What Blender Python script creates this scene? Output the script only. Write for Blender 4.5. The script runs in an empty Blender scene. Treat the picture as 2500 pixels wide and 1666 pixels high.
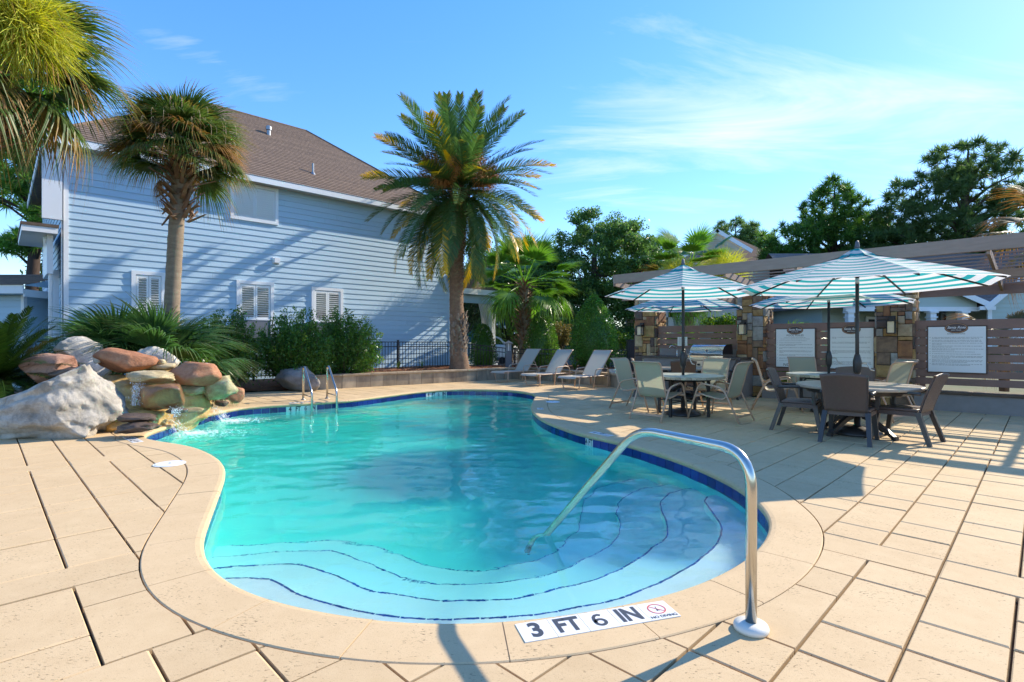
import bpy, bmesh, math, random
import numpy as np
from mathutils import Vector, Matrix, noise as mnoise
from mathutils.geometry import delaunay_2d_cdt
SC = bpy.context.scene
COL = SC.collection
R = math.radians
# ------------------------------------------------------------------ camera
cam_data = bpy.data.cameras.new('camera')
cam = bpy.data.objects.new('camera', cam_data)
COL.objects.link(cam)
SC.camera = cam
cam_data.sensor_width = 36.0
cam_data.lens = 18.72
cam_data.clip_start = 0.05
cam_data.clip_end = 3000.0
cam.location = (0, 0, 1.3)
cam.rotation_euler = (R(90), 0, 0)
# ------------------------------------------------------------------ sun direction and sky
SUN_EL = R(32.5)
SUN_AZ = math.atan2(0.86, 0.51)          # clockwise from +Y
SUN = Vector((math.sin(SUN_AZ) * math.cos(SUN_EL), math.cos(SUN_AZ) * math.cos(SUN_EL), math.sin(SUN_EL)))
world = bpy.data.worlds.new('World')
SC.world = world
world.use_nodes = True
wnt = world.node_tree
wn, wl = wnt.nodes, wnt.links
wn.clear()
def wnode(t, **kw):
    n = wn.new(t)
    for k, v in kw.items():
        setattr(n, k, v)
    return n
def wmath(op, a, b=None, c=None, clamp=False):
    n = wnode('ShaderNodeMath', operation=op, use_clamp=clamp)
    for i, v in enumerate((a, b, c)):
        if v is None: continue
        if isinstance(v, (int, float)): n.inputs[i].default_value = v
        else: wl.new(v, n.inputs[i])
    return n.outputs[0]
wout = wnode('ShaderNodeOutputWorld')
wbg = wnode('ShaderNodeBackground')
wbg.inputs[1].default_value = 0.15
sky = wnode('ShaderNodeTexSky', sky_type='NISHITA', sun_disc=False)
sky.sun_elevation = SUN_EL
sky.sun_rotation = SUN_AZ
sky.altitude = 0
sky.air_density = 1.0
sky.dust_density = 0.12
sky.ozone_density = 4.0
hs = wnode('ShaderNodeHueSaturation')
hs.inputs['Hue'].default_value = 0.512
hs.inputs['Saturation'].default_value = 1.46
hs.inputs['Value'].default_value = 1.0
sg = wnode('ShaderNodeGamma')
sg.inputs[1].default_value = 0.72
wl.new(sky.outputs[0], sg.inputs[0])
wl.new(sg.outputs[0], hs.inputs['Color'])
wtc = wnode('ShaderNodeTexCoord')
wsep = wnode('ShaderNodeSeparateXYZ')
wl.new(wtc.outputs['Generated'], wsep.inputs[0])
dx, dy, dz = wsep.outputs
# thin cirrus: noise on a flat cloud deck seen from below
dzc = wmath('MAXIMUM', dz, 0.03)
cu = wmath('DIVIDE', dx, wmath('ADD', dzc, 0.12))
cv = wmath('DIVIDE', dy, wmath('ADD', dzc, 0.12))
ccomb = wnode('ShaderNodeCombineXYZ')
wl.new(cu, ccomb.inputs[0]); wl.new(cv, ccomb.inputs[1])
cmap = wnode('ShaderNodeMapping')
cmap.inputs['Rotation'].default_value = (0, 0, R(25))
cmap.inputs['Scale'].default_value = (0.45, 1.5, 1)
cmap.inputs['Location'].default_value = (3.1, 0.35, 0)
wl.new(ccomb.outputs[0], cmap.inputs[0])
cn = wnode('ShaderNodeTexNoise')
cn.inputs['Scale'].default_value = 1.5
cn.inputs['Detail'].default_value = 9
cn.inputs['Roughness'].default_value = 0.62
cn.inputs['Distortion'].default_value = 1.3
wl.new(cmap.outputs[0], cn.inputs['Vector'])
cn2 = wnode('ShaderNodeTexNoise')
cn2.inputs['Scale'].default_value = 0.62
cn2.inputs['Detail'].default_value = 2
wl.new(ccomb.outputs[0], cn2.inputs['Vector'])
# two larger cloud banks, given by their bearing (x/y) and rise (z/y)
dyc = wmath('MAXIMUM', dy, 0.02)
bu = wmath('DIVIDE', dx, dyc)
bv = wmath('DIVIDE', dz, dyc)
def bank(u0, v0, su, sv, tilt):
    a = wmath('SUBTRACT', bu, u0); b = wmath('SUBTRACT', bv, v0)
    a2 = wmath('ADD', wmath('MULTIPLY', a, math.cos(tilt)), wmath('MULTIPLY', b, math.sin(tilt)))
    b2 = wmath('SUBTRACT', wmath('MULTIPLY', b, math.cos(tilt)), wmath('MULTIPLY', a, math.sin(tilt)))
    q = wmath('ADD', wmath('POWER', wmath('DIVIDE', a2, su), 2), wmath('POWER', wmath('DIVIDE', b2, sv), 2))
    return wmath('SUBTRACT', 1.0, wmath('SQRT', q), clamp=True)
b1 = bank(0.40, 0.43, 0.42, 0.17, 0.12)
b2 = bank(0.75, 0.45, 0.50, 0.15, 0.05)
b3 = bank(-0.55, 0.52, 0.22, 0.06, -0.5)
banks = wmath('MAXIMUM', wmath('MAXIMUM', b1, wmath('MULTIPLY', b2, 0.8)), wmath('MULTIPLY', b3, 0.8))
thr = wmath('SUBTRACT', 0.555, wmath('MULTIPLY', banks, 0.26))
thr = wmath('SUBTRACT', thr, wmath('MULTIPLY', wmath('SUBTRACT', cn2.outputs['Fac'], 0.5), 0.25))
cm = wmath('MULTIPLY', wmath('SUBTRACT', cn.outputs['Fac'], thr), 2.1, clamp=True)
cm = wmath('MULTIPLY', wmath('POWER', cm, 1.15), 0.9, clamp=True)
cm = wmath('MULTIPLY', cm, wmath('MULTIPLY', wmath('SUBTRACT', dz, 0.02), 8.0, clamp=True))
cmix = wnode('ShaderNodeMix', data_type='RGBA')
wl.new(cm, cmix.inputs['Factor'])
wl.new(hs.outputs[0], cmix.inputs['A'])
cmix.inputs['B'].default_value = (2.6, 2.65, 2.75, 1)
wl.new(cmix.outputs['Result'], wbg.inputs[0])
wl.new(wbg.outputs[0], wout.inputs[0])
# ------------------------------------------------------------------ sun lamp
sun_data = bpy.data.lights.new('sun', 'SUN')
sun_data.energy = 2.25
sun_data.angle = R(0.53)
sun_data.color = (1.0, 0.89, 0.72)
sun = bpy.data.objects.new('sun', sun_data)
COL.objects.link(sun)
sun.rotation_euler = SUN.to_track_quat('Z', 'Y').to_euler()
# ------------------------------------------------------------------ picture
SC.render.engine = 'CYCLES'
SC.view_settings.view_transform = 'Standard'
SC.view_settings.look = 'None'
SC.view_settings.gamma = 1.0
SC.view_settings.exposure = 1.76
SC.view_settings.use_curve_mapping = False
cy = SC.cycles
cy.use_denoising = True
cy.caustics_refractive = True
cy.caustics_reflective = False
cy.max_bounces = 8
cy.diffuse_bounces = 4
cy.glossy_bounces = 3
cy.transmission_bounces = 6
cy.transparent_max_bounces = 12
cy.sample_clamp_indirect = 20.0
cy.blur_glossy = 1.5
random.seed(7)
np.random.seed(7)
# ================================================================== helpers
HC, FPX = 1.3, 1300.0
SQ = math.sqrt(0.5)
def gpt(px, py, z=0.0):
    """ground point (height z) that was measured at a spot of the photograph"""
    Y = (HC - z) * FPX / (py - 833.0)
    return ((px - 1250.0) / FPX * Y, Y)
def tag(o, label=None, cat=None, group=None, kind=None):
    if label: o['label'] = label
    if cat: o['category'] = cat
    if group: o['group'] = group
    if kind: o['kind'] = kind
    return o
def thing(name, label, cat, loc=(0, 0, 0), rz=0.0, group=None):
    o = bpy.data.objects.new(name, None)
    o.empty_display_size = 0.1
    COL.objects.link(o)
    o.location = loc
    o.rotation_euler = (0, 0, rz)
    return tag(o, label, cat, group)
def copy_tree(o, parent=None):
    c = o.copy()
    COL.objects.link(c)
    c.parent = parent
    for ch in list(o.children):
        copy_tree(ch, c)
    return c
def root_loc(p):
    v = Vector((0, 0, 0))
    while p is not None:
        v += p.location
        p = p.parent
    return v
def link(name, me, mats, parent=None, world=False, smooth=False):
    if not isinstance(mats, (list, tuple)): mats = [mats]
    for m in mats: me.materials.append(m)
    if smooth: me.polygons.foreach_set('use_smooth', [True] * len(me.polygons))
    o = bpy.data.objects.new(name, me)
    COL.objects.link(o)
    if parent is not None:
        o.parent = parent
        if world:
            o.location = -root_loc(parent)
    return o
class MB:
    def __init__(s):
        s.v = []; s.f = []; s.mi = []
    def add(s, vs, fs, mi=0):
        k = len(s.v)
        s.v.extend([tuple(p) for p in vs])
        for f in fs:
            s.f.append(tuple(i + k for i in f)); s.mi.append(mi)
        return s
    def box(s, a, b, mi=0):
        x0, y0, z0 = a; x1, y1, z1 = b
        return s.add([(x0, y0, z0), (x1, y0, z0), (x1, y1, z0), (x0, y1, z0), (x0, y0, z1), (x1, y0, z1), (x1, y1, z1), (x0, y1, z1)],
                     [(0, 3, 2, 1), (4, 5, 6, 7), (0, 1, 5, 4), (1, 2, 6, 5), (2, 3, 7, 6), (3, 0, 4, 7)], mi)
    def obox(s, c, ax, ay, az, mi=0):
        c = Vector(c); ax = Vector(ax); ay = Vector(ay); az = Vector(az)
        vs = [c + ax * i + ay * j + az * k for k in (-1, 1) for j in (-1, 1) for i in (-1, 1)]
        return s.add(vs, [(0, 2, 3, 1), (4, 5, 7, 6), (0, 1, 5, 4), (1, 3, 7, 5), (3, 2, 6, 7), (2, 0, 4, 6)], mi)
    def bar(s, p, q, w, h, up=(0, 0, 1), mi=0):
        p = Vector(p); q = Vector(q); d = q - p; L = d.length; d.normalize()
        sd = d.cross(Vector(up))
        if sd.length < 1e-4: sd = d.cross(Vector((0, 1, 0)))
        sd.normalize(); u = sd.cross(d)
        return s.obox((p + q) / 2, d * L / 2, sd * w / 2, u * h / 2, mi)
    def prism(s, poly, z0, z1, mi=0):
        n = len(poly)
        a = sum(poly[i][0] * poly[(i + 1) % n][1] - poly[(i + 1) % n][0] * poly[i][1] for i in range(n))
        if a < 0: poly = poly[::-1]
        vs = [(x, y, z0) for x, y in poly] + [(x, y, z1) for x, y in poly]
        fs = [tuple(range(n - 1, -1, -1)), tuple(range(n, 2 * n))]
        fs += [(i, (i + 1) % n, n + (i + 1) % n, n + i) for i in range(n)]
        return s.add(vs, fs, mi)
    def tube(s, pts, r, n=8, caps=True, closed=False, mi=0, flat=1.0):
        pts = [Vector(p) for p in pts]
        m = len(pts)
        rs = r if isinstance(r, (list, tuple)) else [r] * m
        prev = None; rings = []
        for i in range(m):
            if closed: t = pts[(i + 1) % m] - pts[i - 1]
            else: t = pts[min(i + 1, m - 1)] - pts[max(i - 1, 0)]
            if t.length < 1e-9: t = Vector((0, 0, 1))
            t.normalize()
            if prev is None:
                ref = Vector((0, 0, 1)) if abs(t.z) < 0.9 else Vector((1, 0, 0))
                u = t.cross(ref).normalized()
            else:
                u = prev - t * prev.dot(t)
                u = u.normalized() if u.length > 1e-6 else t.orthogonal().normalized()
            prev = u
            w = t.cross(u)
            rings.append([pts[i] + (u * math.cos(2 * math.pi * k / n) + w * flat * math.sin(2 * math.pi * k / n)) * rs[i] for k in range(n)])
        vs = [p for rg in rings for p in rg]
        fs = []
        for i in range(m if closed else m - 1):
            j = (i + 1) % m
            for k in range(n):
                fs.append((i * n + k, i * n + (k + 1) % n, j * n + (k + 1) % n, j * n + k))
        if caps and not closed:
            fs.append(tuple(range(n - 1, -1, -1)))
            fs.append(tuple((m - 1) * n + k for k in range(n)))
        return s.add(vs, fs, mi)
    def lathe(s, prof, c=(0, 0, 0), n=24, mi=0, caps=True):
        cx, cy_, cz = c
        vs = []; fs = []
        for r, z in prof:
            for k in range(n):
                a = 2 * math.pi * k / n
                vs.append((cx + r * math.cos(a), cy_ + r * math.sin(a), cz + z))
        m = len(prof)
        for i in range(m - 1):
            for k in range(n):
                fs.append((i * n + k, i * n + (k + 1) % n, (i + 1) * n + (k + 1) % n, (i + 1) * n + k))
        if caps:
            fs.append(tuple(range(n - 1, -1, -1)))
            fs.append(tuple((m - 1) * n + k for k in range(n)))
        return s.add(vs, fs, mi)
    def mesh(s, name):
        me = bpy.data.meshes.new(name)
        me.from_pydata(s.v, [], s.f)
        if any(s.mi): me.polygons.foreach_set('material_index', s.mi)
        return me
    def build(s, name, mats, parent=None, world=False, smooth=False, bevel=0.0):
        me = s.mesh(name)
        o = link(name, me, mats, parent, world, smooth)
        if bevel:
            md = o.modifiers.new('bevel', 'BEVEL'); md.width = bevel; md.segments = 2; md.limit_method = 'ANGLE'
            md.harden_normals = False
        return o
def bend(pts, rad=0.06, n=5):
    """round the corners of a polyline"""
    pts = [Vector(p) for p in pts]
    out = [pts[0]]
    for i in range(1, len(pts) - 1):
        a, b, c = pts[i - 1], pts[i], pts[i + 1]
        u = (a - b); v = (c - b)
        r = min(rad, u.length * .48, v.length * .48)
        p, q = b + u.normalized() * r, b + v.normalized() * r
        for k in range(n + 1):
            t = k / n
            out.append(p * (1 - t) ** 2 + b * 2 * t * (1 - t) + q * t * t)
    out.append(pts[-1])
    return out
def spline(pts, per=6, closed=False):
    P = [Vector(p) for p in pts]; n = len(P); out = []
    rng = range(n) if closed else range(n - 1)
    for i in rng:
        p0 = P[(i - 1) % n] if (closed or i > 0) else P[0] * 2 - P[1]
        p1 = P[i]; p2 = P[(i + 1) % n]
        p3 = P[(i + 2) % n] if (closed or i + 2 < n) else P[-1] * 2 - P[-2]
        for k in range(per):
            t = k / per
            out.append(0.5 * ((2 * p1) + (p2 - p0) * t + (2 * p0 - 5 * p1 + 4 * p2 - p3) * t * t + (3 * p1 - p0 - 3 * p2 + p3) * t ** 3))
    if not closed: out.append(P[-1])
    return out
def np_mesh(name, V, Fq):
    """mesh from numpy arrays: V (n,3), Fq (m,k)"""
    me = bpy.data.meshes.new(name)
    V = np.asarray(V, dtype=np.float32); Fq = np.asarray(Fq, dtype=np.int32)
    m, k = Fq.shape
    me.vertices.add(len(V)); me.vertices.foreach_set('co', V.ravel())
    me.loops.add(m * k); me.loops.foreach_set('vertex_index', Fq.ravel())
    me.polygons.add(m)
    me.polygons.foreach_set('loop_start', np.arange(0, m * k, k, dtype=np.int32))
    me.update(calc_edges=True)
    me.validate()
    return me
def inside(p, poly):
    x, y = p; c = False; n = len(poly); j = n - 1
    for i in range(n):
        xi, yi = poly[i]; xj, yj = poly[j]
        if (yi > y) != (yj > y) and x < (xj - xi) * (y - yi) / (yj - yi) + xi: c = not c
        j = i
    return c
def region(polys, test):
    """triangles of the plane cut by the outlines in polys whose centre passes test"""
    vs = []; es = []
    for poly in polys:
        k = len(vs); n = len(poly)
        vs += [Vector((p[0], p[1])) for p in poly]
        es += [(k + i, k + (i + 1) % n) for i in range(n)]
    ov, oe, of, _, _, _ = delaunay_2d_cdt(vs, es, [], 0, 1e-5)
    tris = []
    for f in of:
        for i in range(1, len(f) - 1):
            t = (f[0], f[i], f[i + 1])
            c = (ov[t[0]] + ov[t[1]] + ov[t[2]]) / 3
            if test((c.x, c.y)): tris.append(t)
    return ov, tris
def extrude_region(mb, ov, tris, ztop, zbot, mi=0, bottom=True):
    used = sorted({i for t in tris for i in t}); mp = {i: k for k, i in enumerate(used)}
    n = len(used)
    zt = ztop if callable(ztop) else (lambda x, y: ztop)
    zb = zbot if callable(zbot) else (lambda x, y: zbot)
    vs = [(ov[i].x, ov[i].y, zt(ov[i].x, ov[i].y)) for i in used] + [(ov[i].x, ov[i].y, zb(ov[i].x, ov[i].y)) for i in used]
    fs = []; edges = {}
    for t in tris:
        a, b, c = (ov[i] for i in t)
        if (b - a).cross(c - a) < 0: t = (t[0], t[2], t[1])
        t = tuple(mp[i] for i in t)
        fs.append(t)
        if bottom: fs.append(tuple(i + n for i in t[::-1]))
        for i in range(3):
            e = (t[i], t[(i + 1) % 3])
            edges[e] = edges.get(e, 0) + 1
    for (a, b) in edges:
        if (b, a) not in edges: fs.append((a, a + n, b + n, b))
    mb.add(vs, fs, mi)
# ------------------------------------------------------------------ materials
def new_mat(name):
    m = bpy.data.materials.new(name); m.use_nodes = True
    return m, m.node_tree, m.node_tree.nodes['Principled BSDF']
def nmath(nt, op, a, b=None, clamp=False):
    n = nt.nodes.new('ShaderNodeMath'); n.operation = op; n.use_clamp = clamp
    for i, v in enumerate((a, b)):
        if v is None: continue
        if isinstance(v, (int, float)): n.inputs[i].default_value = v
        else: nt.links.new(v, n.inputs[i])
    return n.outputs[0]
def nmix(nt, fac, a, b, mode='MIX'):
    n = nt.nodes.new('ShaderNodeMix'); n.data_type = 'RGBA'; n.blend_type = mode
    for key, v in (('Factor', fac), ('A', a), ('B', b)):
        if isinstance(v, (int, float)): n.inputs[key].default_value = v
        elif isinstance(v, tuple): n.inputs[key].default_value = (*v, 1) if len(v) == 3 else v
        else: nt.links.new(v, n.inputs[key])
    return n.outputs['Result']
def nnoise(nt, scale, detail=4, rough=0.55, vec=None, dist=0.0):
    n = nt.nodes.new('ShaderNodeTexNoise')
    n.inputs['Scale'].default_value = scale; n.inputs['Detail'].default_value = detail
    n.inputs['Roughness'].default_value = rough; n.inputs['Distortion'].default_value = dist
    if vec is not None: nt.links.new(vec, n.inputs['Vector'])
    return n.outputs['Fac']
def nramp(nt, fac, stops, interp='LINEAR'):
    n = nt.nodes.new('ShaderNodeValToRGB'); n.color_ramp.interpolation = interp
    el = n.color_ramp.elements
    while len(el) > 1: el.remove(el[-1])
    el[0].position = stops[0][0]; el[0].color = (*stops[0][1], 1)
    for p, c in stops[1:]:
        e = el.new(p); e.color = (*c, 1)
    nt.links.new(fac, n.inputs[0])
    return n.outputs['Color']
def ncoord(nt, scale=(1, 1, 1), shift=True):
    tc = nt.nodes.new('ShaderNodeTexCoord')
    mp = nt.nodes.new('ShaderNodeMapping'); mp.inputs['Scale'].default_value = scale
    nt.links.new(tc.outputs['Object'], mp.inputs['Vector'])
    if shift:
        oi = nt.nodes.new('ShaderNodeObjectInfo')
        cb = nt.nodes.new('ShaderNodeCombineXYZ')
        r = nmath(nt, 'MULTIPLY', oi.outputs['Random'], 37.0)
        for i in range(3): nt.links.new(r, cb.inputs[i])
        nt.links.new(cb.outputs[0], mp.inputs['Location'])
    return mp.outputs[0]
def mat(name, c, rough=0.6, c2=None, scale=3.0, detail=5, amt=1.0, bump=0.0, bscale=40.0, metal=0.0, spec=0.5,
        stretch=(1, 1, 1), island=0.0, coat=0.0, rvar=0.0, speck=None, sheen=0.0, rand=0.0, emit=None):
    m, nt, b = new_mat(name)
    vec = ncoord(nt, stretch)
    col = None
    if c2 is not None:
        f = nnoise(nt, scale, detail, 0.6, vec)
        f = nmath(nt, 'MULTIPLY', nmath(nt, 'ADD', nmath(nt, 'MULTIPLY', nmath(nt, 'SUBTRACT', f, 0.5), 2.2), 0.5), amt, clamp=True)
        col = nmix(nt, f, c, c2)
    else:
        f = nnoise(nt, scale, detail, 0.6, vec)
        f = nmath(nt, 'ADD', nmath(nt, 'MULTIPLY', nmath(nt, 'SUBTRACT', f, 0.5), 0.25 * amt), 1.0)
        hv = nt.nodes.new('ShaderNodeHueSaturation'); hv.inputs['Color'].default_value = (*c, 1)
        nt.links.new(f, hv.inputs['Value']); col = hv.outputs[0]
    if speck:
        sc_, th, sc_col = speck
        s_ = nnoise(nt, sc_, 2, 0.5, vec)
        s_ = nmath(nt, 'MULTIPLY', nmath(nt, 'SUBTRACT', s_, th), 14.0, clamp=True)
        col = nmix(nt, s_, col, sc_col)
    if island or rand:
        g = nt.nodes.new('ShaderNodeNewGeometry') if island else nt.nodes.new('ShaderNodeObjectInfo')
        r = g.outputs['Random Per Island'] if island else g.outputs['Random']
        a = island or rand
        f = nmath(nt, 'ADD', nmath(nt, 'MULTIPLY', nmath(nt, 'SUBTRACT', r, 0.5), 2 * a), 1.0)
        hv = nt.nodes.new('ShaderNodeHueSaturation'); nt.links.new(col, hv.inputs['Color']); nt.links.new(f, hv.inputs['Value'])
        col = hv.outputs[0]
    nt.links.new(col, b.inputs['Base Color'])
    b.inputs['Roughness'].default_value = rough
    if rvar:
        rr = nnoise(nt, scale * 2.3, 4, 0.6, vec)
        nt.links.new(nmath(nt, 'ADD', nmath(nt, 'MULTIPLY', nmath(nt, 'SUBTRACT', rr, 0.5), 2 * rvar), rough, clamp=True), b.inputs['Roughness'])
    b.inputs['Metallic'].default_value = metal
    b.inputs['Specular IOR Level'].default_value = spec
    b.inputs['Coat Weight'].default_value = coat
    if bump:
        bn = nt.nodes.new('ShaderNodeBump'); bn.inputs['Strength'].default_value = bump; bn.inputs['Distance'].default_value = 0.01
        nt.links.new(nnoise(nt, bscale, 6, 0.65, vec), bn.inputs['Height'])
        nt.links.new(bn.outputs[0], b.inputs['Normal'])
    return m
def leaf_mat(name, c, c2, trans=0.35, rough=0.45, tip=None, tip_at=(0.6, 1.0), axis=0, spec=0.4, objrand=0.25):
    """leaf: diffuse with some light coming through; colour varies leaf by leaf"""
    m, nt, b = new_mat(name)
    g = nt.nodes.new('ShaderNodeNewGeometry')
    col = nmix(nt, g.outputs['Random Per Island'], c, c2)
    oi = nt.nodes.new('ShaderNodeObjectInfo')
    hv = nt.nodes.new('ShaderNodeHueSaturation'); nt.links.new(col, hv.inputs['Color'])
    nt.links.new(nmath(nt, 'ADD', nmath(nt, 'MULTIPLY', nmath(nt, 'SUBTRACT', oi.outputs['Random'], 0.5), 2 * objrand), 1.0), hv.inputs['Value'])
    col = hv.outputs[0]
    if tip:
        tc = nt.nodes.new('ShaderNodeTexCoord'); sp = nt.nodes.new('ShaderNodeSeparateXYZ')
        nt.links.new(tc.outputs['UV'], sp.inputs[0])
        a0, a1 = tip_at
        jit = nmath(nt, 'MULTIPLY', nmath(nt, 'SUBTRACT', g.outputs['Random Per Island'], 0.5), 0.5)
        f = nmath(nt, 'DIVIDE', nmath(nt, 'SUBTRACT', nmath(nt, 'ADD', sp.outputs[axis], jit), a0), a1 - a0, clamp=True)
        col = nmix(nt, f, col, tip)
    nt.links.new(col, b.inputs['Base Color'])
    b.inputs['Roughness'].default_value = rough
    b.inputs['Specular IOR Level'].default_value = spec
    if trans > 0:
        tr = nt.nodes.new('ShaderNodeBsdfTranslucent')
        hv2 = nt.nodes.new('ShaderNodeHueSaturation'); hv2.inputs['Saturation'].default_value = 1.1; hv2.inputs['Value'].default_value = 1.5
        nt.links.new(col, hv2.inputs['Color']); nt.links.new(hv2.outputs[0], tr.inputs['Color'])
        mx = nt.nodes.new('ShaderNodeMixShader'); mx.inputs[0].default_value = trans
        nt.links.new(b.outputs[0], mx.inputs[1]); nt.links.new(tr.outputs[0], mx.inputs[2])
        nt.links.new(mx.outputs[0], nt.nodes['Material Output'].inputs['Surface'])
    return m
M = {}
M['white'] = mat('white_paint', (.78, .80, .82), .45, scale=2, amt=.3, bump=.05, bscale=30)
M['steel'] = mat('brushed_steel', (.62, .60, .56), .22, c2=(.5, .46, .38), scale=3, metal=1.0, rvar=.08, amt=.7)
M['black_metal'] = mat('black_powder_coat', (.012, .013, .016), .4, scale=6)
M['dark_umbrella'] = mat('dark_bronze', (.022, .018, .016), .4, scale=6, amt=.5)
def text_mesh(txt, size=1.0, bold=0.0, squeeze=1.0, shear=0.0, space=1.0, align='CENTER'):
    cu_ = bpy.data.curves.new('txt', 'FONT')
    cu_.body = txt; cu_.size = size; cu_.align_x = align; cu_.align_y = 'CENTER'
    cu_.offset = bold; cu_.shear = shear; cu_.space_character = space
    o = bpy.data.objects.new('txt', cu_)
    COL.objects.link(o)
    bpy.context.view_layer.update()
    dg = bpy.context.evaluated_depsgraph_get()
    me = bpy.data.meshes.new_from_object(o.evaluated_get(dg))
    bpy.data.objects.remove(o); bpy.data.curves.remove(cu_)
    for v in me.vertices: v.co.x *= squeeze
    return me
def place_mesh(name, me, mats, parent, origin, xdir, ydir, lift=0.0):
    """put a flat XY mesh on a plane given by two directions (world space, written into the vertices)"""
    x = Vector(xdir).normalized(); y = Vector(ydir).normalized(); z = x.cross(y)
    o = Vector(origin) + z * lift
    for v in me.vertices:
        v.co = o + x * v.co.x + y * v.co.y + z * v.co.z
    return link(name, me, mats, parent, True)
# ================================================================== pool outline
INNER= [(-5.019, 7.243), (-5.207, 7.706), (-5.248, 8.067), (-5.381, 8.73), (-5.448, 9.243), (-5.4, 9.821), (-5.359, 10.355), (-4.986, 10.756), (-4.578, 10.984), (-4.083, 11.364), (-3.552, 11.771), (-3.109, 12.548), (-2.604, 13.434), (-2.203, 13.952), (-1.741, 14.283), (-1.237, 14.397), (-0.457, 14.283), (0.055, 14.006), (0.438, 13.384), (0.547, 12.781), (0.419, 11.306), (0.371, 10.472), (0.387, 9.67), (0.466, 9.053), (0.586, 8.536), (0.742, 8.11), (0.854, 7.777), (1.009, 7.47), (1.163, 7.26), (1.391, 6.907), (1.522, 6.648), (1.666, 6.329), (1.789, 6.014), (1.89, 5.695), (1.962, 5.357), (2.013, 5.025), (2.027, 4.685), (1.94, 4.073), (1.845, 3.808), (1.743, 3.617), (1.532, 3.333), (1.375, 3.164), (1.237, 3.041), (1.061, 2.905), (0.909, 2.808), (0.771, 2.736), (0.604, 2.666), (0.445, 2.605), (0.194, 2.523), (0.014, 2.491), (-0.139, 2.473), (-0.284, 2.464), (-0.393, 2.466), (-0.541, 2.481), (-0.656, 2.502), (-0.849, 2.55), (-0.987, 2.598), (-1.124, 2.649), (-1.271, 2.714), (-1.407, 2.795), (-1.569, 2.911), (-1.706, 3.041), (-1.842, 3.2), (-1.946, 3.346), (-2.043, 3.524), (-2.132, 3.722), (-2.271, 4.033), (-2.436, 4.402), (-2.574, 4.716), (-2.702, 5.005), (-2.837, 5.279), (-2.995, 5.556), (-3.166, 5.8), (-3.42, 6.1), (-3.673, 6.356), (-3.925, 6.569), (-4.195, 6.745), (-4.44, 6.867), (-4.641, 6.966), (-4.856, 7.106)]
S1= [(-1.869, 3.465), (-1.762, 3.478), (-1.679, 3.477), (-1.59, 3.461), (-1.501, 3.421), (-1.436, 3.363), (-1.3, 3.258), (-1.156, 3.19), (-0.979, 3.106), (-0.816, 3.042), (-0.647, 3.004), (-0.475, 2.984), (-0.3, 2.983), (-0.134, 2.995), (0.043, 3.017), (0.224, 3.063), (0.525, 3.174), (0.68, 3.243), (0.885, 3.373), (0.992, 3.452), (1.097, 3.542), (1.228, 3.668), (1.391, 3.837), (1.531, 4.009), (1.644, 4.199), (1.719, 4.374), (1.764, 4.585), (1.792, 4.797), (1.815, 5.009), (1.849, 5.121), (1.919, 5.215), (2.028, 5.272), (2.179, 5.32)]
S2= [(-2.123, 3.794), (-2.022, 3.837), (-1.866, 3.865), (-1.724, 3.876), (-1.589, 3.88), (-1.441, 3.851), (-1.26, 3.752), (-1.159, 3.676), (-1.01, 3.569), (-0.856, 3.5), (-0.693, 3.457), (-0.517, 3.405), (-0.342, 3.401), (-0.172, 3.402), (-0.002, 3.423), (0.267, 3.517), (0.543, 3.652), (0.647, 3.725), (0.757, 3.812), (0.889, 3.928), (1.036, 4.077), (1.168, 4.225), (1.282, 4.417), (1.356, 4.628), (1.39, 4.883), (1.413, 5.063), (1.474, 5.279), (1.586, 5.465), (1.769, 5.613), (1.916, 5.678)]
S3= [(-2.339, 4.137), (-2.152, 4.176), (-1.896, 4.263), (-1.601, 4.28), (-1.394, 4.262), (-1.273, 4.193), (-1.069, 4.074), (-0.992, 4.008), (-0.874, 3.955), (-0.803, 3.892), (-0.691, 3.842), (-0.492, 3.79), (-0.391, 3.778), (-0.292, 3.792), (-0.047, 3.826), (0.067, 3.878), (0.3, 3.94), (0.603, 4.212), (0.774, 4.385), (0.872, 4.514), (0.947, 4.7), (0.995, 4.905), (1.011, 5.091), (1.068, 5.378), (1.16, 5.605), (1.313, 5.801), (1.507, 5.929), (1.727, 6.006)]
S4= [(-2.545, 4.502), (-2.14, 4.571), (-1.82, 4.611), (-1.595, 4.627), (-1.451, 4.602), (-1.332, 4.566), (-1.122, 4.53), (-1.027, 4.465), (-0.909, 4.403), (-0.829, 4.325), (-0.678, 4.255), (-0.479, 4.157), (-0.293, 4.128), (-0.173, 4.148), (-0.014, 4.211), (0.202, 4.327), (0.455, 4.609), (0.587, 4.853), (0.663, 5.128), (0.718, 5.441), (0.791, 5.75), (0.95, 6.047), (1.18, 6.291), (1.463, 6.463)]
def resample(P, step, closed=True):
    P = [Vector(p) for p in P]
    n = len(P); out = []; acc = 0.0
    segs = [(P[i], P[(i + 1) % n]) for i in range(n if closed else n - 1)]
    tot = sum((b - a).length for a, b in segs)
    N = max(3, round(tot / step)); st = tot / N; want = 0.0
    for a, b in segs:
        L = (b - a).length
        while want <= acc + L + 1e-9 and len(out) < (N if closed else N + 1):
            out.append(a.lerp(b, (want - acc) / L if L else 0)); want += st
        acc += L
    return out
POOL = resample(spline([(x, y) for x, y in INNER], 6, True), 0.05)
for _ in range(30):
    n_ = len(POOL)
    POOL = [POOL[i - 1] * .25 + POOL[i] * .5 + POOL[(i + 1) % n_] * .25 for i in range(n_)]
POOL = resample(POOL, 0.05)
if sum(POOL[i].x * POOL[(i + 1) % len(POOL)].y - POOL[(i + 1) % len(POOL)].x * POOL[i].y for i in range(len(POOL))) < 0:
    POOL = POOL[::-1]
NP = len(POOL)
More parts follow.
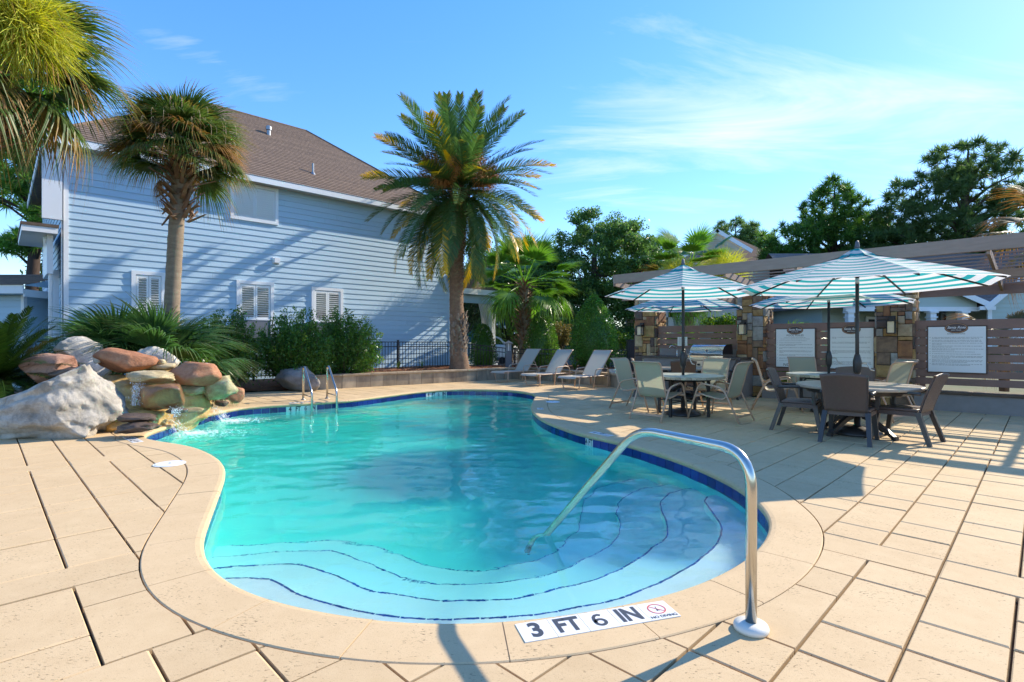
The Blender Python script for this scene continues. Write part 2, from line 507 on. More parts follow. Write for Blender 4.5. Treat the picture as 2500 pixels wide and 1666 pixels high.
def pool_normal(i):
    t = POOL[(i + 2) % NP] - POOL[i - 2]
    return Vector((t.y, -t.x)).normalized()         # points away from the water
PN = [pool_normal(i) for i in range(NP)]
for _ in range(6):
    PN = [(PN[i - 1] + PN[i] * 2 + PN[(i + 1) % NP]).normalized() for i in range(NP)]
def offset(d):
    return [(POOL[i].x + PN[i].x * d, POOL[i].y + PN[i].y * d) for i in range(NP)]
def nearest(x, y):
    return min(range(NP), key=lambda i: (POOL[i].x - x) ** 2 + (POOL[i].y - y) ** 2)
COPW = 0.33
OUT = offset(COPW + 0.008)
OUTC = OUT[::2]
WATER_Z = -0.155
# ------------------------------------------------------------------ materials of the pool and deck
def paver_mat(name, c, c2, dark, isl):
    m, nt, b = new_mat(name)
    vec = ncoord(nt, (1, 1, 1), False)
    g = nt.nodes.new('ShaderNodeNewGeometry')
    tc = nt.nodes.new('ShaderNodeTexCoord')
    pos = g.outputs['Position']
    f = nnoise(nt, 1.3, 5, .6, pos)
    f2 = nnoise(nt, 9.0, 5, .65, pos)
    ff = nmath(nt, 'ADD', nmath(nt, 'MULTIPLY', f, .6), nmath(nt, 'MULTIPLY', f2, .5))
    col = nmix(nt, nmath(nt, 'MULTIPLY', nmath(nt, 'SUBTRACT', ff, .38), 2.2, clamp=True), c, c2)
    # fine grain and small travertine pits drawn out along one direction
    gr = nnoise(nt, 210, 3, .7, pos)
    col = nmix(nt, nmath(nt, 'MULTIPLY', nmath(nt, 'SUBTRACT', gr, .56), 3.0, clamp=True), col, dark)
    mp = nt.nodes.new('ShaderNodeMapping'); mp.inputs['Rotation'].default_value = (0, 0, R(-20)); mp.inputs['Scale'].default_value = (44, 104, 60)
    nt.links.new(pos, mp.inputs['Vector'])
    pit = nnoise(nt, 1.0, 3, .6, mp.outputs[0])
    patch = nnoise(nt, 3.5, 3, .6, pos)
    pf = nmath(nt, 'MULTIPLY', nmath(nt, 'SUBTRACT', nmath(nt, 'ADD', pit, nmath(nt, 'MULTIPLY', patch, .35)), .80), 9.0, clamp=True)
    col = nmix(nt, nmath(nt, 'MULTIPLY', pf, .75), col, tuple(x * .35 for x in dark))
    stain = nnoise(nt, .8, 4, .6, pos)
    col = nmix(nt, nmath(nt, 'MULTIPLY', nmath(nt, 'SUBTRACT', stain, .55), 1.4, clamp=True), col, tuple(x * .78 for x in c2))
    r = g.outputs['Random Per Island']
    hv = nt.nodes.new('ShaderNodeHueSaturation'); nt.links.new(col, hv.inputs['Color'])
    nt.links.new(nmath(nt, 'ADD', nmath(nt, 'MULTIPLY', nmath(nt, 'SUBTRACT', r, .5), 2 * isl), 1.0), hv.inputs['Value'])
    nt.links.new(hv.outputs[0], b.inputs['Base Color'])
    b.inputs['Roughness'].default_value = .82
    b.inputs['Specular IOR Level'].default_value = .25
    bn = nt.nodes.new('ShaderNodeBump'); bn.inputs['Strength'].default_value = .35; bn.inputs['Distance'].default_value = .004
    hh = nmath(nt, 'SUBTRACT', nmath(nt, 'MULTIPLY', gr, .6), nmath(nt, 'MULTIPLY', pf, 1.2))
    nt.links.new(hh, bn.inputs['Height']); nt.links.new(bn.outputs[0], b.inputs['Normal'])
    return m
M['paver'] = paver_mat('deck_paver', (.66, .485, .275), (.55, .385, .205), (.26, .15, .075), .08)
M['coping'] = paver_mat('coping_stone', (.67, .49, .28), (.58, .41, .22), (.27, .16, .08), .045)
M['joint'] = mat('joint_sand', (.10, .062, .038), .95, c2=(.045, .035, .018), scale=14, bump=.4, bscale=120)
M['mortar'] = mat('coping_mortar', (.50, .43, .30), .9, c2=(.30, .26, .16), scale=8)
M['plaster'] = mat('pool_plaster', (.90, .93, .93), .55, c2=(.86, .90, .91), scale=2.0)
M['tile_blue'] = mat('glazed_blue_tile', (.008, .022, .14), .12, c2=(.012, .034, .20), scale=5, rand=.35, spec=.6)
M['plaster_floor'] = mat('depth_tinted_plaster', (.44, .90, .84), .55, c2=(.38, .86, .80), scale=2.0)  # white plaster with the deep water's light absorption put into its colour
M['nosing'] = mat('blue_nosing_tile', (.012, .05, .30), .15, c2=(.02, .07, .36), scale=5, rand=.3)
M['grout'] = mat('white_grout', (.55, .60, .62), .8)
M['marker_white'] = mat('marker_tile', (.80, .79, .75), .35, scale=8, amt=.4)
M['marker_ink'] = mat('marker_lettering', (.055, .062, .075), .5)
M['marker_red'] = mat('marker_red', (.62, .10, .08), .5)
M['ground'] = mat('sandy_ground', (.16, .14, .075), .95, c2=(.07, .10, .03), scale=.6, bump=.4, bscale=20)
# ------------------------------------------------------------------ ground, deck bed
DECK = [(-14, -4), (14, -4), (14, 3.95), (4.45, 13.5), (3.15, 14.55), (2.1, 16.1), (.75, 18.1), (.1, 18.35), (-1.3, 17.15), (-5.05, 14.35),
        (-6.85, 13.45), (-6.35, 11.9), (-6.6, 9.9), (-7.0, 7.75), (-14, 7.75)]
mb = MB()
BIG = 700.0
ov, tr = region([[(-BIG, -BIG), (BIG, -BIG), (BIG, BIG), (-BIG, BIG)], DECK], lambda p: not inside(p, DECK))
mb.add([(v.x, v.y, -.012) for v in ov], tr)
tag(mb.build('ground', M['ground']), kind='structure')
mb = MB()
HOLE = offset(0.22)[::2]
ov, tr = region([DECK, HOLE], lambda p: inside(p, DECK) and not inside(p, HOLE))
extrude_region(mb, ov, tr, -.030, -.065)
deck = tag(mb.build('pool_deck', M['joint']), kind='structure')
# ------------------------------------------------------------------ pavers
U = 0.322
def ab(a, b): return ((a + b) * SQ, (a - b) * SQ)     # a runs up the A joints, b across
pavers = []
A0, B0 = 3.73 - 13 * U, -0.42
def seen(p): return p[1] > -.6 and abs(p[0]) < p[1] * 1.0 + 3.4
def add_rect(a0, a1, b0, b1):
    c = ab((a0 + a1) / 2, (b0 + b1) / 2)
    if not seen(c): return
    pavers.append((a0, a1, b0, b1))
NB = 78; NA = 84
BSPLIT = -7                                           # columns run the other way left of this row
for j in range(BSPLIT, 24):                           # right-hand field: columns along A with a cross band every 13 units
    b0 = B0 + j * U
    for band in range(-1, 5):
        s0 = band * 13
        k = s0 + 1; t = (j * 2 + band) % 3
        first = True
        while k < s0 + 13:
            ln = 2 if t % 3 else 1
            if first and t % 3 == 2: ln = 1
            first = False
            ln = min(ln, s0 + 13 - k)
            add_rect(A0 + k * U, A0 + (k + ln) * U, b0, b0 + U)
            k += ln; t += (2 if ln == 2 else 1) if False else 1
            if t % 3 == 2: t += 1
for band in range(-1, 5):
    a0 = A0 + band * 13 * U
    j = BSPLIT + (1 if band % 2 else 0)
    if j > BSPLIT: add_rect(a0, a0 + U, B0 + BSPLIT * U, B0 + (BSPLIT + 1) * U)
    while j < 24:
        add_rect(a0, a0 + U, B0 + j * U, B0 + min(j + 2, 24) * U); j += 2
BL = B0 + BSPLIT * U
for i in range(-30, 60):                              # left-hand field: columns along B, bands along A
    a0 = 0.03 + i * U
    k = 0; t = (i * 2) % 3
    while k < 40:
        if k % 11 == 3:
            if i % 2 == 0: add_rect(a0, a0 + 2 * U, BL - (k + 1) * U, BL - k * U)
            k += 1; continue
        ln = 1 if t % 3 == 0 else 2
        nxt = k + (3 - k % 11) % 11
        if nxt > k: ln = min(ln, nxt - k)
        add_rect(a0, a0 + U, BL - (k + ln) * U, BL - k * U)
        k += ln; t += 1
def poly_dist_in(p, poly): return inside(p, poly)
gap = 0.0062
items = []
rngp = random.Random(3)
for (a0, a1, b0, b1) in pavers:
    q = [ab(a0 + gap, b0 + gap), ab(a1 - gap, b0 + gap), ab(a1 - gap, b1 - gap), ab(a0 + gap, b1 - gap)]
    mids = [ab(a0 + (a1 - a0) * u, b0 + (b1 - b0) * v) for u in (0.02, .25, .5, .75, .98) for v in (0.02, .25, .5, .75, .98)]
    st = [inside(m_, DECK) and not inside(m_, OUTC) for m_ in mids]
    if not any(st): continue
    c = ab((a0 + a1) / 2, (b0 + b1) / 2)
    z = rngp.uniform(-.0025, .001)
    tl = (rngp.uniform(-.002, .002), rngp.uniform(-.002, .002))
    vis = 1.0 if abs(c[0]) < c[1] * .97 + .25 and c[1] > 1.7 else 0.0
    items.append(((a1 - a0) * (b1 - b0) / (c[1] ** 3) * vis, q, all(st), c, z, tl))
items.sort(key=lambda t: -t[0])
def paver_geo(mb, q, full, c, z, tl):
    zt = lambda x, y: z + (x - c[0]) * tl[0] + (y - c[1]) * tl[1]
    if full:
        e = .006
        qi = [(p[0] + (c[0] - p[0]) * e / .2, p[1] + (c[1] - p[1]) * e / .2) for p in q]
        vs = [(x, y, -.031) for x, y in q] + [(x, y, zt(x, y) - .005) for x, y in q] + [(x, y, zt(x, y)) for x, y in qi]
        ar = (q[1][0] - q[0][0]) * (q[2][1] - q[0][1]) - (q[1][1] - q[0][1]) * (q[2][0] - q[0][0])
        fs = []
        for k in range(4):
            l = (k + 1) % 4
            fs += [(k, l, 4 + l, 4 + k), (4 + k, 4 + l, 8 + l, 8 + k)]
        fs.append((8, 9, 10, 11))
        if ar < 0: fs = [f[::-1] for f in fs]
        mb.add(vs, fs)
    else:
        lo = (min(p[0] for p in q) - .2, min(p[1] for p in q) - .2); hi = (max(p[0] for p in q) + .2, max(p[1] for p in q) + .2)
        polys = [q]
        segs = [i for i in range(len(OUTC)) if lo[0] < OUTC[i][0] < hi[0] and lo[1] < OUTC[i][1] < hi[1]]
        vs = [Vector(p) for p in q]; es = [(0, 1), (1, 2), (2, 3), (3, 0)]
        for ring in (OUTC, DECK):
            for i in range(len(ring)):
                a, b = ring[i], ring[(i + 1) % len(ring)]
                if max(a[0], b[0]) < lo[0] or min(a[0], b[0]) > hi[0] or max(a[1], b[1]) < lo[1] or min(a[1], b[1]) > hi[1]: continue
                k = len(vs); vs += [Vector(a), Vector(b)]; es.append((k, k + 1))
        ov, oe, of, _, _, _ = delaunay_2d_cdt(vs, es, [], 0, 1e-5)
        tris = []
        for f in of:
            for i in range(1, len(f) - 1):
                t = (f[0], f[i], f[i + 1]); m_ = (ov[t[0]] + ov[t[1]] + ov[t[2]]) / 3; m_ = (m_.x, m_.y)
                if abs((ov[t[1]] - ov[t[0]]).cross(ov[t[2]] - ov[t[0]])) < 1e-7: continue
                if inside(m_, q) and inside(m_, DECK) and not inside(m_, OUTC): tris.append(t)
        if tris: extrude_region(mb, ov, tris, zt, -.031, bottom=False)
rest = MB()
npv = 0
for w, q, full, c, z, tl in items:
    if npv < 300:
        mb = MB(); paver_geo(mb, q, full, c, z, tl)
        if mb.v:
            mb.build('paver', M['paver'], deck); npv += 1
    else:
        paver_geo(rest, q, full, c, z, tl)
tag(rest.build('pavers', M['paver'], deck), kind='stuff')
# ------------------------------------------------------------------ the pool
pool = thing('swimming_pool', 'freeform swimming pool with turquoise water, blue waterline tiles and tan stone coping', 'swimming pool', (-1.5, 7.5, 0))
# coping stones
PROF = [(COPW, -.058), (COPW, -.006), (COPW - .006, -.001), (.05, 0), (.022, -.004), (.008, -.013), (.001, -.026), (.003, -.042), (.014, -.055), (.03, -.060)]
blk = 12
i = 0
nblk = NP // blk
starts = [round(k * NP / nblk) for k in range(nblk + 1)]
rc = random.Random(5)
for k in range(nblk):
    i0, i1 = starts[k], starts[k + 1]
    mb = MB()
    rows = []
    dzz = rc.uniform(-.001, .0012)
    idx = list(range(i0, i1 + 1))
    for n_, ii in enumerate(idx):
        p = POOL[ii % NP].copy(); nn = PN[ii % NP]
        if n_ == 0: p = p.lerp(POOL[(ii + 1) % NP], .05)
        if n_ == len(idx) - 1: p = p.lerp(POOL[(ii - 1) % NP], .05)
        rows.append([(p.x + nn.x * d, p.y + nn.y * d, z + .002 + dzz) for d, z in PROF])
    m_ = len(PROF)
    vs = [v for r_ in rows for v in r_]
    fs = []
    for a in range(len(rows) - 1):
        for b in range(m_):
            c = (b + 1) % m_
            fs.append((a * m_ + b, a * m_ + c, (a + 1) * m_ + c, (a + 1) * m_ + b))
    fs.append(tuple(range(m_ - 1, -1, -1))); L = (len(rows) - 1) * m_
    fs.append(tuple(L + b for b in range(m_)))
    mb.add(vs, fs)
    o = mb.build('coping_stone', M['coping'], pool, True)
# mortar under the coping joints
mb = MB()
rows = [[(POOL[i].x + PN[i].x * d, POOL[i].y + PN[i].y * d, z) for d, z in ((COPW - .01, -.062), (COPW - .01, -.004), (.02, -.004), (.02, -.058), (.02, -.062))] for i in range(0, NP, 2)]
for a in range(len(rows)):
    b = (a + 1) % len(rows); k = len(mb.v)
    mb.add(rows[a] + rows[b], [(0, 1, 6, 5), (1, 2, 7, 6), (2, 3, 8, 7), (3, 4, 9, 8)])
mb.build('coping_mortar', M['mortar'], pool, True)
# waterline tiles (inside face)
TL = 0.155
inner_off = [Vector((POOL[i].x + PN[i].x * .024, POOL[i].y + PN[i].y * .024)) for i in range(NP)]
ring = resample(inner_off, TL)
NT = len(ring)
def tile_skip():
    sk = {}
    for (x, y, n_) in ((-4.33, 11.17, 3), (-1.98, 14.12, 3), (1.09, 7.35, 1)):
        i = min(range(NT), key=lambda k: (ring[k].x - x) ** 2 + (ring[k].y - y) ** 2)
        sk[i] = n_
    return sk
SK = tile_skip()
skipset = {}
for i, n_ in SK.items():
    w = {3: (-2, 2), 1: (0, 1)}[n_]
    for k in range(w[0], w[1]): skipset[(i + k) % NT] = i
tile_centre = {}
for i in range(NT):
    a, b = ring[i], ring[(i + 1) % NT]
    d = (b - a).normalized(); n2 = Vector((d.y, -d.x))
    g_ = .003
    p = a + d * g_; q = b - d * g_
    mb = MB()
    z0, z1 = -.212, -.061
    mb.add([(p.x, p.y, z0), (q.x, q.y, z0), (q.x, q.y, z1), (p.x, p.y, z1),
            (p.x + n2.x * .008, p.y + n2.y * .008, z0), (q.x + n2.x * .008, q.y + n2.y * .008, z0), (q.x + n2.x * .008, q.y + n2.y * .008, z1), (p.x + n2.x * .008, p.y + n2.y * .008, z1)],
           [(0, 3, 2, 1), (0, 1, 5, 4), (1, 2, 6, 5), (3, 0, 4, 7), (2, 3, 7, 6)])
    if i in skipset:
        mb.build('depth_marker_tile', M['marker_white'], pool, True)
    else:
        mb.build('waterline_tile', M['tile_blue'], pool, True)
# shell
def floor_z(x, y): return -1.12 - .30 * min(max((y - 4.5) / 9.0, 0), 1)
wall_off = [(POOL[i].x + PN[i].x * .033, POOL[i].y + PN[i].y * .033) for i in range(0, NP, 2)]
mb = MB()
n_ = len(wall_off)
for i in range(n_):
    a, b = wall_off[i], wall_off[(i + 1) % n_]
    mb.add([(a[0], a[1], -.062), (b[0], b[1], -.062), (b[0], b[1], -1.6), (a[0], a[1], -1.6)], [(0, 1, 2, 3)])
mb.build('pool_wall', M['plaster_floor'], pool, True)
mb = MB()
ov, tr = region([offset(.08)[::3]], lambda p: True)
big = [(-7, 1.8), (3, 1.8), (3, 15.2), (-7, 15.2)]
gx = [(-7 + .5 * i) for i in range(21)]
vs = []; fs = []
for j in range(28):
    for i in range(21): vs.append((-7 + .5 * i, 1.8 + .5 * j, floor_z(0, 1.8 + .5 * j)))
for j in range(27):
    for i in range(20): fs.append((j * 21 + i, j * 21 + i + 1, (j + 1) * 21 + i + 1, (j + 1) * 21 + i))
mb = MB().add(vs, fs)
mb.build('pool_floor', M['plaster_floor'], pool, True)
# entry steps with blue nosing tiles
POOLW = offset(.05)[::2]
for n_step, (S, zs) in enumerate(((S1, -.38), (S2, -.60), (S3, -.80), (S4, -.98))):
    cur = [(p.x, p.y) for p in spline([(x, y) for x, y in S], 5)]
    a, b = cur[0], cur[-1]
    ext0 = (a[0] - .5, a[1] - .02); ext1 = (b[0] + .45, b[1] + .12)
    loop = [ext0] + cur + [ext1, (3.5, b[1]), (3.5, 1.2), (-4.0, 1.2), (-4.0, a[1])]
    ov, tr = region([loop, POOLW], lambda p: inside(p, loop) and inside(p, POOLW))
    mb = MB(); extrude_region(mb, ov, tr, zs, -1.5, bottom=False)
    st = mb.build('step', M['plaster'], pool, True)
    rs = resample([Vector(p) for p in cur], .152, False)
    wn = (.010, .008, .004, .002)[n_step]  # thinner on deeper steps: fading through the water put into the strip width
    for k in range(len(rs) - 1):
        p, q = rs[k], rs[k + 1]
        if not (inside((p.x, p.y), POOLW) and inside((q.x, q.y), POOLW)): continue
        d = (q - p).normalized(); nn = Vector((d.y, -d.x))       # towards the shallow side
        p = p + d * .004; q = q - d * .004
        mb = MB()
        vs = []
        for (s_, zz) in ((-.003, zs - .006), (-.003, zs + .003), (wn, zs + .003), (wn, zs - .01)):
            vs.append((p.x + nn.x * s_, p.y + nn.y * s_, zz))
        for (s_, zz) in ((-.003, zs - .006), (-.003, zs + .003), (wn, zs + .003), (wn, zs - .01)):
            vs.append((q.x + nn.x * s_, q.y + nn.y * s_, zz))
        mb.add(vs, [(0, 1, 5, 4), (1, 2, 6, 5), (2, 3, 7, 6), (0, 3, 2, 1), (4, 5, 6, 7)])
        mb.build('nosing_tile', M['nosing'], pool, True)
# depth markers in the coping and on the waterline
def six_mesh(size):
    mb = MB(); w = size * .052
    def stroke(P_, closed=False):
        P_ = [Vector((x, y, 0)) * size for x, y in P_]; vs = []; n_ = len(P_)
        for i, p in enumerate(P_):
            t = (P_[(i + 1) % n_] - P_[i - 1]) if closed else (P_[min(i + 1, n_ - 1)] - P_[max(i - 1, 0)])
            t.normalize(); s_ = Vector((-t.y, t.x, 0)) * w
            vs += [p + s_, p - s_]
        mb.add(vs, [(2 * i, 2 * i + 1, 2 * ((i + 1) % n_) + 1, 2 * ((i + 1) % n_)) for i in range(n_ if closed else n_ - 1)])
    stroke([(.145 * math.cos(a), -.12 + .145 * math.sin(a)) for a in [2 * math.pi * k / 28 for k in range(28)]], True)
    stroke([(-.147, -.12), (-.145, .02), (-.11, .16), (-.03, .25), (.06, .262), (.13, .215)])
    return mb.mesh('six')
def marker_row(origin, ang, words, diving, size=.155, up=None):
    """flat tiles on the coping, read from the side that faces -normal"""
    x = Vector((math.cos(ang), math.sin(ang), 0)); y = Vector((-x.y, x.x, 0))
    n_ = len(words) + (1 if diving else 0)
    for k in range(n_):
        c = Vector((origin[0], origin[1], 0)) + x * size * (k - (n_ - 1) / 2)
        mb = MB().obox((c.x, c.y, .0035), x * (size / 2 - .0015), y * (size / 2 - .0015), (0, 0, .0018))
        t = mb.build('depth_marker_tile', M['marker_white'], pool, True)
        if k < len(words):
            me = six_mesh(size * 1.06) if words[k] == '6' else text_mesh(words[k], size * 1.0, .006 * size / .155, .82 if len(words[k]) == 1 else .74)
            place_mesh('lettering', me, M['marker_ink'], t, (c.x, c.y, .0062), x, y)
        else:
            me = text_mesh('NO DIVING', size * .19, .0006, .9)
            place_mesh('lettering', me, M['marker_ink'], t, tuple(c - y * size * .36 + Vector((0, 0, .0062))), x, y)
            rg = MB(); r0, r1 = size * .29, size * .25; nn = 32
            vs = []; fs = []
            for q in range(nn):
                a = 2 * math.pi * q / nn
                for r_ in (r0, r1):
                    p = c + x * r_ * math.cos(a) + y * (r_ * math.sin(a) + size * .08)
                    vs.append((p.x, p.y, .0066))
            for q in range(nn):
                fs.append((2 * q, 2 * ((q + 1) % nn), 2 * ((q + 1) % nn) + 1, 2 * q + 1))
            rg.add(vs, fs)
            c2 = c + y * size * .08 + Vector((0, 0, .0066))
            d = (x - y).normalized(); e = (x + y).normalized()
            rg.add([c2 + d * r1 + e * size * .014, c2 - d * r1 + e * size * .014, c2 - d * r1 - e * size * .014, c2 + d * r1 - e * size * .014], [(0, 1, 2, 3)])
            rg.build('prohibition_ring', M['marker_red'], t, True)
            fig = MB()
            def fb(p, q, w):
                p = c + x * p[0] * size + y * (p[1] + .08) * size; q = c + x * q[0] * size + y * (q[1] + .08) * size
                d = (q - p).normalized(); s_ = Vector((-d.y, d.x, 0)) * w * size
                fig.add([(p.x + s_.x, p.y + s_.y, .0063), (p.x - s_.x, p.y - s_.y, .0063), (q.x - s_.x * .6, q.y - s_.y * .6, .0063), (q.x + s_.x * .6, q.y + s_.y * .6, .0063)], [(0, 1, 2, 3)])
            fb((.03, .14), (0, .02), .012); fb((0, .02), (-.02, -.07), .022); fb((-.02, -.05), (.05, -.12), .011); fb((-.03, -.06), (-.04, -.13), .011)
            fb((-.035, -.08), (-.015, -.115), .02)
            fig.build('diver_figure', M['marker_ink'], t, True)
marker_row((.405, 2.4725), math.atan2(.225, .75), ['3', 'FT', '6', 'IN'], True)
def coping_marker(x, y, words, diving, toward=-1, size=.13):
    i = nearest(x, y); n2 = PN[i]; p = POOL[i] + n2 * .17
    # read from the water side: text top points away from the pool
    yv = n2; xv = Vector((yv.y, -yv.x))
    marker_row((p.x, p.y), math.atan2(xv.y, xv.x), words, diving, size)
coping_marker(-4.95, 7.1, ['4', 'FT', '6', 'IN'], True, size=.12)
coping_marker(-4.33, 11.17, ['4', 'FT', '6', 'IN'], False)
coping_marker(1.09, 7.35, ['4', 'FT'], True)
coping_marker(.38, 10.2, ['4', 'FT'], False, size=.12)
for i0, n3 in SK.items():
    words = {3: ['4', 'FT', '6', 'IN'], 1: ['4 FT']}[n3]
    w = {3: (-2, 2), 1: (0, 1)}[n3]
    for q, k in enumerate(range(w[1] - 1, w[0] - 1, -1)):
        if q >= len(words): break
        i = (i0 + k) % NT
        a, b = ring[i], ring[(i + 1) % NT]
        d = (b - a).normalized(); c = (a + b) / 2
        wd = words[q]
        me = six_mesh(.13) if wd == '6' else text_mesh(wd, .125, .006, {1: .8, 2: .75}.get(len(wd), .6))
        xd = Vector((-d.x, -d.y, 0)); nn = Vector((-d.y, d.x, 0))
        place_mesh('lettering', me, M['marker_ink'], pool, (c.x + nn.x * .002, c.y + nn.y * .002, -.114), xd, (0, 0, 1))
# ------------------------------------------------------------------ water
def water_z(x, y):
    v = Vector((x * .9 + y * .25, y * 1.5, 0))
    z = .010 * mnoise.noise(v) + .0065 * mnoise.noise(Vector((x * 2.1 - y * .6, y * 3.4, 4.0))) + .0032 * mnoise.noise(Vector((x * 5.2 + y, y * 6.3, 9.0)))
    d = math.hypot(x + 4.9, y - 8.6)                      # stirred up below the falls
    k = math.exp(-(d / 1.7) ** 2)
    z += k * (.012 * mnoise.noise(Vector((x * 5, y * 7, 2))) + .006 * mnoise.noise(Vector((x * 13, y * 15, 3))))
    dr = math.hypot(x - .33, y - 4.1)
    z += .0012 * math.sin(dr * 26) * math.exp(-dr * 1.6)
    return WATER_Z + z
WOUT = offset(.10)[::3]
gs = .04
x0, y0 = min(p[0] for p in WOUT) - .1, min(p[1] for p in WOUT) - .1
nx = int((max(p[0] for p in WOUT) - x0) / gs) + 3; ny = int((max(p[1] for p in WOUT) - y0) / gs) + 3
keep = {}
vs = []; fs = []
def wv(i, j):
    if (i, j) not in keep:
        keep[(i, j)] = len(vs); x = x0 + i * gs; y = y0 + j * gs
        vs.append((x, y, water_z(x, y)))
    return keep[(i, j)]
for j in range(ny):
    yy = y0 + (j + .5) * gs
    xs = []
    n_ = len(WOUT)
    for k in range(n_):
        (ax, ay), (bx, by) = WOUT[k], WOUT[(k + 1) % n_]
        if (ay > yy) != (by > yy): xs.append(ax + (yy - ay) * (bx - ax) / (by - ay))
    xs.sort()
    for k in range(0, len(xs) - 1, 2):
        i0 = int((xs[k] - x0) / gs - .5) + 1; i1 = int((xs[k + 1] - x0) / gs - .5)
        for i in range(i0, i1 + 1): fs.append((wv(i, j), wv(i + 1, j), wv(i + 1, j + 1), wv(i, j + 1)))
ntop = len(fs)
edges = {}
for f in fs:
    for k in range(4): edges[(f[k], f[(k + 1) % 4])] = 1
nv = len(vs); bot = {}
for (a, b) in list(edges):
    if (b, a) not in edges:
        for q in (a, b):
            if q not in bot: bot[q] = len(vs); vs.append((vs[q][0], vs[q][1], -1.75))
        fs.append((b, a, bot[a], bot[b]))
# close the body below the floor
for f in fs[:ntop]:
    g_ = []
    for q in f:
        if q not in bot: bot[q] = len(vs); vs.append((vs[q][0], vs[q][1], -1.75))
        g_.append(bot[q])
    fs.append(tuple(g_[::-1]))
me = bpy.data.meshes.new('water'); me.from_pydata(vs, [], fs)
me.polygons.foreach_set('use_smooth', [k < ntop for k in range(len(fs))])
wm, nt, b = new_mat('pool_water')
nt.nodes.remove(b)
gl = nt.nodes.new('ShaderNodeBsdfGlass'); gl.inputs['IOR'].default_value = 1.333; gl.inputs['Roughness'].default_value = 0.0
bn = nt.nodes.new('ShaderNodeBump'); bn.inputs['Strength'].default_value = .4; bn.inputs['Distance'].default_value = .004
gg = nt.nodes.new('ShaderNodeNewGeometry')
mp = nt.nodes.new('ShaderNodeMapping'); mp.inputs['Scale'].default_value = (7, 12, 1); nt.links.new(gg.outputs['Position'], mp.inputs['Vector'])
nt.links.new(nnoise(nt, 1.0, 3, .5, mp.outputs[0], .6), bn.inputs['Height'])
nt.links.new(bn.outputs[0], gl.inputs['Normal'])
nt.links.new(gl.outputs[0], nt.nodes['Material Output'].inputs['Surface'])
va = nt.nodes.new('ShaderNodeVolumeAbsorption'); va.inputs['Color'].default_value = (.0, .96, .91, 1); va.inputs['Density'].default_value = .62
nt.links.new(va.outputs[0], nt.nodes['Material Output'].inputs['Volume'])
tag(link('water', me, wm), kind='structure')
# ------------------------------------------------------------------ grab rail by the steps
M['escutcheon'] = mat('cream_plastic', (.72, .68, .58), .4, amt=.4)
rail = thing('grab_rail', 'bent stainless steel grab rail standing over the pool entry steps', 'grab rail', (1.078, 2.40, 0))
path = bend([(1.078, 2.40, -.05), (1.082, 2.40, .55), (1.05, 2.46, .815), (.70, 3.14, .79), (.12, 4.29, -.345), (.10, 4.33, -.62)], .30, 8)
path = [path[0]] + path[1:]
pts = bend([(1.078, 2.40, -.02), (1.078, 2.40, .80), (.725, 3.09, .79), (.19, 4.15, -.30), (.12, 4.29, -.80)], .17, 10)
MB().tube(pts, .0245, 20).build('rail_tube', M['steel'], rail, True, True)
MB().lathe([(.074, .0), (.076, .012), (.070, .026), (.045, .034), (.030, .036)], (1.078, 2.40, .001), 32).build('base_cover', M['escutcheon'], rail, True, True)
# ------------------------------------------------------------------ pool ladder at the far side
i = nearest(-4.05, 11.40)
tn = Vector((-PN[i].y, PN[i].x)); pn = PN[i]
lad = thing('pool_ladder', 'stainless steel pool ladder with two looped handrails at the far coping', 'pool ladder', (POOL[i].x, POOL[i].y, 0))
for s_ in (-.26, .26):
    base = POOL[i] + tn * s_
    def lp(d, z): return (base.x + pn.x * d, base.y + pn.y * d, z)
    pts = bend([lp(.62, -.02), lp(.62, .70), lp(.50, .74), lp(-.05, .22), lp(-.07, -.9)], .10, 8)
    MB().tube(pts, .024, 12).build('handrail', M['steel'], lad, True, True)
    MB().lathe([(.05, 0), (.05, .012), (.028, .022)], lp(.62, .001), 20).build('base_cover', M['steel'], lad, True, True)
    MB().tube([lp(.62, .12), lp(-.055, .115)], .012, 8).build('brace', M['steel'], lad, True, True)
for z in (-.36, -.62):
    a = POOL[i] + tn * -.26 + pn * -.07; b = POOL[i] + tn * .26 + pn * -.07
    MB().bar((a.x, a.y, z), (b.x, b.y, z), .09, .025).build('rung', M['white'], lad, True)
# ------------------------------------------------------------------ skimmer lids
for (x, y, lab) in ((-3.62, 5.63, 'round white skimmer lid in the pavers beside the waterfall end of the pool'), (.87, 11.35, 'round white skimmer lid in the pavers beside the far waist of the pool')):
    t = thing('skimmer_lid', lab, 'skimmer lid', (x, y, .0))
    MB().lathe([(.135, .0), (.135, .005), (.128, .0075), (.02, .0075)], (x, y, .0015), 36).build('lid', M['white'], t, True)
    MB().lathe([(.012, 0), (.012, .001)], (x, y, .0096), 12).build('lift_hole', M['marker_ink'], t, True)
    MB().lathe([(.150, .0), (.150, .004), (.137, .004)], (x, y, .0012), 36).build('rim', M['white'], t, True)
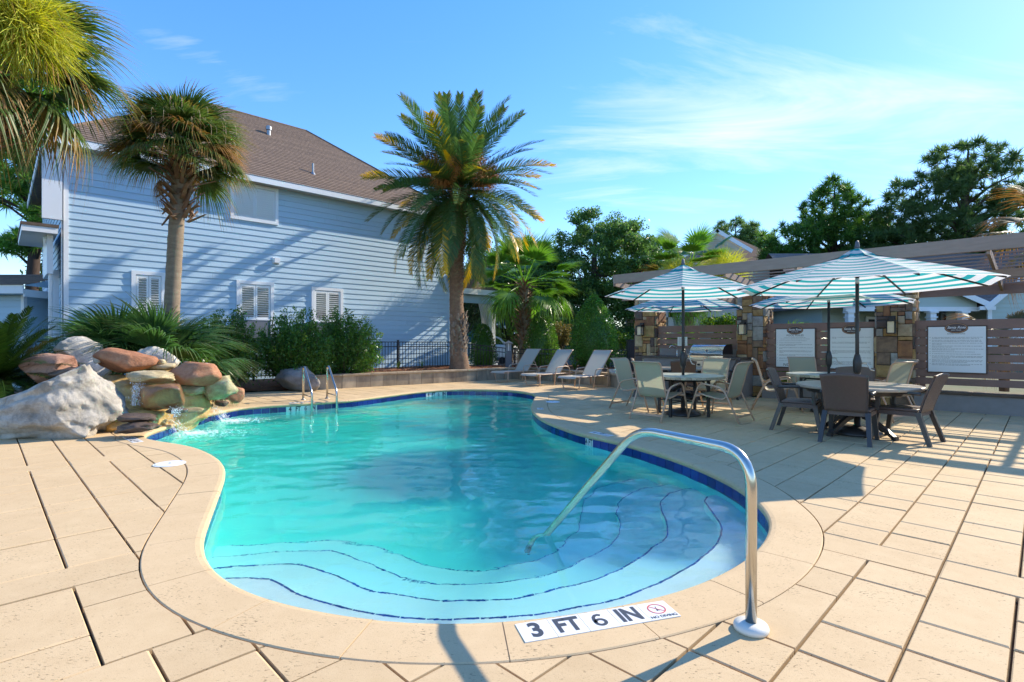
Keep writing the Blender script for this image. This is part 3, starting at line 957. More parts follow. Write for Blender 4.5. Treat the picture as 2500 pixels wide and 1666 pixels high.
# ================================================================== retaining wall and planting beds
M['mulch'] = mat('pine_straw', (.30, .125, .05), .95, c2=(.14, .06, .03), scale=18, bump=.9, bscale=90, island=.35)
M['wall_block'] = mat('weathered_block', (.46, .37, .25), .9, c2=(.15, .12, .085), scale=3.2, stretch=(1, 1, .45), bump=.35, bscale=60, rand=.18)
M['wall_cap'] = mat('wall_cap', (.46, .36, .24), .85, c2=(.26, .19, .12), scale=5, bump=.25, bscale=70, rand=.1)
M['concrete'] = mat('weathered_concrete', (.33, .33, .32), .9, c2=(.24, .235, .22), scale=.5, bump=.2, bscale=40)
wall = thing('retaining_wall', 'low stained concrete block retaining wall with tan cap behind the loungers', 'retaining wall', (-1.0, 17.3, 0))
WL = [(-5.30, 14.12), (-1.45, 17.05), (-.25, 18.05), (.25, 18.25), (.75, 17.95), (2.15, 15.95), (3.10, 14.62), (3.55, 14.95)]
WLP = [Vector(p) for p in WL]
rw = random.Random(11)
for k in range(len(WLP) - 1):
    a, b = WLP[k], WLP[k + 1]
    d = (b - a); L = d.length; d.normalize(); n2 = Vector((-d.y, d.x))
    cnt = max(1, round(L / .42))
    for q in range(cnt):
        p0 = a + d * (L * q / cnt + .004); p1 = a + d * (L * (q + 1) / cnt - .004)
        o_ = rw.uniform(-.006, .006)
        mb = MB()
        P_ = [p0 - n2 * o_, p1 - n2 * o_, p1 + n2 * .22, p0 + n2 * .22]
        mb.prism([(p.x, p.y) for p in P_], -.03, .335)
        mb.build('block', M['wall_block'], wall, True)
    cnt = max(1, round(L / .75))
    for q in range(cnt):
        p0 = a + d * (L * q / cnt + .003); p1 = a + d * (L * (q + 1) / cnt - .003)
        P_ = [p0 - n2 * .035, p1 - n2 * .035, p1 + n2 * .25, p0 + n2 * .25]
        MB().prism([(p.x, p.y) for p in P_], .336, .392).build('cap_stone', M['wall_cap'], wall, True, bevel=.008)
def blob_ground(name, poly, zf, m, step=.22, jit=.03):
    xs = [p[0] for p in poly]; ys = [p[1] for p in poly]
    pts = [Vector(p) for p in poly]; es = [(i, (i + 1) % len(poly)) for i in range(len(poly))]
    x = min(xs)
    while x < max(xs):
        y = min(ys)
        while y < max(ys):
            if inside((x, y), poly): pts.append(Vector((x + random.uniform(-.05, .05), y + random.uniform(-.05, .05))))
            y += step
        x += step
    ov, oe, of, _, _, _ = delaunay_2d_cdt(pts, es, [], 0, 1e-4)
    vs = [(v.x, v.y, zf(v.x, v.y) + jit * mnoise.noise(Vector((v.x * 2.3, v.y * 2.3, 1)))) for v in ov]
    fs = []
    for f in of:
        c = sum((ov[i] for i in f), Vector((0, 0))) / len(f)
        if inside((c.x, c.y), poly):
            if (ov[f[1]] - ov[f[0]]).cross(ov[f[2]] - ov[f[0]]) < 0: f = f[::-1]
            fs.append(f)
    o = MB().add(vs, fs).build(name, m, None, False, True)
    return tag(o, kind='structure')
blob_ground('planting_bed', [(-5.25, 14.3), (-1.45, 17.2), (-.25, 18.2), (.25, 18.4), (.8, 18.05), (2.2, 16.05), (3.15, 14.8), (3.9, 15.4), (4.6, 17.6), (3.2, 20.6), (-2.6, 21.4), (-6.4, 16.8)],
            lambda x, y: .345 + .06 * max(0, math.exp(-((x + 1.7) ** 2 + (y - 17.6) ** 2) / 1.2)), M['mulch'])
blob_ground('planting_bed', [(-6.85, 13.42), (-5.05, 14.32), (-5.3, 14.6), (-6.3, 16.7), (-13.6, 10.2), (-13.6, 7.7), (-7.0, 7.7), (-6.6, 9.9), (-6.3, 11.9)],
            lambda x, y: .02 + .16 * min(1, max(0, (y - .9655 * x - 19.9) / 1.6)), M['mulch'])
# loose pine straw lying on the beds
NS = 9000
rs_ = np.random.RandomState(2)
px_ = rs_.uniform(-9, 4, NS); py_ = rs_.uniform(10, 19.5, NS)
bedA = [(-5.25, 14.5), (-1.45, 17.4), (-.25, 18.4), (.8, 18.2), (2.2, 16.25), (3.15, 15.0), (4.2, 17.2), (3.0, 19.5), (-2.6, 19.5)]
bedB = [(-6.9, 13.2), (-5.05, 14.4), (-5.5, 15.0), (-9, 12.0), (-6.6, 10.6)]
V_ = []; F_ = []
for x, y in zip(px_, py_):
    A_ = inside((x, y), bedA); B_ = inside((x, y), bedB)
    if not (A_ or B_): continue
    z = (.352 + .06 * math.exp(-((x + 1.7) ** 2 + (y - 17.6) ** 2) / 1.2)) if A_ else .03 + .16 * min(1, max(0, (y - .9655 * x - 19.9) / 1.6))
    a = rs_.uniform(0, 6.28); l = rs_.uniform(.06, .13); h = rs_.uniform(0, .05)
    dx_, dy_ = math.cos(a) * l, math.sin(a) * l; wx, wy = -math.sin(a) * .006, math.cos(a) * .006
    k = len(V_); z += .02 * mnoise.noise(Vector((x * 2.3, y * 2.3, 1)))
    V_ += [(x - dx_ - wx, y - dy_ - wy, z + .005), (x + dx_ - wx, y + dy_ - wy, z + h), (x + dx_ + wx, y + dy_ + wy, z + h + .004), (x - dx_ + wx, y - dy_ + wy, z + .012)]
    F_.append((k, k + 1, k + 2, k + 3))
M['straw'] = mat('loose_straw', (.30, .12, .045), .9, island=.5)
tag(link('pine_straw', np_mesh('pine_straw', V_, F_), M['straw']), 'loose reddish pine straw mulch scattered over the planting beds', 'mulch', kind='stuff')
# asphalt lane behind the fence
mb = MB().add([(-3, 24, .0), (40, 24, .0), (40, 60, .0), (-3, 60, .0)], [(0, 1, 2, 3)])
M['asphalt'] = mat('asphalt', (.055, .055, .058), .9, scale=2, bump=.2, bscale=80)
tag(mb.build('road', M['asphalt']), kind='structure')
# ================================================================== blue house
M['siding'] = mat('blue_lap_siding', (.41, .56, .67), .55, c2=(.44, .59, .70), scale=1.2, rand=.025, bump=.12, bscale=22, stretch=(1, 1, 5))
M['shingle'] = mat('brown_shingle', (.215, .148, .102), .92, c2=(.105, .073, .056), scale=9, bump=.5, bscale=70, stretch=(1, 1, 1), rand=.12)
M['soffit'] = mat('soffit', (.55, .54, .50), .6, amt=.4)
M['glass_dark'] = mat('window_glass', (.03, .035, .04), .06, spec=.8)
M['shutter'] = mat('shutter_paint', (.84, .86, .85), .5, amt=.3)
M['screen'] = mat('window_screen', (.16, .17, .19), .5, amt=.3)
LH = Vector((-11.2, 13.3)); RH = Vector((-2.5, 21.7))
AH = (RH - LH).normalized(); NH = Vector((AH.y, -AH.x))     # NH points to the camera side
WLEN = (RH - LH).length
def hp(s, out, z): 
    p = LH + AH * s + NH * out
    return (p.x, p.y, z)
def hs_of(px):                                             # run along the wall of a bearing
    k = (px - 1250.0) / FPX
    # LH.x + AH.x s = k (LH.y + AH.y s)
    return (k * LH.y - LH.x) / (AH.x - k * AH.y)
EAVE = 6.18; DEPTH = 8.4; OVH = .42
house = thing('blue_house', 'two storey pale blue lap siding house with brown shingle hip roof and white trim', 'house', (LH.x, LH.y, 0))
wall_core = MB()
Q = [hp(0, -.02, 0)[:2], hp(WLEN, -.02, 0)[:2], hp(WLEN, -DEPTH, 0)[:2], hp(0, -DEPTH, 0)[:2]]
wall_core.prism(Q, -.1, EAVE + .02)
wall_core.build('wall', M['siding'], house, True)
EXPO = .1775
rh = random.Random(21)
z = .12
nrow = 0
while z < EAVE - .02:
    zt = min(z + EXPO, EAVE + .01)
    cuts = [0.0]
    c = rh.uniform(1.5, 4.2)
    while c < WLEN - .5:
        cuts.append(c); c += rh.choice([3.66, 3.66, 2.4, 1.3])
    cuts.append(WLEN)
    for a, b in zip(cuts[:-1], cuts[1:]):
        a2 = a + (.0012 if a > 0 else 0); b2 = b - (.0012 if b < WLEN else 0)
        mb = MB()
        mb.add([hp(a2, .006, z), hp(b2, .006, z), hp(b2, .030, z), hp(a2, .030, z), hp(a2, .010, zt + .02), hp(b2, .010, zt + .02), hp(a2, .0, zt + .02), hp(b2, .0, zt + .02)],
               [(0, 1, 2, 3)[::-1], (3, 2, 5, 4), (4, 5, 7, 6), (0, 3, 4, 6), (1, 7, 5, 2), (0, 6, 7, 1)])
        mb.build('siding_board', M['siding'], house, True)
    # return on the left end wall
    mb = MB()
    def lp2(u, out, zz):                                      # u runs back along the end wall
        p = LH - NH * u - AH * out
        return (p.x, p.y, zz)
    mb.add([lp2(.02, .006, z), lp2(DEPTH, .006, z), lp2(DEPTH, .030, z), lp2(.02, .030, z), lp2(.02, .010, zt + .02), lp2(DEPTH, .010, zt + .02)],
           [(0, 1, 2, 3), (3, 2, 5, 4)])
    mb.build('siding_board', M['siding'], house, True)
    z += EXPO; nrow += 1
# corner boards
mb = MB().obox(hp(.045, .028, EAVE / 2), AH.to_3d() * .05, NH.to_3d() * .022, (0, 0, EAVE / 2)); mb.build('corner_board', M['white'], house, True)
p = LH - AH * .035 - NH * .04
MB().obox((p.x, p.y, EAVE / 2), AH.to_3d() * .012, NH.to_3d() * .06, (0, 0, EAVE / 2)).build('corner_board', M['white'], house, True)
MB().obox(hp(WLEN - .04, .028, EAVE / 2), AH.to_3d() * .05, NH.to_3d() * .022, (0, 0, EAVE / 2)).build('corner_board', M['white'], house, True)
# roof: hip
RISE = 3.62; HALF = DEPTH / 2
def rp(s, u, z): return hp(s, -u, z)
e0, e1 = -OVH, WLEN + OVH
u0, u1 = -OVH, DEPTH + OVH
run = HALF + OVH
zr0 = EAVE + .10
ridge = [rp(e0 + run, HALF, zr0 + RISE), rp(e1 - run, HALF, zr0 + RISE)]
und = MB()
cor = [rp(e0, u0, zr0), rp(e1, u0, zr0), rp(e1, u1, zr0), rp(e0, u1, zr0)]
und.add(cor + ridge, [(0, 1, 5, 4), (1, 2, 5), (2, 3, 4, 5), (3, 0, 4), (3, 2, 1, 0)])
roof = und.build('roof', M['shingle'], house, True)
NCO = 42
def course(pa0, pa1, pb0, pb1, n_out):
    """one shingle course: lower edge pa0-pa1, upper edge pb0-pb1"""
    a0, a1, b0, b1 = map(Vector, (pa0, pa1, pb0, pb1)); n_ = n_out
    mb = MB()
    mb.add([a0 + n_ * .022, a1 + n_ * .022, b1 + n_ * .010, b0 + n_ * .010, a0 + n_ * .002, a1 + n_ * .002], [(0, 1, 2, 3), (0, 4, 5, 1)])
    return mb
sl = Vector(ridge[0]) - Vector(rp(e0 + run, u0, zr0))
nrm = Vector((AH.x, AH.y, 0)).cross(sl).normalized()
if nrm.z < 0: nrm = -nrm
for k in range(NCO):
    t0, t1 = k / NCO, (k + 1.06) / NCO
    t1 = min(t1, 1)
    def pt(t, side):
        s = (e0 + run * t) if side == 0 else (e1 - run * t)
        return rp(s, u0 + run * t, zr0 + RISE * t)
    course(pt(t0, 0), pt(t0, 1), pt(t1, 0), pt(t1, 1), nrm).build('shingle_course', M['shingle'], roof, True)
    if k % 1 == 0:
        # right-hand hip face
        n2 = Vector((NH.x, NH.y, 0)).cross(Vector(ridge[1]) - Vector(rp(e1, HALF, zr0))).normalized()
        if n2.z < 0: n2 = -n2
        def pr(t, side):
            u = (u0 + run * t) if side == 0 else (u1 - run * t)
            return rp(e1 - run * t, u, zr0 + RISE * t)
        course(pr(t0, 0), pr(t0, 1), pr(t1, 0), pr(t1, 1), n2).build('shingle_course', M['shingle'], roof, True)
MB().tube([ridge[0], ridge[1]], .05, 6).build('ridge_cap', M['shingle'], roof, True)
MB().tube([Vector(ridge[1]) + Vector((0, 0, .01)), Vector(cor[1]) + Vector((0, 0, .03))], .045, 6).build('hip_cap', M['shingle'], roof, True)
MB().tube([Vector(ridge[0]) + Vector((0, 0, .01)), Vector(cor[0]) + Vector((0, 0, .03))], .045, 6).build('hip_cap', M['shingle'], roof, True)
# fascia and soffit
MB().obox(hp(WLEN / 2, OVH - .012, EAVE + .03), AH.to_3d() * (WLEN / 2 + OVH), NH.to_3d() * .014, (0, 0, .10)).build('fascia', M['white'], house, True)
p = LH - AH * (OVH - .012) - NH * (HALF - .0)
MB().obox((p.x, p.y, EAVE + .03), AH.to_3d() * .014, NH.to_3d() * (HALF + OVH - .03), (0, 0, .10)).build('fascia', M['white'], house, True)
MB().obox(hp(WLEN / 2, OVH / 2 - .02, EAVE - .035), AH.to_3d() * (WLEN / 2 + OVH - .02), NH.to_3d() * (OVH / 2), (0, 0, .012)).build('soffit', M['soffit'], house, True)
# boxed end board at the left corner
p = LH - AH * .22 + NH * .06
MB().obox((p.x, p.y, EAVE - .95), AH.to_3d() * .19, NH.to_3d() * .05, (0, 0, .93)).build('end_board', M['white'], house, True)
# windows
def window(s0, s1, z0, z1, closed, name='window'):
    fw = .10
    fr = MB()
    for (a, b, c, d) in ((s0, s1, z1 - fw, z1), (s0, s1, z0, z0 + fw), (s0, s0 + fw, z0 + fw, z1 - fw), (s1 - fw, s1, z0 + fw, z1 - fw)):
        fr.obox(hp((a + b) / 2, .045, (c + d) / 2), AH.to_3d() * (b - a) / 2, NH.to_3d() * .025, (0, 0, (d - c) / 2))
    w = fr.build('window', M['white'], house, True)
    i0, i1, j0, j1 = s0 + fw, s1 - fw, z0 + fw, z1 - fw
    MB().obox(hp((i0 + i1) / 2, .034, (j0 + j1) / 2), AH.to_3d() * (i1 - i0) / 2, NH.to_3d() * .003, (0, 0, (j1 - j0) / 2)).build('backing', M['shutter' if closed else 'glass_dark'], w, True)
    mid = (i0 + i1) / 2
    jl = j0 if closed else j0 + (j1 - j0) * .42
    for (a, b) in ((i0 + .01, mid - .004), (mid + .004, i1 - .01)):
        st = MB()
        for (aa, bb, c, d) in ((a, a + .05, jl, j1 - .015), (b - .05, b, jl, j1 - .015), (a + .05, b - .05, j1 - .085, j1 - .015), (a + .05, b - .05, jl, jl + .07)):
            st.obox(hp((aa + bb) / 2, .045, (c + d) / 2), AH.to_3d() * (bb - aa) / 2, NH.to_3d() * .008, (0, 0, (d - c) / 2))
        nl = max(3, int((j1 - jl - .155) / .066))
        for q in range(nl):
            zc = jl + .07 + (j1 - jl - .155) * (q + .5) / nl
            tilt = 1.25 if closed else .75
            v = NH.to_3d() * math.cos(tilt) * .033 + Vector((0, 0, 1)) * math.sin(tilt) * .033
            nn = NH.to_3d() * -math.sin(tilt) * .004 + Vector((0, 0, 1)) * math.cos(tilt) * .004
            st.obox(hp((a + b) / 2, .046, zc), AH.to_3d() * ((b - a) / 2 - .05), v * (.55 if not closed else .9), nn)
        st.build('shutter', M['shutter'], w, True)
    if not closed:
        MB().obox(hp(mid, .048, (j0 + jl) / 2), AH.to_3d() * (i1 - i0) / 2, NH.to_3d() * .003, (0, 0, (jl - j0) / 2)).build('screen', M['screen'], w, True)
        MB().obox(hp(mid, .052, jl - .012), AH.to_3d() * (i1 - i0) / 2, NH.to_3d() * .012, (0, 0, .018)).build('meeting_rail', M['white'], w, True)
    else:
        # clear pane in front of the closed shutters
        MB().obox(hp(mid, .060, (j0 + j1) / 2), AH.to_3d() * (i1 - i0) / 2, NH.to_3d() * .002, (0, 0, (j1 - j0) / 2)).build('pane', M['pane'], w, True)
pm, nt, b_ = new_mat('clear_pane')
tb = nt.nodes.new('ShaderNodeBsdfTransparent'); gb = nt.nodes.new('ShaderNodeBsdfGlossy'); gb.inputs['Roughness'].default_value = .02
fr_ = nt.nodes.new('ShaderNodeFresnel'); fr_.inputs['IOR'].default_value = 1.22
mxs = nt.nodes.new('ShaderNodeMixShader'); nt.links.new(fr_.outputs[0], mxs.inputs[0]); nt.links.new(tb.outputs[0], mxs.inputs[1]); nt.links.new(gb.outputs[0], mxs.inputs[2])
nt.links.new(mxs.outputs[0], nt.nodes['Material Output'].inputs['Surface'])
M['pane'] = pm
window(hs_of(561), hs_of(678), 4.97, EAVE - .06, True)
window(hs_of(576), hs_of(667), 1.1, 3.14, False)
window(hs_of(759), hs_of(836), 1.1, 3.10, False)
window(hs_of(320), hs_of(403), 1.1, 3.19, False)
# exhaust hood and roof vents
s_ = hs_of(673)
MB().obox(hp(s_, .09, 3.84), AH.to_3d() * .085, NH.to_3d() * .065, (0, 0, .075)).obox(hp(s_, .035, 3.84), AH.to_3d() * .11, NH.to_3d() * .008, (0, 0, .10)).build('exhaust_hood', M['white'], house, True)
M['galv'] = mat('galvanised', (.30, .32, .34), .4, metal=.8)
def roof_pt(px, py):
    # meet the roof plane
    P0 = Vector(cor[0]); d = Vector(((px - 1250) / FPX, 1, -(py - 833) / FPX)); o_ = Vector((0, 0, HC))
    t = (P0 - o_).dot(nrm) / d.dot(nrm)
    return o_ + d * t
v1 = roof_pt(656, 330); v2 = roof_pt(764, 425)
MB().lathe([(.07, -.05), (.07, .16), (.10, .18), (.10, .30), (.04, .34)], tuple(v1), 12).build('roof_vent', M['galv'], roof, True)
MB().lathe([(.10, -.05), (.05, .05), (.035, .06), (.035, .36)], tuple(v2), 12).build('vent_pipe', M['galv'], roof, True)
# downspout, small porch roof at the left end
p = LH - AH * .30 - NH * .25
ds = [(p.x - .05, p.y, 3.9), (p.x - .05, p.y, 3.75), (p.x + .08, p.y + .02, 3.55), (p.x + .08, p.y + .02, .1)]
MB().tube(bend(ds, .08), .04, 8).build('downspout', M['white'], house, True, True)
p = LH - AH * .45 - NH * 1.2
MB().obox((p.x, p.y, 4.0), AH.to_3d() * .33, NH.to_3d() * 1.4, (0, 0, .07)).build('side_eave', M['white'], house, True)
MB().obox((p.x, p.y, 4.11), AH.to_3d() * .35, NH.to_3d() * 1.42, (0, 0, .035)).build('side_roof', M['shingle'], house, True)
p = LH - AH * .25 - NH * .9
MB().obox((p.x, p.y, 3.45), AH.to_3d() * .06, NH.to_3d() * .8, (0, 0, .48)).build('side_panel', M['white'], house, True)
p = LH - AH * .16 - NH * .5
MB().obox((p.x, p.y, 1.5), AH.to_3d() * .10, NH.to_3d() * .10, (0, 0, 1.6)).build('porch_post', M['white'], house, True)
# porch at the right end
PO = RH
def pp(a, n_, z):
    q = RH + AH * a + NH * n_
    return (q.x, q.y, z)
pr_ = MB()
PA, PB_ = 2.35, -3.2
ez = 3.42
pr_.add([pp(0, .15, ez + .72), pp(0, PB_, ez + .72), pp(PA + .35, .35, ez), pp(PA + .35, PB_, ez), pp(0, .35, ez)], [(4, 2, 0), (0, 2, 3, 1)])
pr_.build('porch_roof', M['shingle'], house, True)
MB().obox(pp((PA + .35) / 2, .36, ez - .07), AH.to_3d() * (PA + .35) / 2, NH.to_3d() * .015, (0, 0, .11)).build('porch_fascia', M['white'], house, True)
MB().obox(pp(PA + .34, (PB_ + .36) / 2, ez - .07), AH.to_3d() * .015, NH.to_3d() * (abs(PB_) + .36) / 2, (0, 0, .11)).build('porch_fascia', M['white'], house, True)
MB().obox(pp(PA / 2 + .15, -.05 + .0, ez - .34), AH.to_3d() * (PA / 2), NH.to_3d() * .06, (0, 0, .17)).build('porch_beam', M['siding'], house, True)
MB().obox(pp((PA + .3) / 2, (PB_ + .3) / 2, ez - .165), AH.to_3d() * (PA + .3) / 2, NH.to_3d() * (abs(PB_) + .2) / 2, (0, 0, .008)).build('porch_ceiling', M['siding'], house, True)
cc = pp(PA - .05, -.05, 0)
MB().obox((cc[0], cc[1], 1.5), AH.to_3d() * .11, NH.to_3d() * .11, (0, 0, 1.45)).obox((cc[0], cc[1], 2.72), AH.to_3d() * .15, NH.to_3d() * .15, (0, 0, .06)).obox((cc[0], cc[1], 2.92), AH.to_3d() * .17, NH.to_3d() * .17, (0, 0, .05)).build('porch_column', M['white'], house, True)
M['curtain'] = mat('pale_curtain', (.66, .62, .64), .8)
cv_ = MB(); n_ = 40; rows = 14; vs = []; fs = []
for r_ in range(rows + 1):
    zz = 2.9 - 2.0 * r_ / rows
    wid = .62 - .20 * math.sin(math.pi * min(1, r_ / rows * .95))
    for k in range(n_ + 1):
        u = k / n_
        a = PA - .22 - wid * u
        vs.append(pp(a, -.05 + .035 * math.sin(u * 28) * (1 - .3 * r_ / rows), zz))
for r_ in range(rows):
    for k in range(n_): fs.append((r_ * (n_ + 1) + k, r_ * (n_ + 1) + k + 1, (r_ + 1) * (n_ + 1) + k + 1, (r_ + 1) * (n_ + 1) + k))
cv_.add(vs, fs); cv_.build('curtain', M['curtain'], house, True, True)
rl = MB().bar(pp(.05, -.05, 1.22), pp(PA - .1, -.05, 1.22), .07, .05).build('railing_rail', M['white'], house, True)
MB().bar(pp(.05, -.05, .42), pp(PA - .1, -.05, .42), .06, .05).build('railing_rail', M['white'], house, True)
for k in range(14):
    MB().bar(pp(.15 + k * .155, -.05, .44), pp(.15 + k * .155, -.05, 1.2), .035, .035).build('baluster', M['white'], house, True)
MB().obox(pp(PA / 2 + .1, PB_ / 2 - .1, .1), AH.to_3d() * (PA / 2 + .15), NH.to_3d() * 1.7, (0, 0, .22)).build('porch_floor', M['white'], house, True)
# ================================================================== black picket fence
def picket_fence(pts, z0s, z1s, label, sp=.115):
    P_ = [Vector(p) for p in pts]
    t = thing('picket_fence', label, 'fence', (P_[0].x, P_[0].y, 0), 0, 'black metal pool fence')
    base = Vector((P_[0].x, P_[0].y, 0))
    pk = MB().box((-.008, -.008, 0), (.008, .008, 1)).mesh('picket')
    po_ = MB().box((-.027, -.027, 0), (.027, .027, 1)).box((-.031, -.031, 1), (.031, .031, 1.02)).mesh('post')
    first = [True, True]
    def inst(me, nm, loc, h):
        o = bpy.data.objects.new(nm, me); COL.objects.link(o)
        if not me.materials: me.materials.append(M['black_metal'])
        o.parent = t; o.location = Vector(loc) - base; o.scale = (1, 1, h); o.rotation_euler = (0, 0, ang)
    for k in range(len(P_) - 1):
        a, b = P_[k], P_[k + 1]; d = b - a; L = d.length; d.normalize(); ang = math.atan2(d.y, d.x)
        za, zb = z1s[k], z1s[k + 1]; ya, yb = z0s[k], z0s[k + 1]
        for zz in (-.01, -.17): 
            MB().bar((a.x, a.y, za + zz), (b.x, b.y, zb + zz), .025, .032).build('rail', M['black_metal'], t, True)
        MB().bar((a.x, a.y, ya + .10), (b.x, b.y, yb + .10), .025, .032).build('rail', M['black_metal'], t, True)
        n_ = int(L / sp)
        for q in range(1, n_):
            f = q / n_; p = a + d * L * f
            inst(pk, 'picket', (p.x, p.y, ya + (yb - ya) * f + .03), za + (zb - za) * f - ya - (yb - ya) * f - .03)
        npost = max(1, round(L / 2.3))
        for q in range(npost + (1 if k == len(P_) - 2 else 0)):
            f = q / npost; p = a + d * L * f
            inst(po_, 'post', (p.x, p.y, ya + (yb - ya) * f - .05), za + (zb - za) * f - ya - (yb - ya) * f + .09)
    return t
def fl(px, c=22.25):
    k = (px - 1250) / FPX; y = c / (1 - .9655 * k)
    return (k * y, y)
picket_fence([fl(70), fl(1105)], [.15, .27], [1.30, 1.27], 'black metal picket fence running along in front of the blue house')
picket_fence([fl(1105), (.1, 19.9), (5.0, 18.6)], [.27, .3, .15], [1.27, 1.0, .98], 'black metal picket fence running behind the loungers')
# ================================================================== pergola terrace (its axes run at 45 degrees)
M['taupe_wood'] = mat('taupe_painted_wood', (.34, .245, .19), .6, c2=(.28, .20, .15), scale=4, stretch=(1, 1, 6), bump=.15, bscale=30, rand=.06)
M['slat_wood'] = mat('brown_fence_board', (.27, .152, .108), .55, c2=(.21, .118, .084), scale=4, bump=.15, bscale=30, rand=.08)
M['stucco'] = mat('grey_stucco', (.30, .27, .25), .9, c2=(.24, .215, .195), scale=6, bump=.3, bscale=120)
M['brown_cap'] = mat('brown_cap', (.15, .095, .055), .8, c2=(.09, .055, .035), scale=6, bump=.3, bscale=60)
AD = Vector((SQ, SQ, 0)); BD = Vector((SQ, -SQ, 0)); ZD = Vector((0, 0, 1))
def abz(a, b, z): return AD * a + BD * b + ZD * z          # a: away from the pool, b: along the fence to the right
def b_at(px, a):                                           # b on the line a for a bearing
    k = (px - 1250) / FPX
    # x = (a+b)s, y=(a-b)s, x = k y
    return a * (k - 1) / (k + 1)
AF = 18.45 * SQ                                            # fence line
ACOL = 18.25 * SQ
# ------------------------------------------------------------------ stone columns
STONES = []
for nm, c, c2 in (('gold_stone', (.50, .31, .12), (.28, .155, .05)), ('tan_stone', (.55, .42, .25), (.36, .24, .13)), ('grey_stone', (.42, .40, .35), (.22, .20, .17)),
                  ('dark_stone', (.085, .068, .06), (.16, .105, .075)), ('rust_stone', (.38, .175, .07), (.19, .085, .045)), ('brown_stone', (.30, .195, .115), (.14, .09, .065))):
    STONES.append(mat(nm, c, .85, c2=c2, scale=9, bump=.6, bscale=45))
M['dark_mortar'] = mat('dark_mortar', (.035, .028, .022), .95)
CW = .30                                                   # half width
CH = 2.62
def rubble(W, H, rng):
    """fill a W x H face with uneven rectangles"""
    out = []
    u = .115
    nx_ = max(2, round(W / u)); nz = round(H / (u * .72)); uz = H / nz; ux = W / nx_
    occ = [[False] * nx_ for _ in range(nz)]
    for j in range(nz):
        for i in range(nx_):
            if occ[j][i]: continue
            w, h = rng.choice([(1, 1), (2, 1), (2, 2), (2, 3), (3, 3), (3, 2), (1, 2), (2, 1), (3, 4)])
            w = min(w, nx_ - i); h = min(h, nz - j)
            while any(occ[j][i + q] for q in range(w)): w -= 1
            while any(occ[j + r_][i + q] for r_ in range(h) for q in range(w)): h -= 1
            for r_ in range(h):
                for q in range(w): occ[j + r_][i + q] = True
            out.append((i * ux, (i + w) * ux, j * uz, (j + h) * uz))
    return out
def stone_geo(o3, u, v, n_, rect, rng):
    x0, x1, z0, z1 = rect
    g_ = .006
    x0 += g_; x1 -= g_; z0 += g_; z1 -= g_
    def j_(s=.014): return rng.uniform(-s, s)
    d = rng.uniform(.015, .045)
    base = [(x0, z0), ((x0 + x1) / 2 + j_(), z0 + j_(.006)), (x1, z0), (x1 + j_(.006), (z0 + z1) / 2 + j_()), (x1, z1), ((x0 + x1) / 2 + j_(), z1 + j_(.006)), (x0, z1), (x0 + j_(.006), (z0 + z1) / 2 + j_())]
    cx, cz = (x0 + x1) / 2, (z0 + z1) / 2
    vs = []
    for (x, z) in base: vs.append(o3 + u * x + v * z - n_ * .01)
    for (x, z) in base: vs.append(o3 + u * x + v * z + n_ * (d * .7 + j_(.004)))
    for (x, z) in base: vs.append(o3 + u * (cx + (x - cx) * .72) + v * (cz + (z - cz) * .72) + n_ * (d + j_(.007)))
    vs.append(o3 + u * cx + v * cz + n_ * (d + j_(.006)))
    fs = []
    for k in range(8):
        l = (k + 1) % 8
        fs += [(k, l, 8 + l, 8 + k), (8 + k, 8 + l, 16 + l, 16 + k), (16 + k, 16 + l, 24)]
    mb = MB().add(vs, fs)
    return mb
def stone_column(b, label, seed, lantern_label, lb=-.06, lz=1.62):
    rng = random.Random(seed)
    c = abz(ACOL + CW, b, 0)
    t = thing('stone_column', label, 'column', tuple(c), 0, 'stone columns of the pergola')
    MB().obox(abz(ACOL + CW, b, CH / 2), AD * (CW - .005), BD * (CW - .005), ZD * CH / 2).build('core', M['dark_mortar'], t, True)
    for (o3, u, n_) in ((abz(ACOL, b - CW, 0), BD, -AD), (abz(ACOL + 2 * CW, b - CW, 0), -AD, -BD), (abz(ACOL, b + CW, 0), AD, BD)):
        for rect in rubble(2 * CW, CH, rng):
            stone_geo(o3, u, ZD, n_, rect, rng).build('stone', rng.choices(STONES, [4, 4, 2.2, 2.6, 2, 3])[0], t, True)
    # wall lantern
    p = abz(ACOL - .045, b + lb, lz)
    ln = thing('wall_lantern', lantern_label, 'lantern', tuple(p), 0, 'lanterns on the stone columns')
    k = -AD
    MB().obox(p + k * .02 + ZD * .12, AD * .02, BD * .055, ZD * .06).build('mount', M['black_metal'], ln, True)
    q = p + k * .11
    MB().obox(q + ZD * .075, AD * .085, BD * .085, ZD * .008).obox(q + ZD * .10, AD * .05, BD * .05, ZD * .02).obox(q - ZD * .165, AD * .07, BD * .07, ZD * .008).build('cap', M['black_metal'], ln, True)
    fr = MB()
    for sa in (-1, 1):
        for sb in (-1, 1):
            fr.bar(q + AD * .064 * sa + BD * .064 * sb - ZD * .16, q + AD * .064 * sa + BD * .064 * sb + ZD * .07, .012, .012)
    fr.build('frame', M['black_metal'], ln, True)
    MB().obox(q - ZD * .045, AD * .058, BD * .058, ZD * .11).build('glass', M['amber_glass'], ln, True)
M['amber_glass'] = mat('amber_art_glass', (.55, .42, .20), .15, c2=(.60, .50, .40), scale=9, spec=.7)
bL, bM, bR = b_at(1588, ACOL + CW), b_at(1843, ACOL + CW), b_at(2190, ACOL + CW)
stone_column(bL, 'stacked stone column standing at the sink end of the outdoor kitchen counter', 1, 'black framed amber glass lantern on the stone column at the sink end of the counter', -.05)
stone_column(bM, 'stacked stone column standing between the grill counter and the pool rules sign', 2, 'black framed amber glass lantern on the stone column between grill and pool rules sign', -.12)
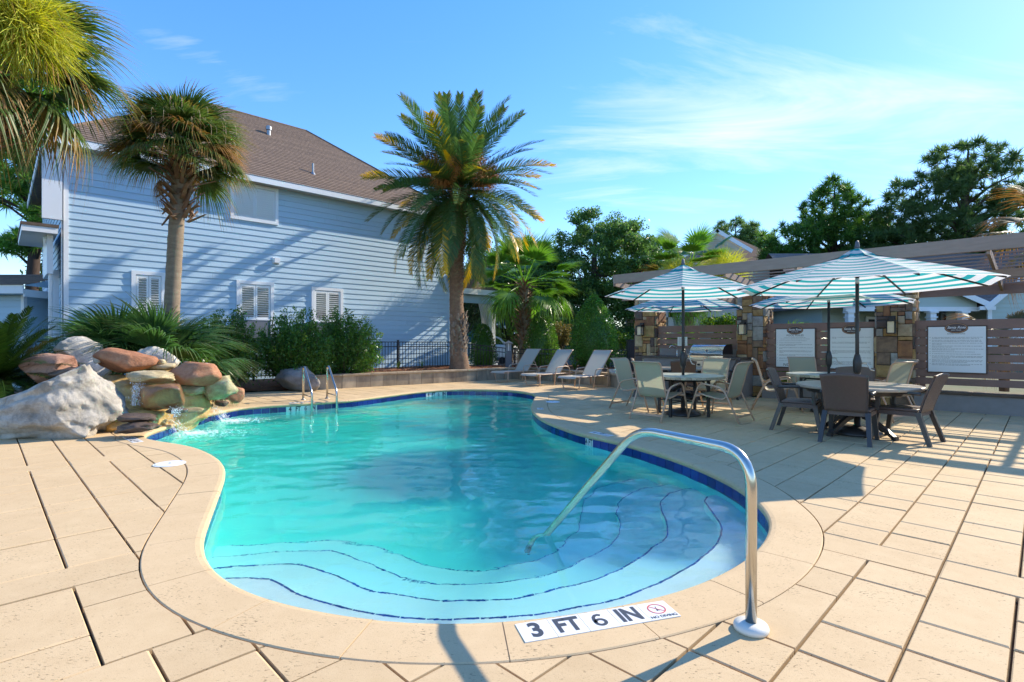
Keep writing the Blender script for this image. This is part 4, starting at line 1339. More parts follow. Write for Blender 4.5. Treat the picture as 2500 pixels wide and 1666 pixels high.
stone_column(bR, 'stacked stone column standing between the two signs without and with the expectations heading', 3, 'black framed amber glass lantern on the stone column beside the expectations sign', -.02)
# ------------------------------------------------------------------ pergola roof
perg = thing('pergola', 'taupe painted wooden pergola roof of long slats, rafters and deep front beam', 'pergola', tuple(abz(ACOL, bM, 0)))
A_FR, A_BK = 16.55 * SQ, 22.4 * SQ
def roof_z(a): return 2.80 - .08 * (a - A_FR)
BLEFT, BRIGHT = b_at(1498, A_FR), 5.2
MB().obox(abz(A_FR, (BLEFT + 1.9) / 2, 2.905), BD * (1.9 - BLEFT - .004) / 2, AD * .025, ZD * .115).build('front_beam', M['taupe_wood'], perg, True)
MB().obox(abz(A_FR, (1.9 + BRIGHT) / 2, 2.905), BD * (BRIGHT - 1.9 - .004) / 2, AD * .025, ZD * .115).build('front_beam', M['taupe_wood'], perg, True)
zb = roof_z(A_BK)
MB().obox(abz(A_BK, (BLEFT + BRIGHT) / 2, zb - .02), BD * (BRIGHT - BLEFT) / 2, AD * .025, ZD * .12).build('rear_beam', M['taupe_wood'], perg, True)
zc = roof_z(ACOL + CW)
MB().obox(abz(ACOL + CW, (bL - .9 + BRIGHT) / 2, zc - .145), BD * (BRIGHT - bL + .9) / 2, AD * .05, ZD * .075).build('main_beam', M['taupe_wood'], perg, True)
k = 0
b = b_at(1768, A_FR) - 1.46 * 2
while b < BRIGHT:
    if b > BLEFT - .1:
        p = abz(A_FR + .026, b, roof_z(A_FR) + .0); q = abz(A_BK - .026, b, zb + .0)
        MB().bar(p, q, .045, .14).build('rafter', M['taupe_wood'], perg, True)
    b += 1.46
MB().bar(abz(A_FR + .026, BLEFT + .025, roof_z(A_FR)), abz(A_BK - .026, BLEFT + .025, zb), .045, .14).build('rafter', M['taupe_wood'], perg, True)
ns = 13
for k in range(ns):
    a = A_FR + .12 + (A_BK - A_FR - .22) * k / (ns - 1)
    z = roof_z(a) + .084
    MB().obox(abz(a, (BLEFT + BRIGHT) / 2, z), BD * (BRIGHT - BLEFT) / 2, AD * .030, ZD * .013).build('slat', M['taupe_wood'], perg, True)
# ------------------------------------------------------------------ slat fence bays
def slat_bay(b0, b1, zlow, label, post=True):
    t = thing('slat_fence', label, 'fence', tuple(abz(AF, (b0 + b1) / 2, 0)), 0, 'brown slat fence bays')
    z = 1.70
    h = .175
    while z - h > zlow - .02:
        MB().obox(abz(AF, (b0 + b1) / 2, z - h / 2), BD * (b1 - b0) / 2, AD * .012, ZD * h / 2).build('slat', M['slat_wood'], t, True)
        z -= h + .022
        h = .130
    for b in (b0 + .12, (b0 + b1) / 2, b1 - .12) if post else ():
        MB().obox(abz(AF + .06, b, .84), BD * .045, AD * .045, ZD * .84).build('post', M['slat_wood'], t, True)
    return t
slat_bay(bL + CW + .01, bM - CW - .01, .35, 'brown horizontal slat fence bay behind the stainless grill')
slat_bay(bM + CW + .01, bR - CW - .01, .36, 'brown horizontal slat fence bay that carries two notice signs')
slat_bay(bR + CW + .01, 5.0, .36, 'brown horizontal slat fence bay that carries the expectations sign')
def low_wall(b0, b1, label):
    t = thing('low_wall', label, 'low wall', tuple(abz(AF, (b0 + b1) / 2, 0)), 0, 'grey low walls under the slat fence')
    MB().obox(abz(17.95 * SQ + .16, (b0 + b1) / 2, .14), BD * (b1 - b0) / 2, AD * .16, ZD * .17).build('wall', M['stucco'], t, True)
    n_ = max(1, round((b1 - b0) / .9))
    for k in range(n_):
        MB().obox(abz(17.95 * SQ + .165, b0 + (b1 - b0) * (k + .5) / n_, .335), BD * ((b1 - b0) / n_ / 2 - .003), AD * .20, ZD * .025).build('cap_stone', M['brown_cap'], t, True, bevel=.01)
low_wall(bM + CW + .05, bR - CW - .05, 'grey stucco low wall with brown cap under the two notice signs')
low_wall(bR + CW + .05, 5.0, 'grey stucco low wall with brown cap under the expectations sign')
# ------------------------------------------------------------------ notice signs
M['sign_face'] = mat('sign_face', (.80, .80, .75), .4, amt=.25)
M['sign_frame'] = mat('sign_frame', (.075, .035, .022), .45)
M['oval_brown'] = mat('oval_brown', (.075, .04, .035), .4)
M['oval_ring'] = mat('oval_ring', (.45, .22, .10), .4)
M['sign_ink'] = mat('sign_ink', (.11, .09, .07), .6)
M['sign_grey'] = mat('sign_small_print', (.26, .25, .20), .6)
M['sign_white'] = mat('sign_white', (.80, .78, .74), .5)
def notice(px0, px1, label, head, lines, foot=None, seed=1):
    a = AF - .03
    b0, b1 = b_at(px0, a), b_at(px1, a)
    z0, z1 = .69, 1.59
    bc = (b0 + b1) / 2; W = b1 - b0; H = z1 - z0
    t = thing('notice_sign', label, 'sign', tuple(abz(a, bc, z0)), 0, 'notice signs on the slat fence')
    MB().obox(abz(a + .004, bc, (z0 + z1) / 2), BD * W / 2, AD * .010, ZD * H / 2).build('frame', M['sign_frame'], t, True)
    MB().obox(abz(a - .010, bc, (z0 + z1) / 2), BD * (W / 2 - .022), AD * .004, ZD * (H / 2 - .022)).build('panel', M['sign_face'], t, True)
    f = a - .0145
    O = lambda u, v: abz(f, bc + u, z0 + v)
    # oval emblem
    def oval(r, ry, da, m, nm):
        mb = MB(); n_ = 40
        vs = [abz(f - da, bc + r * math.cos(2 * math.pi * k / n_), z1 - .045 + ry * math.sin(2 * math.pi * k / n_)) for k in range(n_)]
        vs += [abz(f + .01, bc + r * math.cos(2 * math.pi * k / n_), z1 - .045 + ry * math.sin(2 * math.pi * k / n_)) for k in range(n_)]
        mb.add(vs, [tuple(range(n_))] + [(k, n_ + k, n_ + (k + 1) % n_, (k + 1) % n_) for k in range(n_)])
        return mb.build(nm, m, t, True)
    oval(.172, .100, .004, M['sign_frame'], 'emblem_rim')
    oval(.162, .090, .007, M['oval_ring'], 'emblem_ring')
    oval(.150, .079, .010, M['oval_brown'], 'emblem')
    me = text_mesh('Santa Rosa', .062, .0012, .98, .35)
    place_mesh('emblem_lettering', me, M['sign_white'], t, abz(f - .0115, bc, z1 - .035), BD, ZD)
    me = text_mesh('GOLF VILLAS', .022, .0006, 1.0, 0, 1.15)
    place_mesh('emblem_lettering', me, M['sign_white'], t, abz(f - .0115, bc, z1 - .085), BD, ZD)
    if head:
        me = text_mesh(head[0], head[1], .0008, 1.0, 0, 1.1)
        place_mesh('heading', me, M['sign_grey' if head[1] < .04 else 'sign_ink'], t, O(0, H - head[2]), BD, ZD)
    rng = random.Random(seed)
    tx = MB()
    for (v, n_, ind, bullet, frac) in lines:
        for r_ in range(n_):
            u = -W / 2 + ind; end = W / 2 - .06
            if r_ == n_ - 1: end = -W / 2 + ind + (W - ind - .06) * frac
            vv = v - r_ * .021
            while u < end - .02:
                w = rng.uniform(.012, .05)
                w = min(w, end - u)
                # a run of letter-sized strokes too small to read
                q = u
                while q < u + w:
                    lw = rng.uniform(.004, .008); hh = rng.uniform(.0035, .0055)
                    tx.add([O(q, vv - hh), O(q + lw, vv - hh), O(q + lw, vv + hh), O(q, vv + hh)], [(0, 1, 2, 3)])
                    q += lw + .0022
                u += w + .010
            if bullet and r_ == 0:
                tx.add([O(-W / 2 + .045, vv - .005), O(-W / 2 + .055, vv - .005), O(-W / 2 + .055, vv + .005), O(-W / 2 + .045, vv + .005)], [(0, 1, 2, 3)])
    o = tx.build('small_print', M['sign_grey'], t, True)
    o['kind'] = 'stuff'
    if foot:
        me = text_mesh(foot, .095, .0006, .95, 0, 1.05)
        place_mesh('footer', me, M['sign_ink'], t, O(0, .068), BD, ZD)
notice(1893, 1992, 'white notice sign headed pool rules with oval brown emblem', ('POOL RULES', .058, .165),
       [(.685, 1, .2, 0, .75), (.655, 1, .12, 0, .9)] + [(.615, 1, .09, 1, .85), (.57, 1, .09, 1, .7), (.53, 2, .09, 1, .5), (.46, 2, .09, 1, .12), (.39, 3, .09, 1, .15), (.30, 2, .09, 1, .5), (.225, 2, .09, 1, .25), (.16, 1, .09, 1, .95)], 'NO DIVING', 1)
notice(2024, 2136, 'white notice sign without heading, oval brown emblem, widely spaced paragraphs', None,
       [(.69, 2, .06, 0, .12), (.585, 2, .06, 0, .9), (.48, 1, .06, 0, .97), (.405, 4, .06, 0, .14), (.26, 2, .06, 0, .15), (.17, 4, .06, 0, .6)], None, 2)
notice(2263, 2411, 'white notice sign headed expectations with many small bulleted lines', ('EXPECTATIONS', .034, .155),
       [(.68, 2, .08, 1, .95), (.625, 2, .08, 1, .97), (.57, 2, .08, 1, .2), (.515, 2, .08, 1, .4), (.46, 2, .08, 1, .45), (.405, 1, .08, 1, .85), (.365, 1, .08, 1, .95), (.325, 3, .08, 1, .35), (.25, 3, .08, 1, .7), (.175, 2, .08, 1, .75)], None, 3)
# ------------------------------------------------------------------ outdoor kitchen
M['counter_top'] = mat('dark_counter', (.045, .035, .030), .3, c2=(.08, .06, .05), scale=30)
M['counter_wall'] = mat('counter_stucco', (.30, .255, .23), .9, c2=(.24, .20, .18), scale=6, bump=.2, bscale=100)
M['steel_bright'] = mat('polished_steel', (.70, .70, .69), .18, c2=(.62, .60, .56), scale=2, metal=1.0, rvar=.06)
M['steel_warm'] = mat('steel_panel', (.55, .50, .41), .3, c2=(.46, .40, .31), scale=2.5, metal=1.0, rvar=.08)
AC0 = 17.15 * SQ; AC1 = AF - .05
kb0, kb1 = b_at(1572, AC0), b_at(1806, AC0)
kit = thing('outdoor_kitchen', 'grey stucco outdoor kitchen counter with dark top between two stone columns', 'counter', tuple(abz(AC0, (kb0 + kb1) / 2, 0)))
am = (AC0 + AC1) / 2; ah = (AC1 - AC0) / 2
gb0, gb1 = b_at(1683, AC0), b_at(1766, AC0)
MB().obox(abz(am, (kb0 + kb1) / 2, .435), BD * (kb1 - kb0) / 2, AD * ah, ZD * .435).build('cabinet', M['counter_wall'], kit, True)
MB().obox(abz(am - .02, (kb0 + gb0) / 2 - .02, .895), BD * ((gb0 - kb0) / 2 + .02), AD * (ah + .02), ZD * .024).build('counter_top', M['counter_top'], kit, True, bevel=.006)
MB().obox(abz(am - .02, (gb1 + kb1) / 2 + .02, .895), BD * ((kb1 - gb1) / 2 + .02), AD * (ah + .02), ZD * .024).build('counter_top', M['counter_top'], kit, True, bevel=.006)
MB().obox(abz(am + ah * .55, (gb0 + gb1) / 2, .895), BD * ((gb1 - gb0) / 2 - .002), AD * ah * .42, ZD * .0235).build('counter_top', M['counter_top'], kit, True)
MB().obox(abz(AC1 - .03, (kb0 + kb1) / 2, 1.01), BD * (kb1 - kb0) / 2, AD * .03, ZD * .09).build('backsplash', M['counter_wall'], kit, True)
fb = b_at(1648, am)
fa = MB().tube(bend([abz(am + .1, fb, .92), abz(am + .1, fb, 1.12), abz(am - .03, fb - .1, 1.20), abz(am - .06, fb - .13, 1.10)], .06), .013, 10)
fa.build('faucet', M['steel_bright'], kit, True, True)
MB().lathe([(.03, 0), (.03, .02), (.018, .03), (.018, .10), (.024, .12), (.01, .14)], tuple(abz(am + .1, fb + .005, .92)), 14).build('faucet_base', M['steel_bright'], kit, True, True)
# grill
gc = (gb0 + gb1) / 2; gw = (gb1 - gb0) / 2
gr = thing('gas_grill', 'stainless steel built in gas grill with domed hood and round badge', 'grill', tuple(abz(AC0, gc, 0)))
gf = AC0 - .035
MB().obox(abz(gf + .30, gc, .76), BD * gw, AD * .30, ZD * .155).build('firebox', M['steel_warm'], gr, True)
MB().obox(abz(gf + .02, gc, .935), BD * (gw + .01), AD * .04, ZD * .018).build('front_lip', M['steel_bright'], gr, True)
hd = MB(); prof = []
for k in range(11):
    t_ = k / 10 * math.pi * .5
    prof.append((gf + .015 + .30 * (1 - math.cos(t_)), .985 + .235 * math.sin(t_)))
prof += [(gf + .56, 1.20), (gf + .60, .985)]
vs = [abz(a, gc - gw + .015, z) for a, z in prof] + [abz(a, gc + gw - .015, z) for a, z in prof]
n_ = len(prof)
hd.add(vs, [(k, k + 1, n_ + k + 1, n_ + k) for k in range(n_ - 1)])
hood = hd.build('hood', M['steel_bright'], gr, True, True)
for s_ in (-1, 1):
    e = MB(); e.add([abz(a, gc + s_ * (gw - .014), z) for a, z in prof], [tuple(range(n_))]); e.build('hood_end', M['black_metal'], gr, True)
MB().tube([abz(gf - .03, gc - gw + .05, 1.0), abz(gf - .03, gc + gw - .05, 1.0)], .012, 10).bar(abz(gf - .03, gc - gw + .08, 1.0), abz(gf + .03, gc - gw + .08, 1.0), .02, .02).bar(abz(gf - .03, gc + gw - .08, 1.0), abz(gf + .03, gc + gw - .08, 1.0), .02, .02).build('hood_handle', M['steel_bright'], gr, True, True)
def disc(c, n_, r, dpt, seg=20):
    """short cylinder with its axis along n_"""
    n_ = Vector(n_).normalized(); u = n_.cross(ZD).normalized(); v = u.cross(n_)
    mb = MB(); vs = []
    for dd in (0, dpt):
        vs += [Vector(c) + n_ * dd + (u * math.cos(2 * math.pi * k / seg) + v * math.sin(2 * math.pi * k / seg)) * r for k in range(seg)]
    fs = [tuple(range(seg)), tuple(range(2 * seg - 1, seg - 1, -1))] + [(k, seg + k, seg + (k + 1) % seg, (k + 1) % seg) for k in range(seg)]
    return mb.add(vs, fs)
M['badge_blue'] = mat('badge_blue', (.04, .12, .20), .2)
disc(abz(gf + .045, gc + .02, 1.07), -AD, .038, .02).build('badge_rim', M['steel_bright'], gr, True)
disc(abz(gf + .024, gc + .02, 1.07), -AD, .028, .006).build('badge', M['badge_blue'], gr, True)
for k, u in enumerate((-.22, -.10, -.01, .16)):
    disc(abz(gf - .001, gc + .06 + u, .74), -AD, .026, .035).build('knob', M['black_metal'], gr, True)
MB().obox(abz(gf - .004, gc + .13, .745), BD * .045, AD * .004, ZD * .010).build('name_plate', M['black_metal'], gr, True)
MB().obox(abz(gf - .003, gc, .845), BD * gw, AD * .004, ZD * .008).build('panel_seam', M['black_metal'], gr, True)
# a small paper notice on the slats above the sink
nb = b_at(1666, AF - .02)
pn_ = thing('paper_notice', 'small white paper notice fixed to the slats above the sink', 'notice', tuple(abz(AF - .02, nb, 1.15)))
MB().obox(abz(AF - .018, nb, 1.29), BD * .135, AD * .004, ZD * .115).build('sheet', M['sign_face'], pn_, True)
tx = MB()
for r_ in range(11):
    tx.obox(abz(AF - .0235, nb - .01 * (r_ % 3), 1.375 - r_ * .017), BD * (.10 - .01 * (r_ % 3)), AD * .0006, ZD * .0025)
o = tx.build('small_print', M['sign_grey'], pn_, True); o['kind'] = 'stuff'
# dark utility cabinet beside the first column
uc = thing('utility_cabinet', 'dark grey utility cabinet standing left of the first stone column', 'cabinet', (4.0, 17.0, 0))
MB().box((3.68, 16.8, 0), (3.98, 17.1, 1.30)).build('body', M['cabinet_grey'] if 'cabinet_grey' in M else M.setdefault('cabinet_grey', mat('dark_grey_paint', (.03, .032, .036), .5)), uc, True)
MB().box((3.66, 16.78, 1.302), (4.0, 17.12, 1.34)).build('lid', M['cabinet_grey'], uc, True)
MB().box((3.72, 16.79, .2), (3.94, 16.798, 1.1)).build('door', M['cabinet_grey'], uc, True)
# ================================================================== furniture
M['sling_frame'] = mat('tan_powder_coat', (.50, .335, .225), .4, amt=.3)
def sling_mat(name, c, c2):
    m, nt, b = new_mat(name)
    tc = nt.nodes.new('ShaderNodeTexCoord')
    wv_ = nt.nodes.new('ShaderNodeTexWave'); wv_.wave_type = 'BANDS'; wv_.bands_direction = 'Z'
    wv_.inputs['Scale'].default_value = 14; wv_.inputs['Distortion'].default_value = .6
    nt.links.new(tc.outputs['Object'], wv_.inputs['Vector'])
    f = nnoise(nt, 3, 3, .5, tc.outputs['Object'])
    col = nmix(nt, nmath(nt, 'MULTIPLY', wv_.outputs['Fac'], .6), c, c2)
    col = nmix(nt, nmath(nt, 'MULTIPLY', f, .35), col, tuple(x * .7 for x in c))
    nt.links.new(col, b.inputs['Base Color']); b.inputs['Roughness'].default_value = .6
    tr = nt.nodes.new('ShaderNodeBsdfTranslucent'); nt.links.new(col, tr.inputs['Color'])
    mx = nt.nodes.new('ShaderNodeMixShader'); mx.inputs[0].default_value = .30
    nt.links.new(b.outputs[0], mx.inputs[1]); nt.links.new(tr.outputs[0], mx.inputs[2])
    nt.links.new(mx.outputs[0], nt.nodes['Material Output'].inputs['Surface'])
    return m
M['sling'] = sling_mat('green_tan_sling', (.46, .44, .31), (.37, .38, .28))
M['sling_pale'] = sling_mat('pale_lounger_sling', (.62, .60, .51), (.56, .55, .47))
def strip(mb, line, w0, w1, th=.004):
    """fabric strip across X along a YZ line"""
    n_ = len(line); vs = []; fs = []
    for (y, z) in line:
        vs += [(w0, y, z), (w0 * .5 + w1 * .5, y, z - .006), (w1, y, z)]
    for k in range(n_ - 1):
        fs += [(3 * k, 3 * k + 1, 3 * k + 4, 3 * k + 3), (3 * k + 1, 3 * k + 2, 3 * k + 5, 3 * k + 4)]
    mb.add(vs, fs)
def make_sling_chair():
    t = thing('sling_chair', 'x', 'chair', (0, 0, 0), 0, 'tan framed sling chairs')
    rail = spline([(0, .26, .425), (0, .22, .435), (0, .05, .395), (0, -.13, .365), (0, -.21, .385), (0, -.26, .47), (0, -.36, .82), (0, -.40, .92), (0, -.46, .96)], 4)
    for s_ in (-1, 1):
        x = .255 * s_
        MB().tube([(x, p.y, p.z) for p in rail], .014, 8).build('side_rail', M['sling_frame'], t, False, True)
        x = .295 * s_
        leg = bend([(x, .40, 0), (x, .20, .615), (x, -.20, .545), (x, -.46, 0)], .11, 6)
        MB().tube(leg, .0155, 8).build('leg_arm_frame', M['sling_frame'], t, False, True)
        MB().bar((.255 * s_, .20, .405), (.295 * s_, .265, .405), .02, .025).bar((.255 * s_, -.25, .50), (.295 * s_, -.225, .50), .02, .025).build('bracket', M['sling_frame'], t)
    MB().bar((-.295, -.415, .10), (.295, -.415, .10), .022, .03).build('stretcher', M['sling_frame'], t)
    MB().bar((-.295, .27, .39), (.295, .27, .39), .022, .03).build('stretcher', M['sling_frame'], t)
    MB().tube([(-.255, -.46, .96), (.255, -.46, .96)], .011, 8).build('top_bar', M['sling_frame'], t, False, True)
    sl = MB(); strip(sl, [(p.y, p.z + .004) for p in rail], -.245, .245); sl.build('sling', M['sling'], t, False, True)
    return t
M['resin'] = mat('brown_resin', (.115, .076, .060), .42, c2=(.092, .061, .049), scale=40, bump=.35, bscale=160)
M['resin_dark'] = mat('charcoal_resin', (.045, .039, .036), .35, amt=.5)
def make_resin_chair():
    t = thing('resin_armchair', 'x', 'chair', (0, 0, 0), 0, 'brown resin armchairs')
    # seat
    MB().prism([(-.25, -.20), (.25, -.20), (.265, .24), (-.265, .24)], .405, .44).build('seat', M['resin'], t, False, False, .012)
    MB().prism([(-.255, -.215), (.255, -.215), (.27, .25), (-.27, .25)], .35, .404).build('apron', M['resin'], t)
    for sx in (-1, 1):
        for (y0, y1, z1) in ((.23, .30, .40), (-.20, -.33, .40)):
            mb = MB()
            x0, x1 = .235 * sx, .27 * sx
            a = .024
            mb.add([(x1 - a, y1 - a, 0), (x1 + a, y1 - a, 0), (x1 + a, y1 + a, 0), (x1 - a, y1 + a, 0), (x0 - a * 1.2, y0 - a * 1.2, z1), (x0 + a * 1.2, y0 - a * 1.2, z1), (x0 + a * 1.2, y0 + a * 1.2, z1), (x0 - a * 1.2, y0 + a * 1.2, z1)],
                   [(0, 3, 2, 1), (4, 5, 6, 7), (0, 1, 5, 4), (1, 2, 6, 5), (2, 3, 7, 6), (3, 0, 4, 7)])
            mb.build('leg', M['resin_dark'], t)
        MB().tube(spline([(.272 * sx, -.24, .635), (.285 * sx, 0, .65), (.285 * sx, .20, .645), (.28 * sx, .28, .625)], 4), .027, 8, flat=.8).build('armrest', M['resin_dark'], t, False, True)
        MB().bar((.275 * sx, .225, .40), (.283 * sx, .215, .63), .05, .04, (0, 1, 0)).build('arm_post', M['resin_dark'], t)
    # curved back panel with an arched top
    nx_, nz = 14, 12; vs = []
    for side in (0, 1):
        for j in range(nz + 1):
            f = j / nz
            for i in range(nx_ + 1):
                u = -1 + 2 * i / nx_
                w = .235 + .03 * f
                zz = .40 + .50 * f - (.028 * u * u * f)
                yy = -.205 - .115 * f - .05 * f * f - .022 * (1 - u * u) * f - (.028 if side == 0 else 0.0)
                vs.append((w * u, yy, zz))
    fs = []; N = (nx_ + 1) * (nz + 1)
    for j in range(nz):
        for i in range(nx_):
            a = j * (nx_ + 1) + i
            fs += [(a, a + 1, a + nx_ + 2, a + nx_ + 1), (N + a, N + a + nx_ + 1, N + a + nx_ + 2, N + a + 1)]
    for i in range(nx_):
        a = nz * (nx_ + 1) + i; fs.append((a, a + 1, N + a + 1, N + a)); fs.append((i + 1, i, N + i, N + i + 1))
    for j in range(nz):
        a = j * (nx_ + 1); b = a + nx_
        fs.append((a + nx_ + 1, a, N + a, N + a + nx_ + 1)); fs.append((b, b + nx_ + 1, N + b + nx_ + 1, N + b))
    MB().add(vs, fs).build('backrest', M['resin'], t, False, True)
    return t
def face(o, x, y, fx, fy, label, group=None):
    o.location = (x, y, 0); o.rotation_euler = (0, 0, math.atan2(fy, fx) - math.pi / 2)
    o['label'] = label
    if group: o['group'] = group
    return o
used = {}
def put(kind, maker, x, y, fx, fy, label):
    if kind not in used:
        used[kind] = maker(); o = used[kind]
    else:
        o = copy_tree(used[kind])
    return face(o, x, y, fx, fy, label)
T1 = (4.83, 7.45); T2 = (3.02, 9.4); T3 = (3.95, 12.25); T4 = (5.80, 9.75)
# sling chairs at the mosaic table nearest the pool
put('sling', make_sling_chair, 2.50, 8.98, .74, .67, 'tan sling chair at the mosaic table nearest the pool, its back to the grab rail')
put('sling', make_sling_chair, 3.43, 8.83, -.70, .71, 'tan sling chair at the mosaic table nearest the pool, beside the resin table')
put('sling', make_sling_chair, 2.42, 10.20, .70, -.71, 'tan sling chair at the mosaic table nearest the pool, beside the loungers')
put('sling', make_sling_chair, 3.66, 10.02, -.72, -.69, 'tan sling chair at the mosaic table nearest the pool, its back to the grill')
# sling chairs at the second mosaic table
put('sling', make_sling_chair, 5.08, 10.15, .90, -.44, 'tan sling chair at the mosaic table under the signs, beside the grill')
put('sling', make_sling_chair, 5.98, 10.75, -.20, -.98, 'tan sling chair at the far mosaic table, its back to the pool rules sign')
put('sling', make_sling_chair, 6.18, 8.98, -.35, .94, 'tan sling chair at the mosaic table under the signs, beside the resin table')
put('sling', make_sling_chair, 6.78, 9.75, -1.0, .05, 'tan sling chair at the far mosaic table, beside the expectations sign')
# resin chairs
put('resin', make_resin_chair, 4.40, 6.95, .66, .75, 'brown resin armchair at the large resin table, its back to the grab rail')
put('resin', make_resin_chair, 5.16, 6.98, -.60, .80, 'brown resin armchair at the large resin table, on the side away from the pool')
put('resin', make_resin_chair, 4.22, 7.82, .80, -.60, 'brown resin armchair at the large resin table, beside the nearest mosaic table')
put('resin', make_resin_chair, 5.20, 8.08, -.55, -.83, 'brown resin armchair at the large resin table, its back to the signs')
put('resin', make_resin_chair, 3.72, 11.62, .25, .97, 'brown resin armchair at the table by the grill, its back to the pool')
put('resin', make_resin_chair, 4.70, 12.05, -1.0, .2, 'brown resin armchair at the table by the grill, on the side by the stone column')
put('resin', make_resin_chair, 4.35, 12.85, -.5, -.85, 'brown resin armchair at the table by the grill, its back to the counter')
put('resin', make_resin_chair, 3.22, 12.55, .95, -.3, 'brown resin armchair at the table by the grill, on the side by the loungers')
# ------------------------------------------------------------------ tables
M['table_beige'] = mat('beige_resin_top', (.46, .39, .31), .35, c2=(.40, .33, .26), scale=2, stretch=(1, 14, 1))
def resin_table(x, y, label, R_=.76, H=.695):
    t = thing('resin_table', label, 'table', (x, y, 0), 0, 'round resin tables')
    MB().lathe([(R_ - .01, -.045), (R_, -.03), (R_, -.008), (R_ - .012, 0), (.03, 0)], (0, 0, H), 48).build('table_top', M['table_beige'], t)
    MB().lathe([(R_ - .14, -.11), (R_ - .09, -.046)], (0, 0, H), 40).build('under_frame', M['resin_dark'], t)
    for k in range(4):
        a = k * math.pi / 2 + .35
        mb = MB(); n_ = 12; u = Vector((math.cos(a), math.sin(a), 0)); s_ = Vector((-u.y, u.x, 0)) * .03
        vs = []
        for q in range(n_ + 1):
            f = q / n_
            r0 = .09 + .43 * f ** 1.2; zt_ = .30 - .25 * f ** 1.6; zb_ = zt_ - .055 - .02 * (1 - f)
            for z_ in (zt_, zb_):
                vs += [u * r0 + s_ + ZD * z_, u * r0 - s_ + ZD * z_]
        fs = []
        for q in range(n_):
            b = 4 * q; c = b + 4
            fs += [(b, c, c + 1, b + 1), (b + 2, b + 3, c + 3, c + 2), (b, b + 2, c + 2, c), (b + 1, c + 1, c + 3, b + 3)]
        fs += [(4 * n_, 4 * n_ + 2, 4 * n_ + 3, 4 * n_ + 1)]
        mb.add(vs, fs); mb.obox(u * .52 + ZD * .025, u * .03, s_, ZD * .025)
        mb.build('leg', M['resin_dark'], t)
        MB().bar(u * .11 + ZD * .25, u * .15 + ZD * (H - .05), .09, .05, (u.x, u.y, 0)).build('pedestal_post', M['resin_dark'], t)
    return t
M['mosaic'] = mat('mosaic_top', (.56, .56, .47), .35, c2=(.44, .49, .43), scale=5, speck=(18, .62, (.45, .28, .14)))
M['mosaic_edge'] = mat('mosaic_edge_tile', (.42, .38, .27), .4, rand=.25)
def mosaic_table(x, y, label, R_=.70, H=.70):
    t = thing('mosaic_table', label, 'table', (x, y, 0), 0, 'round mosaic tables')
    MB().lathe([(R_ - .03, -.02), (R_ - .022, 0), (.03, 0)], (0, 0, H), 48).build('table_top', M['mosaic'], t)
    ne = 52
    tile = None
    for k in range(ne):
        a0, a1 = 2 * math.pi * k / ne + .004, 2 * math.pi * (k + 1) / ne - .004
        mb = MB(); vs = []
        for (r, z) in ((R_ - .022, -.045), (R_ - .002, -.043), (R_, -.006), (R_ - .006, .0015), (R_ - .022, .0012)):
            vs += [(r * math.cos(a0), r * math.sin(a0), H + z), (r * math.cos(a1), r * math.sin(a1), H + z)]
        mb.add(vs, [(2 * q, 2 * q + 1, 2 * q + 3, 2 * q + 2) for q in range(4)]); mb.build('edge_tile', M['mosaic_edge'], t)
    for k in range(4):
        a = k * math.pi / 2 + .8; u = Vector((math.cos(a), math.sin(a), 0))
        MB().bar(u * .46 + ZD * 0, u * .46 + ZD * (H - .05), .045, .045, (u.x, u.y, 0)).build('leg', M['black_metal'], t)
        MB().tube(bend([u * .46 + ZD * (H - .28), u * .40 + ZD * (H - .10), u * .22 + ZD * (H - .06)], .12), .014, 6).build('scroll_brace', M['black_metal'], t)
        MB().bar(u * .46 + ZD * .24, u * .04 + ZD * .24, .014, .02).build('cross_bar', M['black_metal'], t)
    MB().tube([(.46 * math.cos(2 * math.pi * k / 24), .46 * math.sin(2 * math.pi * k / 24), H - .075) for k in range(24)], .014, 6, closed=True).build('apron_ring', M['black_metal'], t)
    return t
resin_table(*T1, 'large round beige topped resin table beside the pool coping')
mosaic_table(*T2, 'round mosaic table nearest the pool')
resin_table(*T3, 'round beige topped resin table in front of the grill counter', .62)
mosaic_table(*T4, 'round mosaic table under the notice signs')
# ------------------------------------------------------------------ umbrellas
def canopy_mat():
    m, nt, b = new_mat('striped_canvas')
    tc = nt.nodes.new('ShaderNodeTexCoord'); sp = nt.nodes.new('ShaderNodeSeparateXYZ'); nt.links.new(tc.outputs['UV'], sp.inputs[0])
    fr = nmath(nt, 'FRACT', nmath(nt, 'ADD', nmath(nt, 'MULTIPLY', sp.outputs[1], 1.0), .06))
    f = nmath(nt, 'GREATER_THAN', fr, .54)
    no = nnoise(nt, 3, 3, .5, tc.outputs['Object'])
    col = nmix(nt, f, (.90, .88, .82), (.0, .42, .42))
    col = nmix(nt, nmath(nt, 'MULTIPLY', no, .12), col, (.5, .5, .45))
    nt.links.new(col, b.inputs['Base Color']); b.inputs['Roughness'].default_value = .75
    tr = nt.nodes.new('ShaderNodeBsdfTranslucent'); nt.links.new(col, tr.inputs['Color'])
    mx = nt.nodes.new('ShaderNodeMixShader'); mx.inputs[0].default_value = .48
    nt.links.new(b.outputs[0], mx.inputs[1]); nt.links.new(tr.outputs[0], mx.inputs[2])
    nt.links.new(mx.outputs[0], nt.nodes['Material Output'].inputs['Surface'])
    return m
M['canvas'] = canopy_mat()
M['finial'] = mat('grey_finial', (.12, .12, .13), .5)
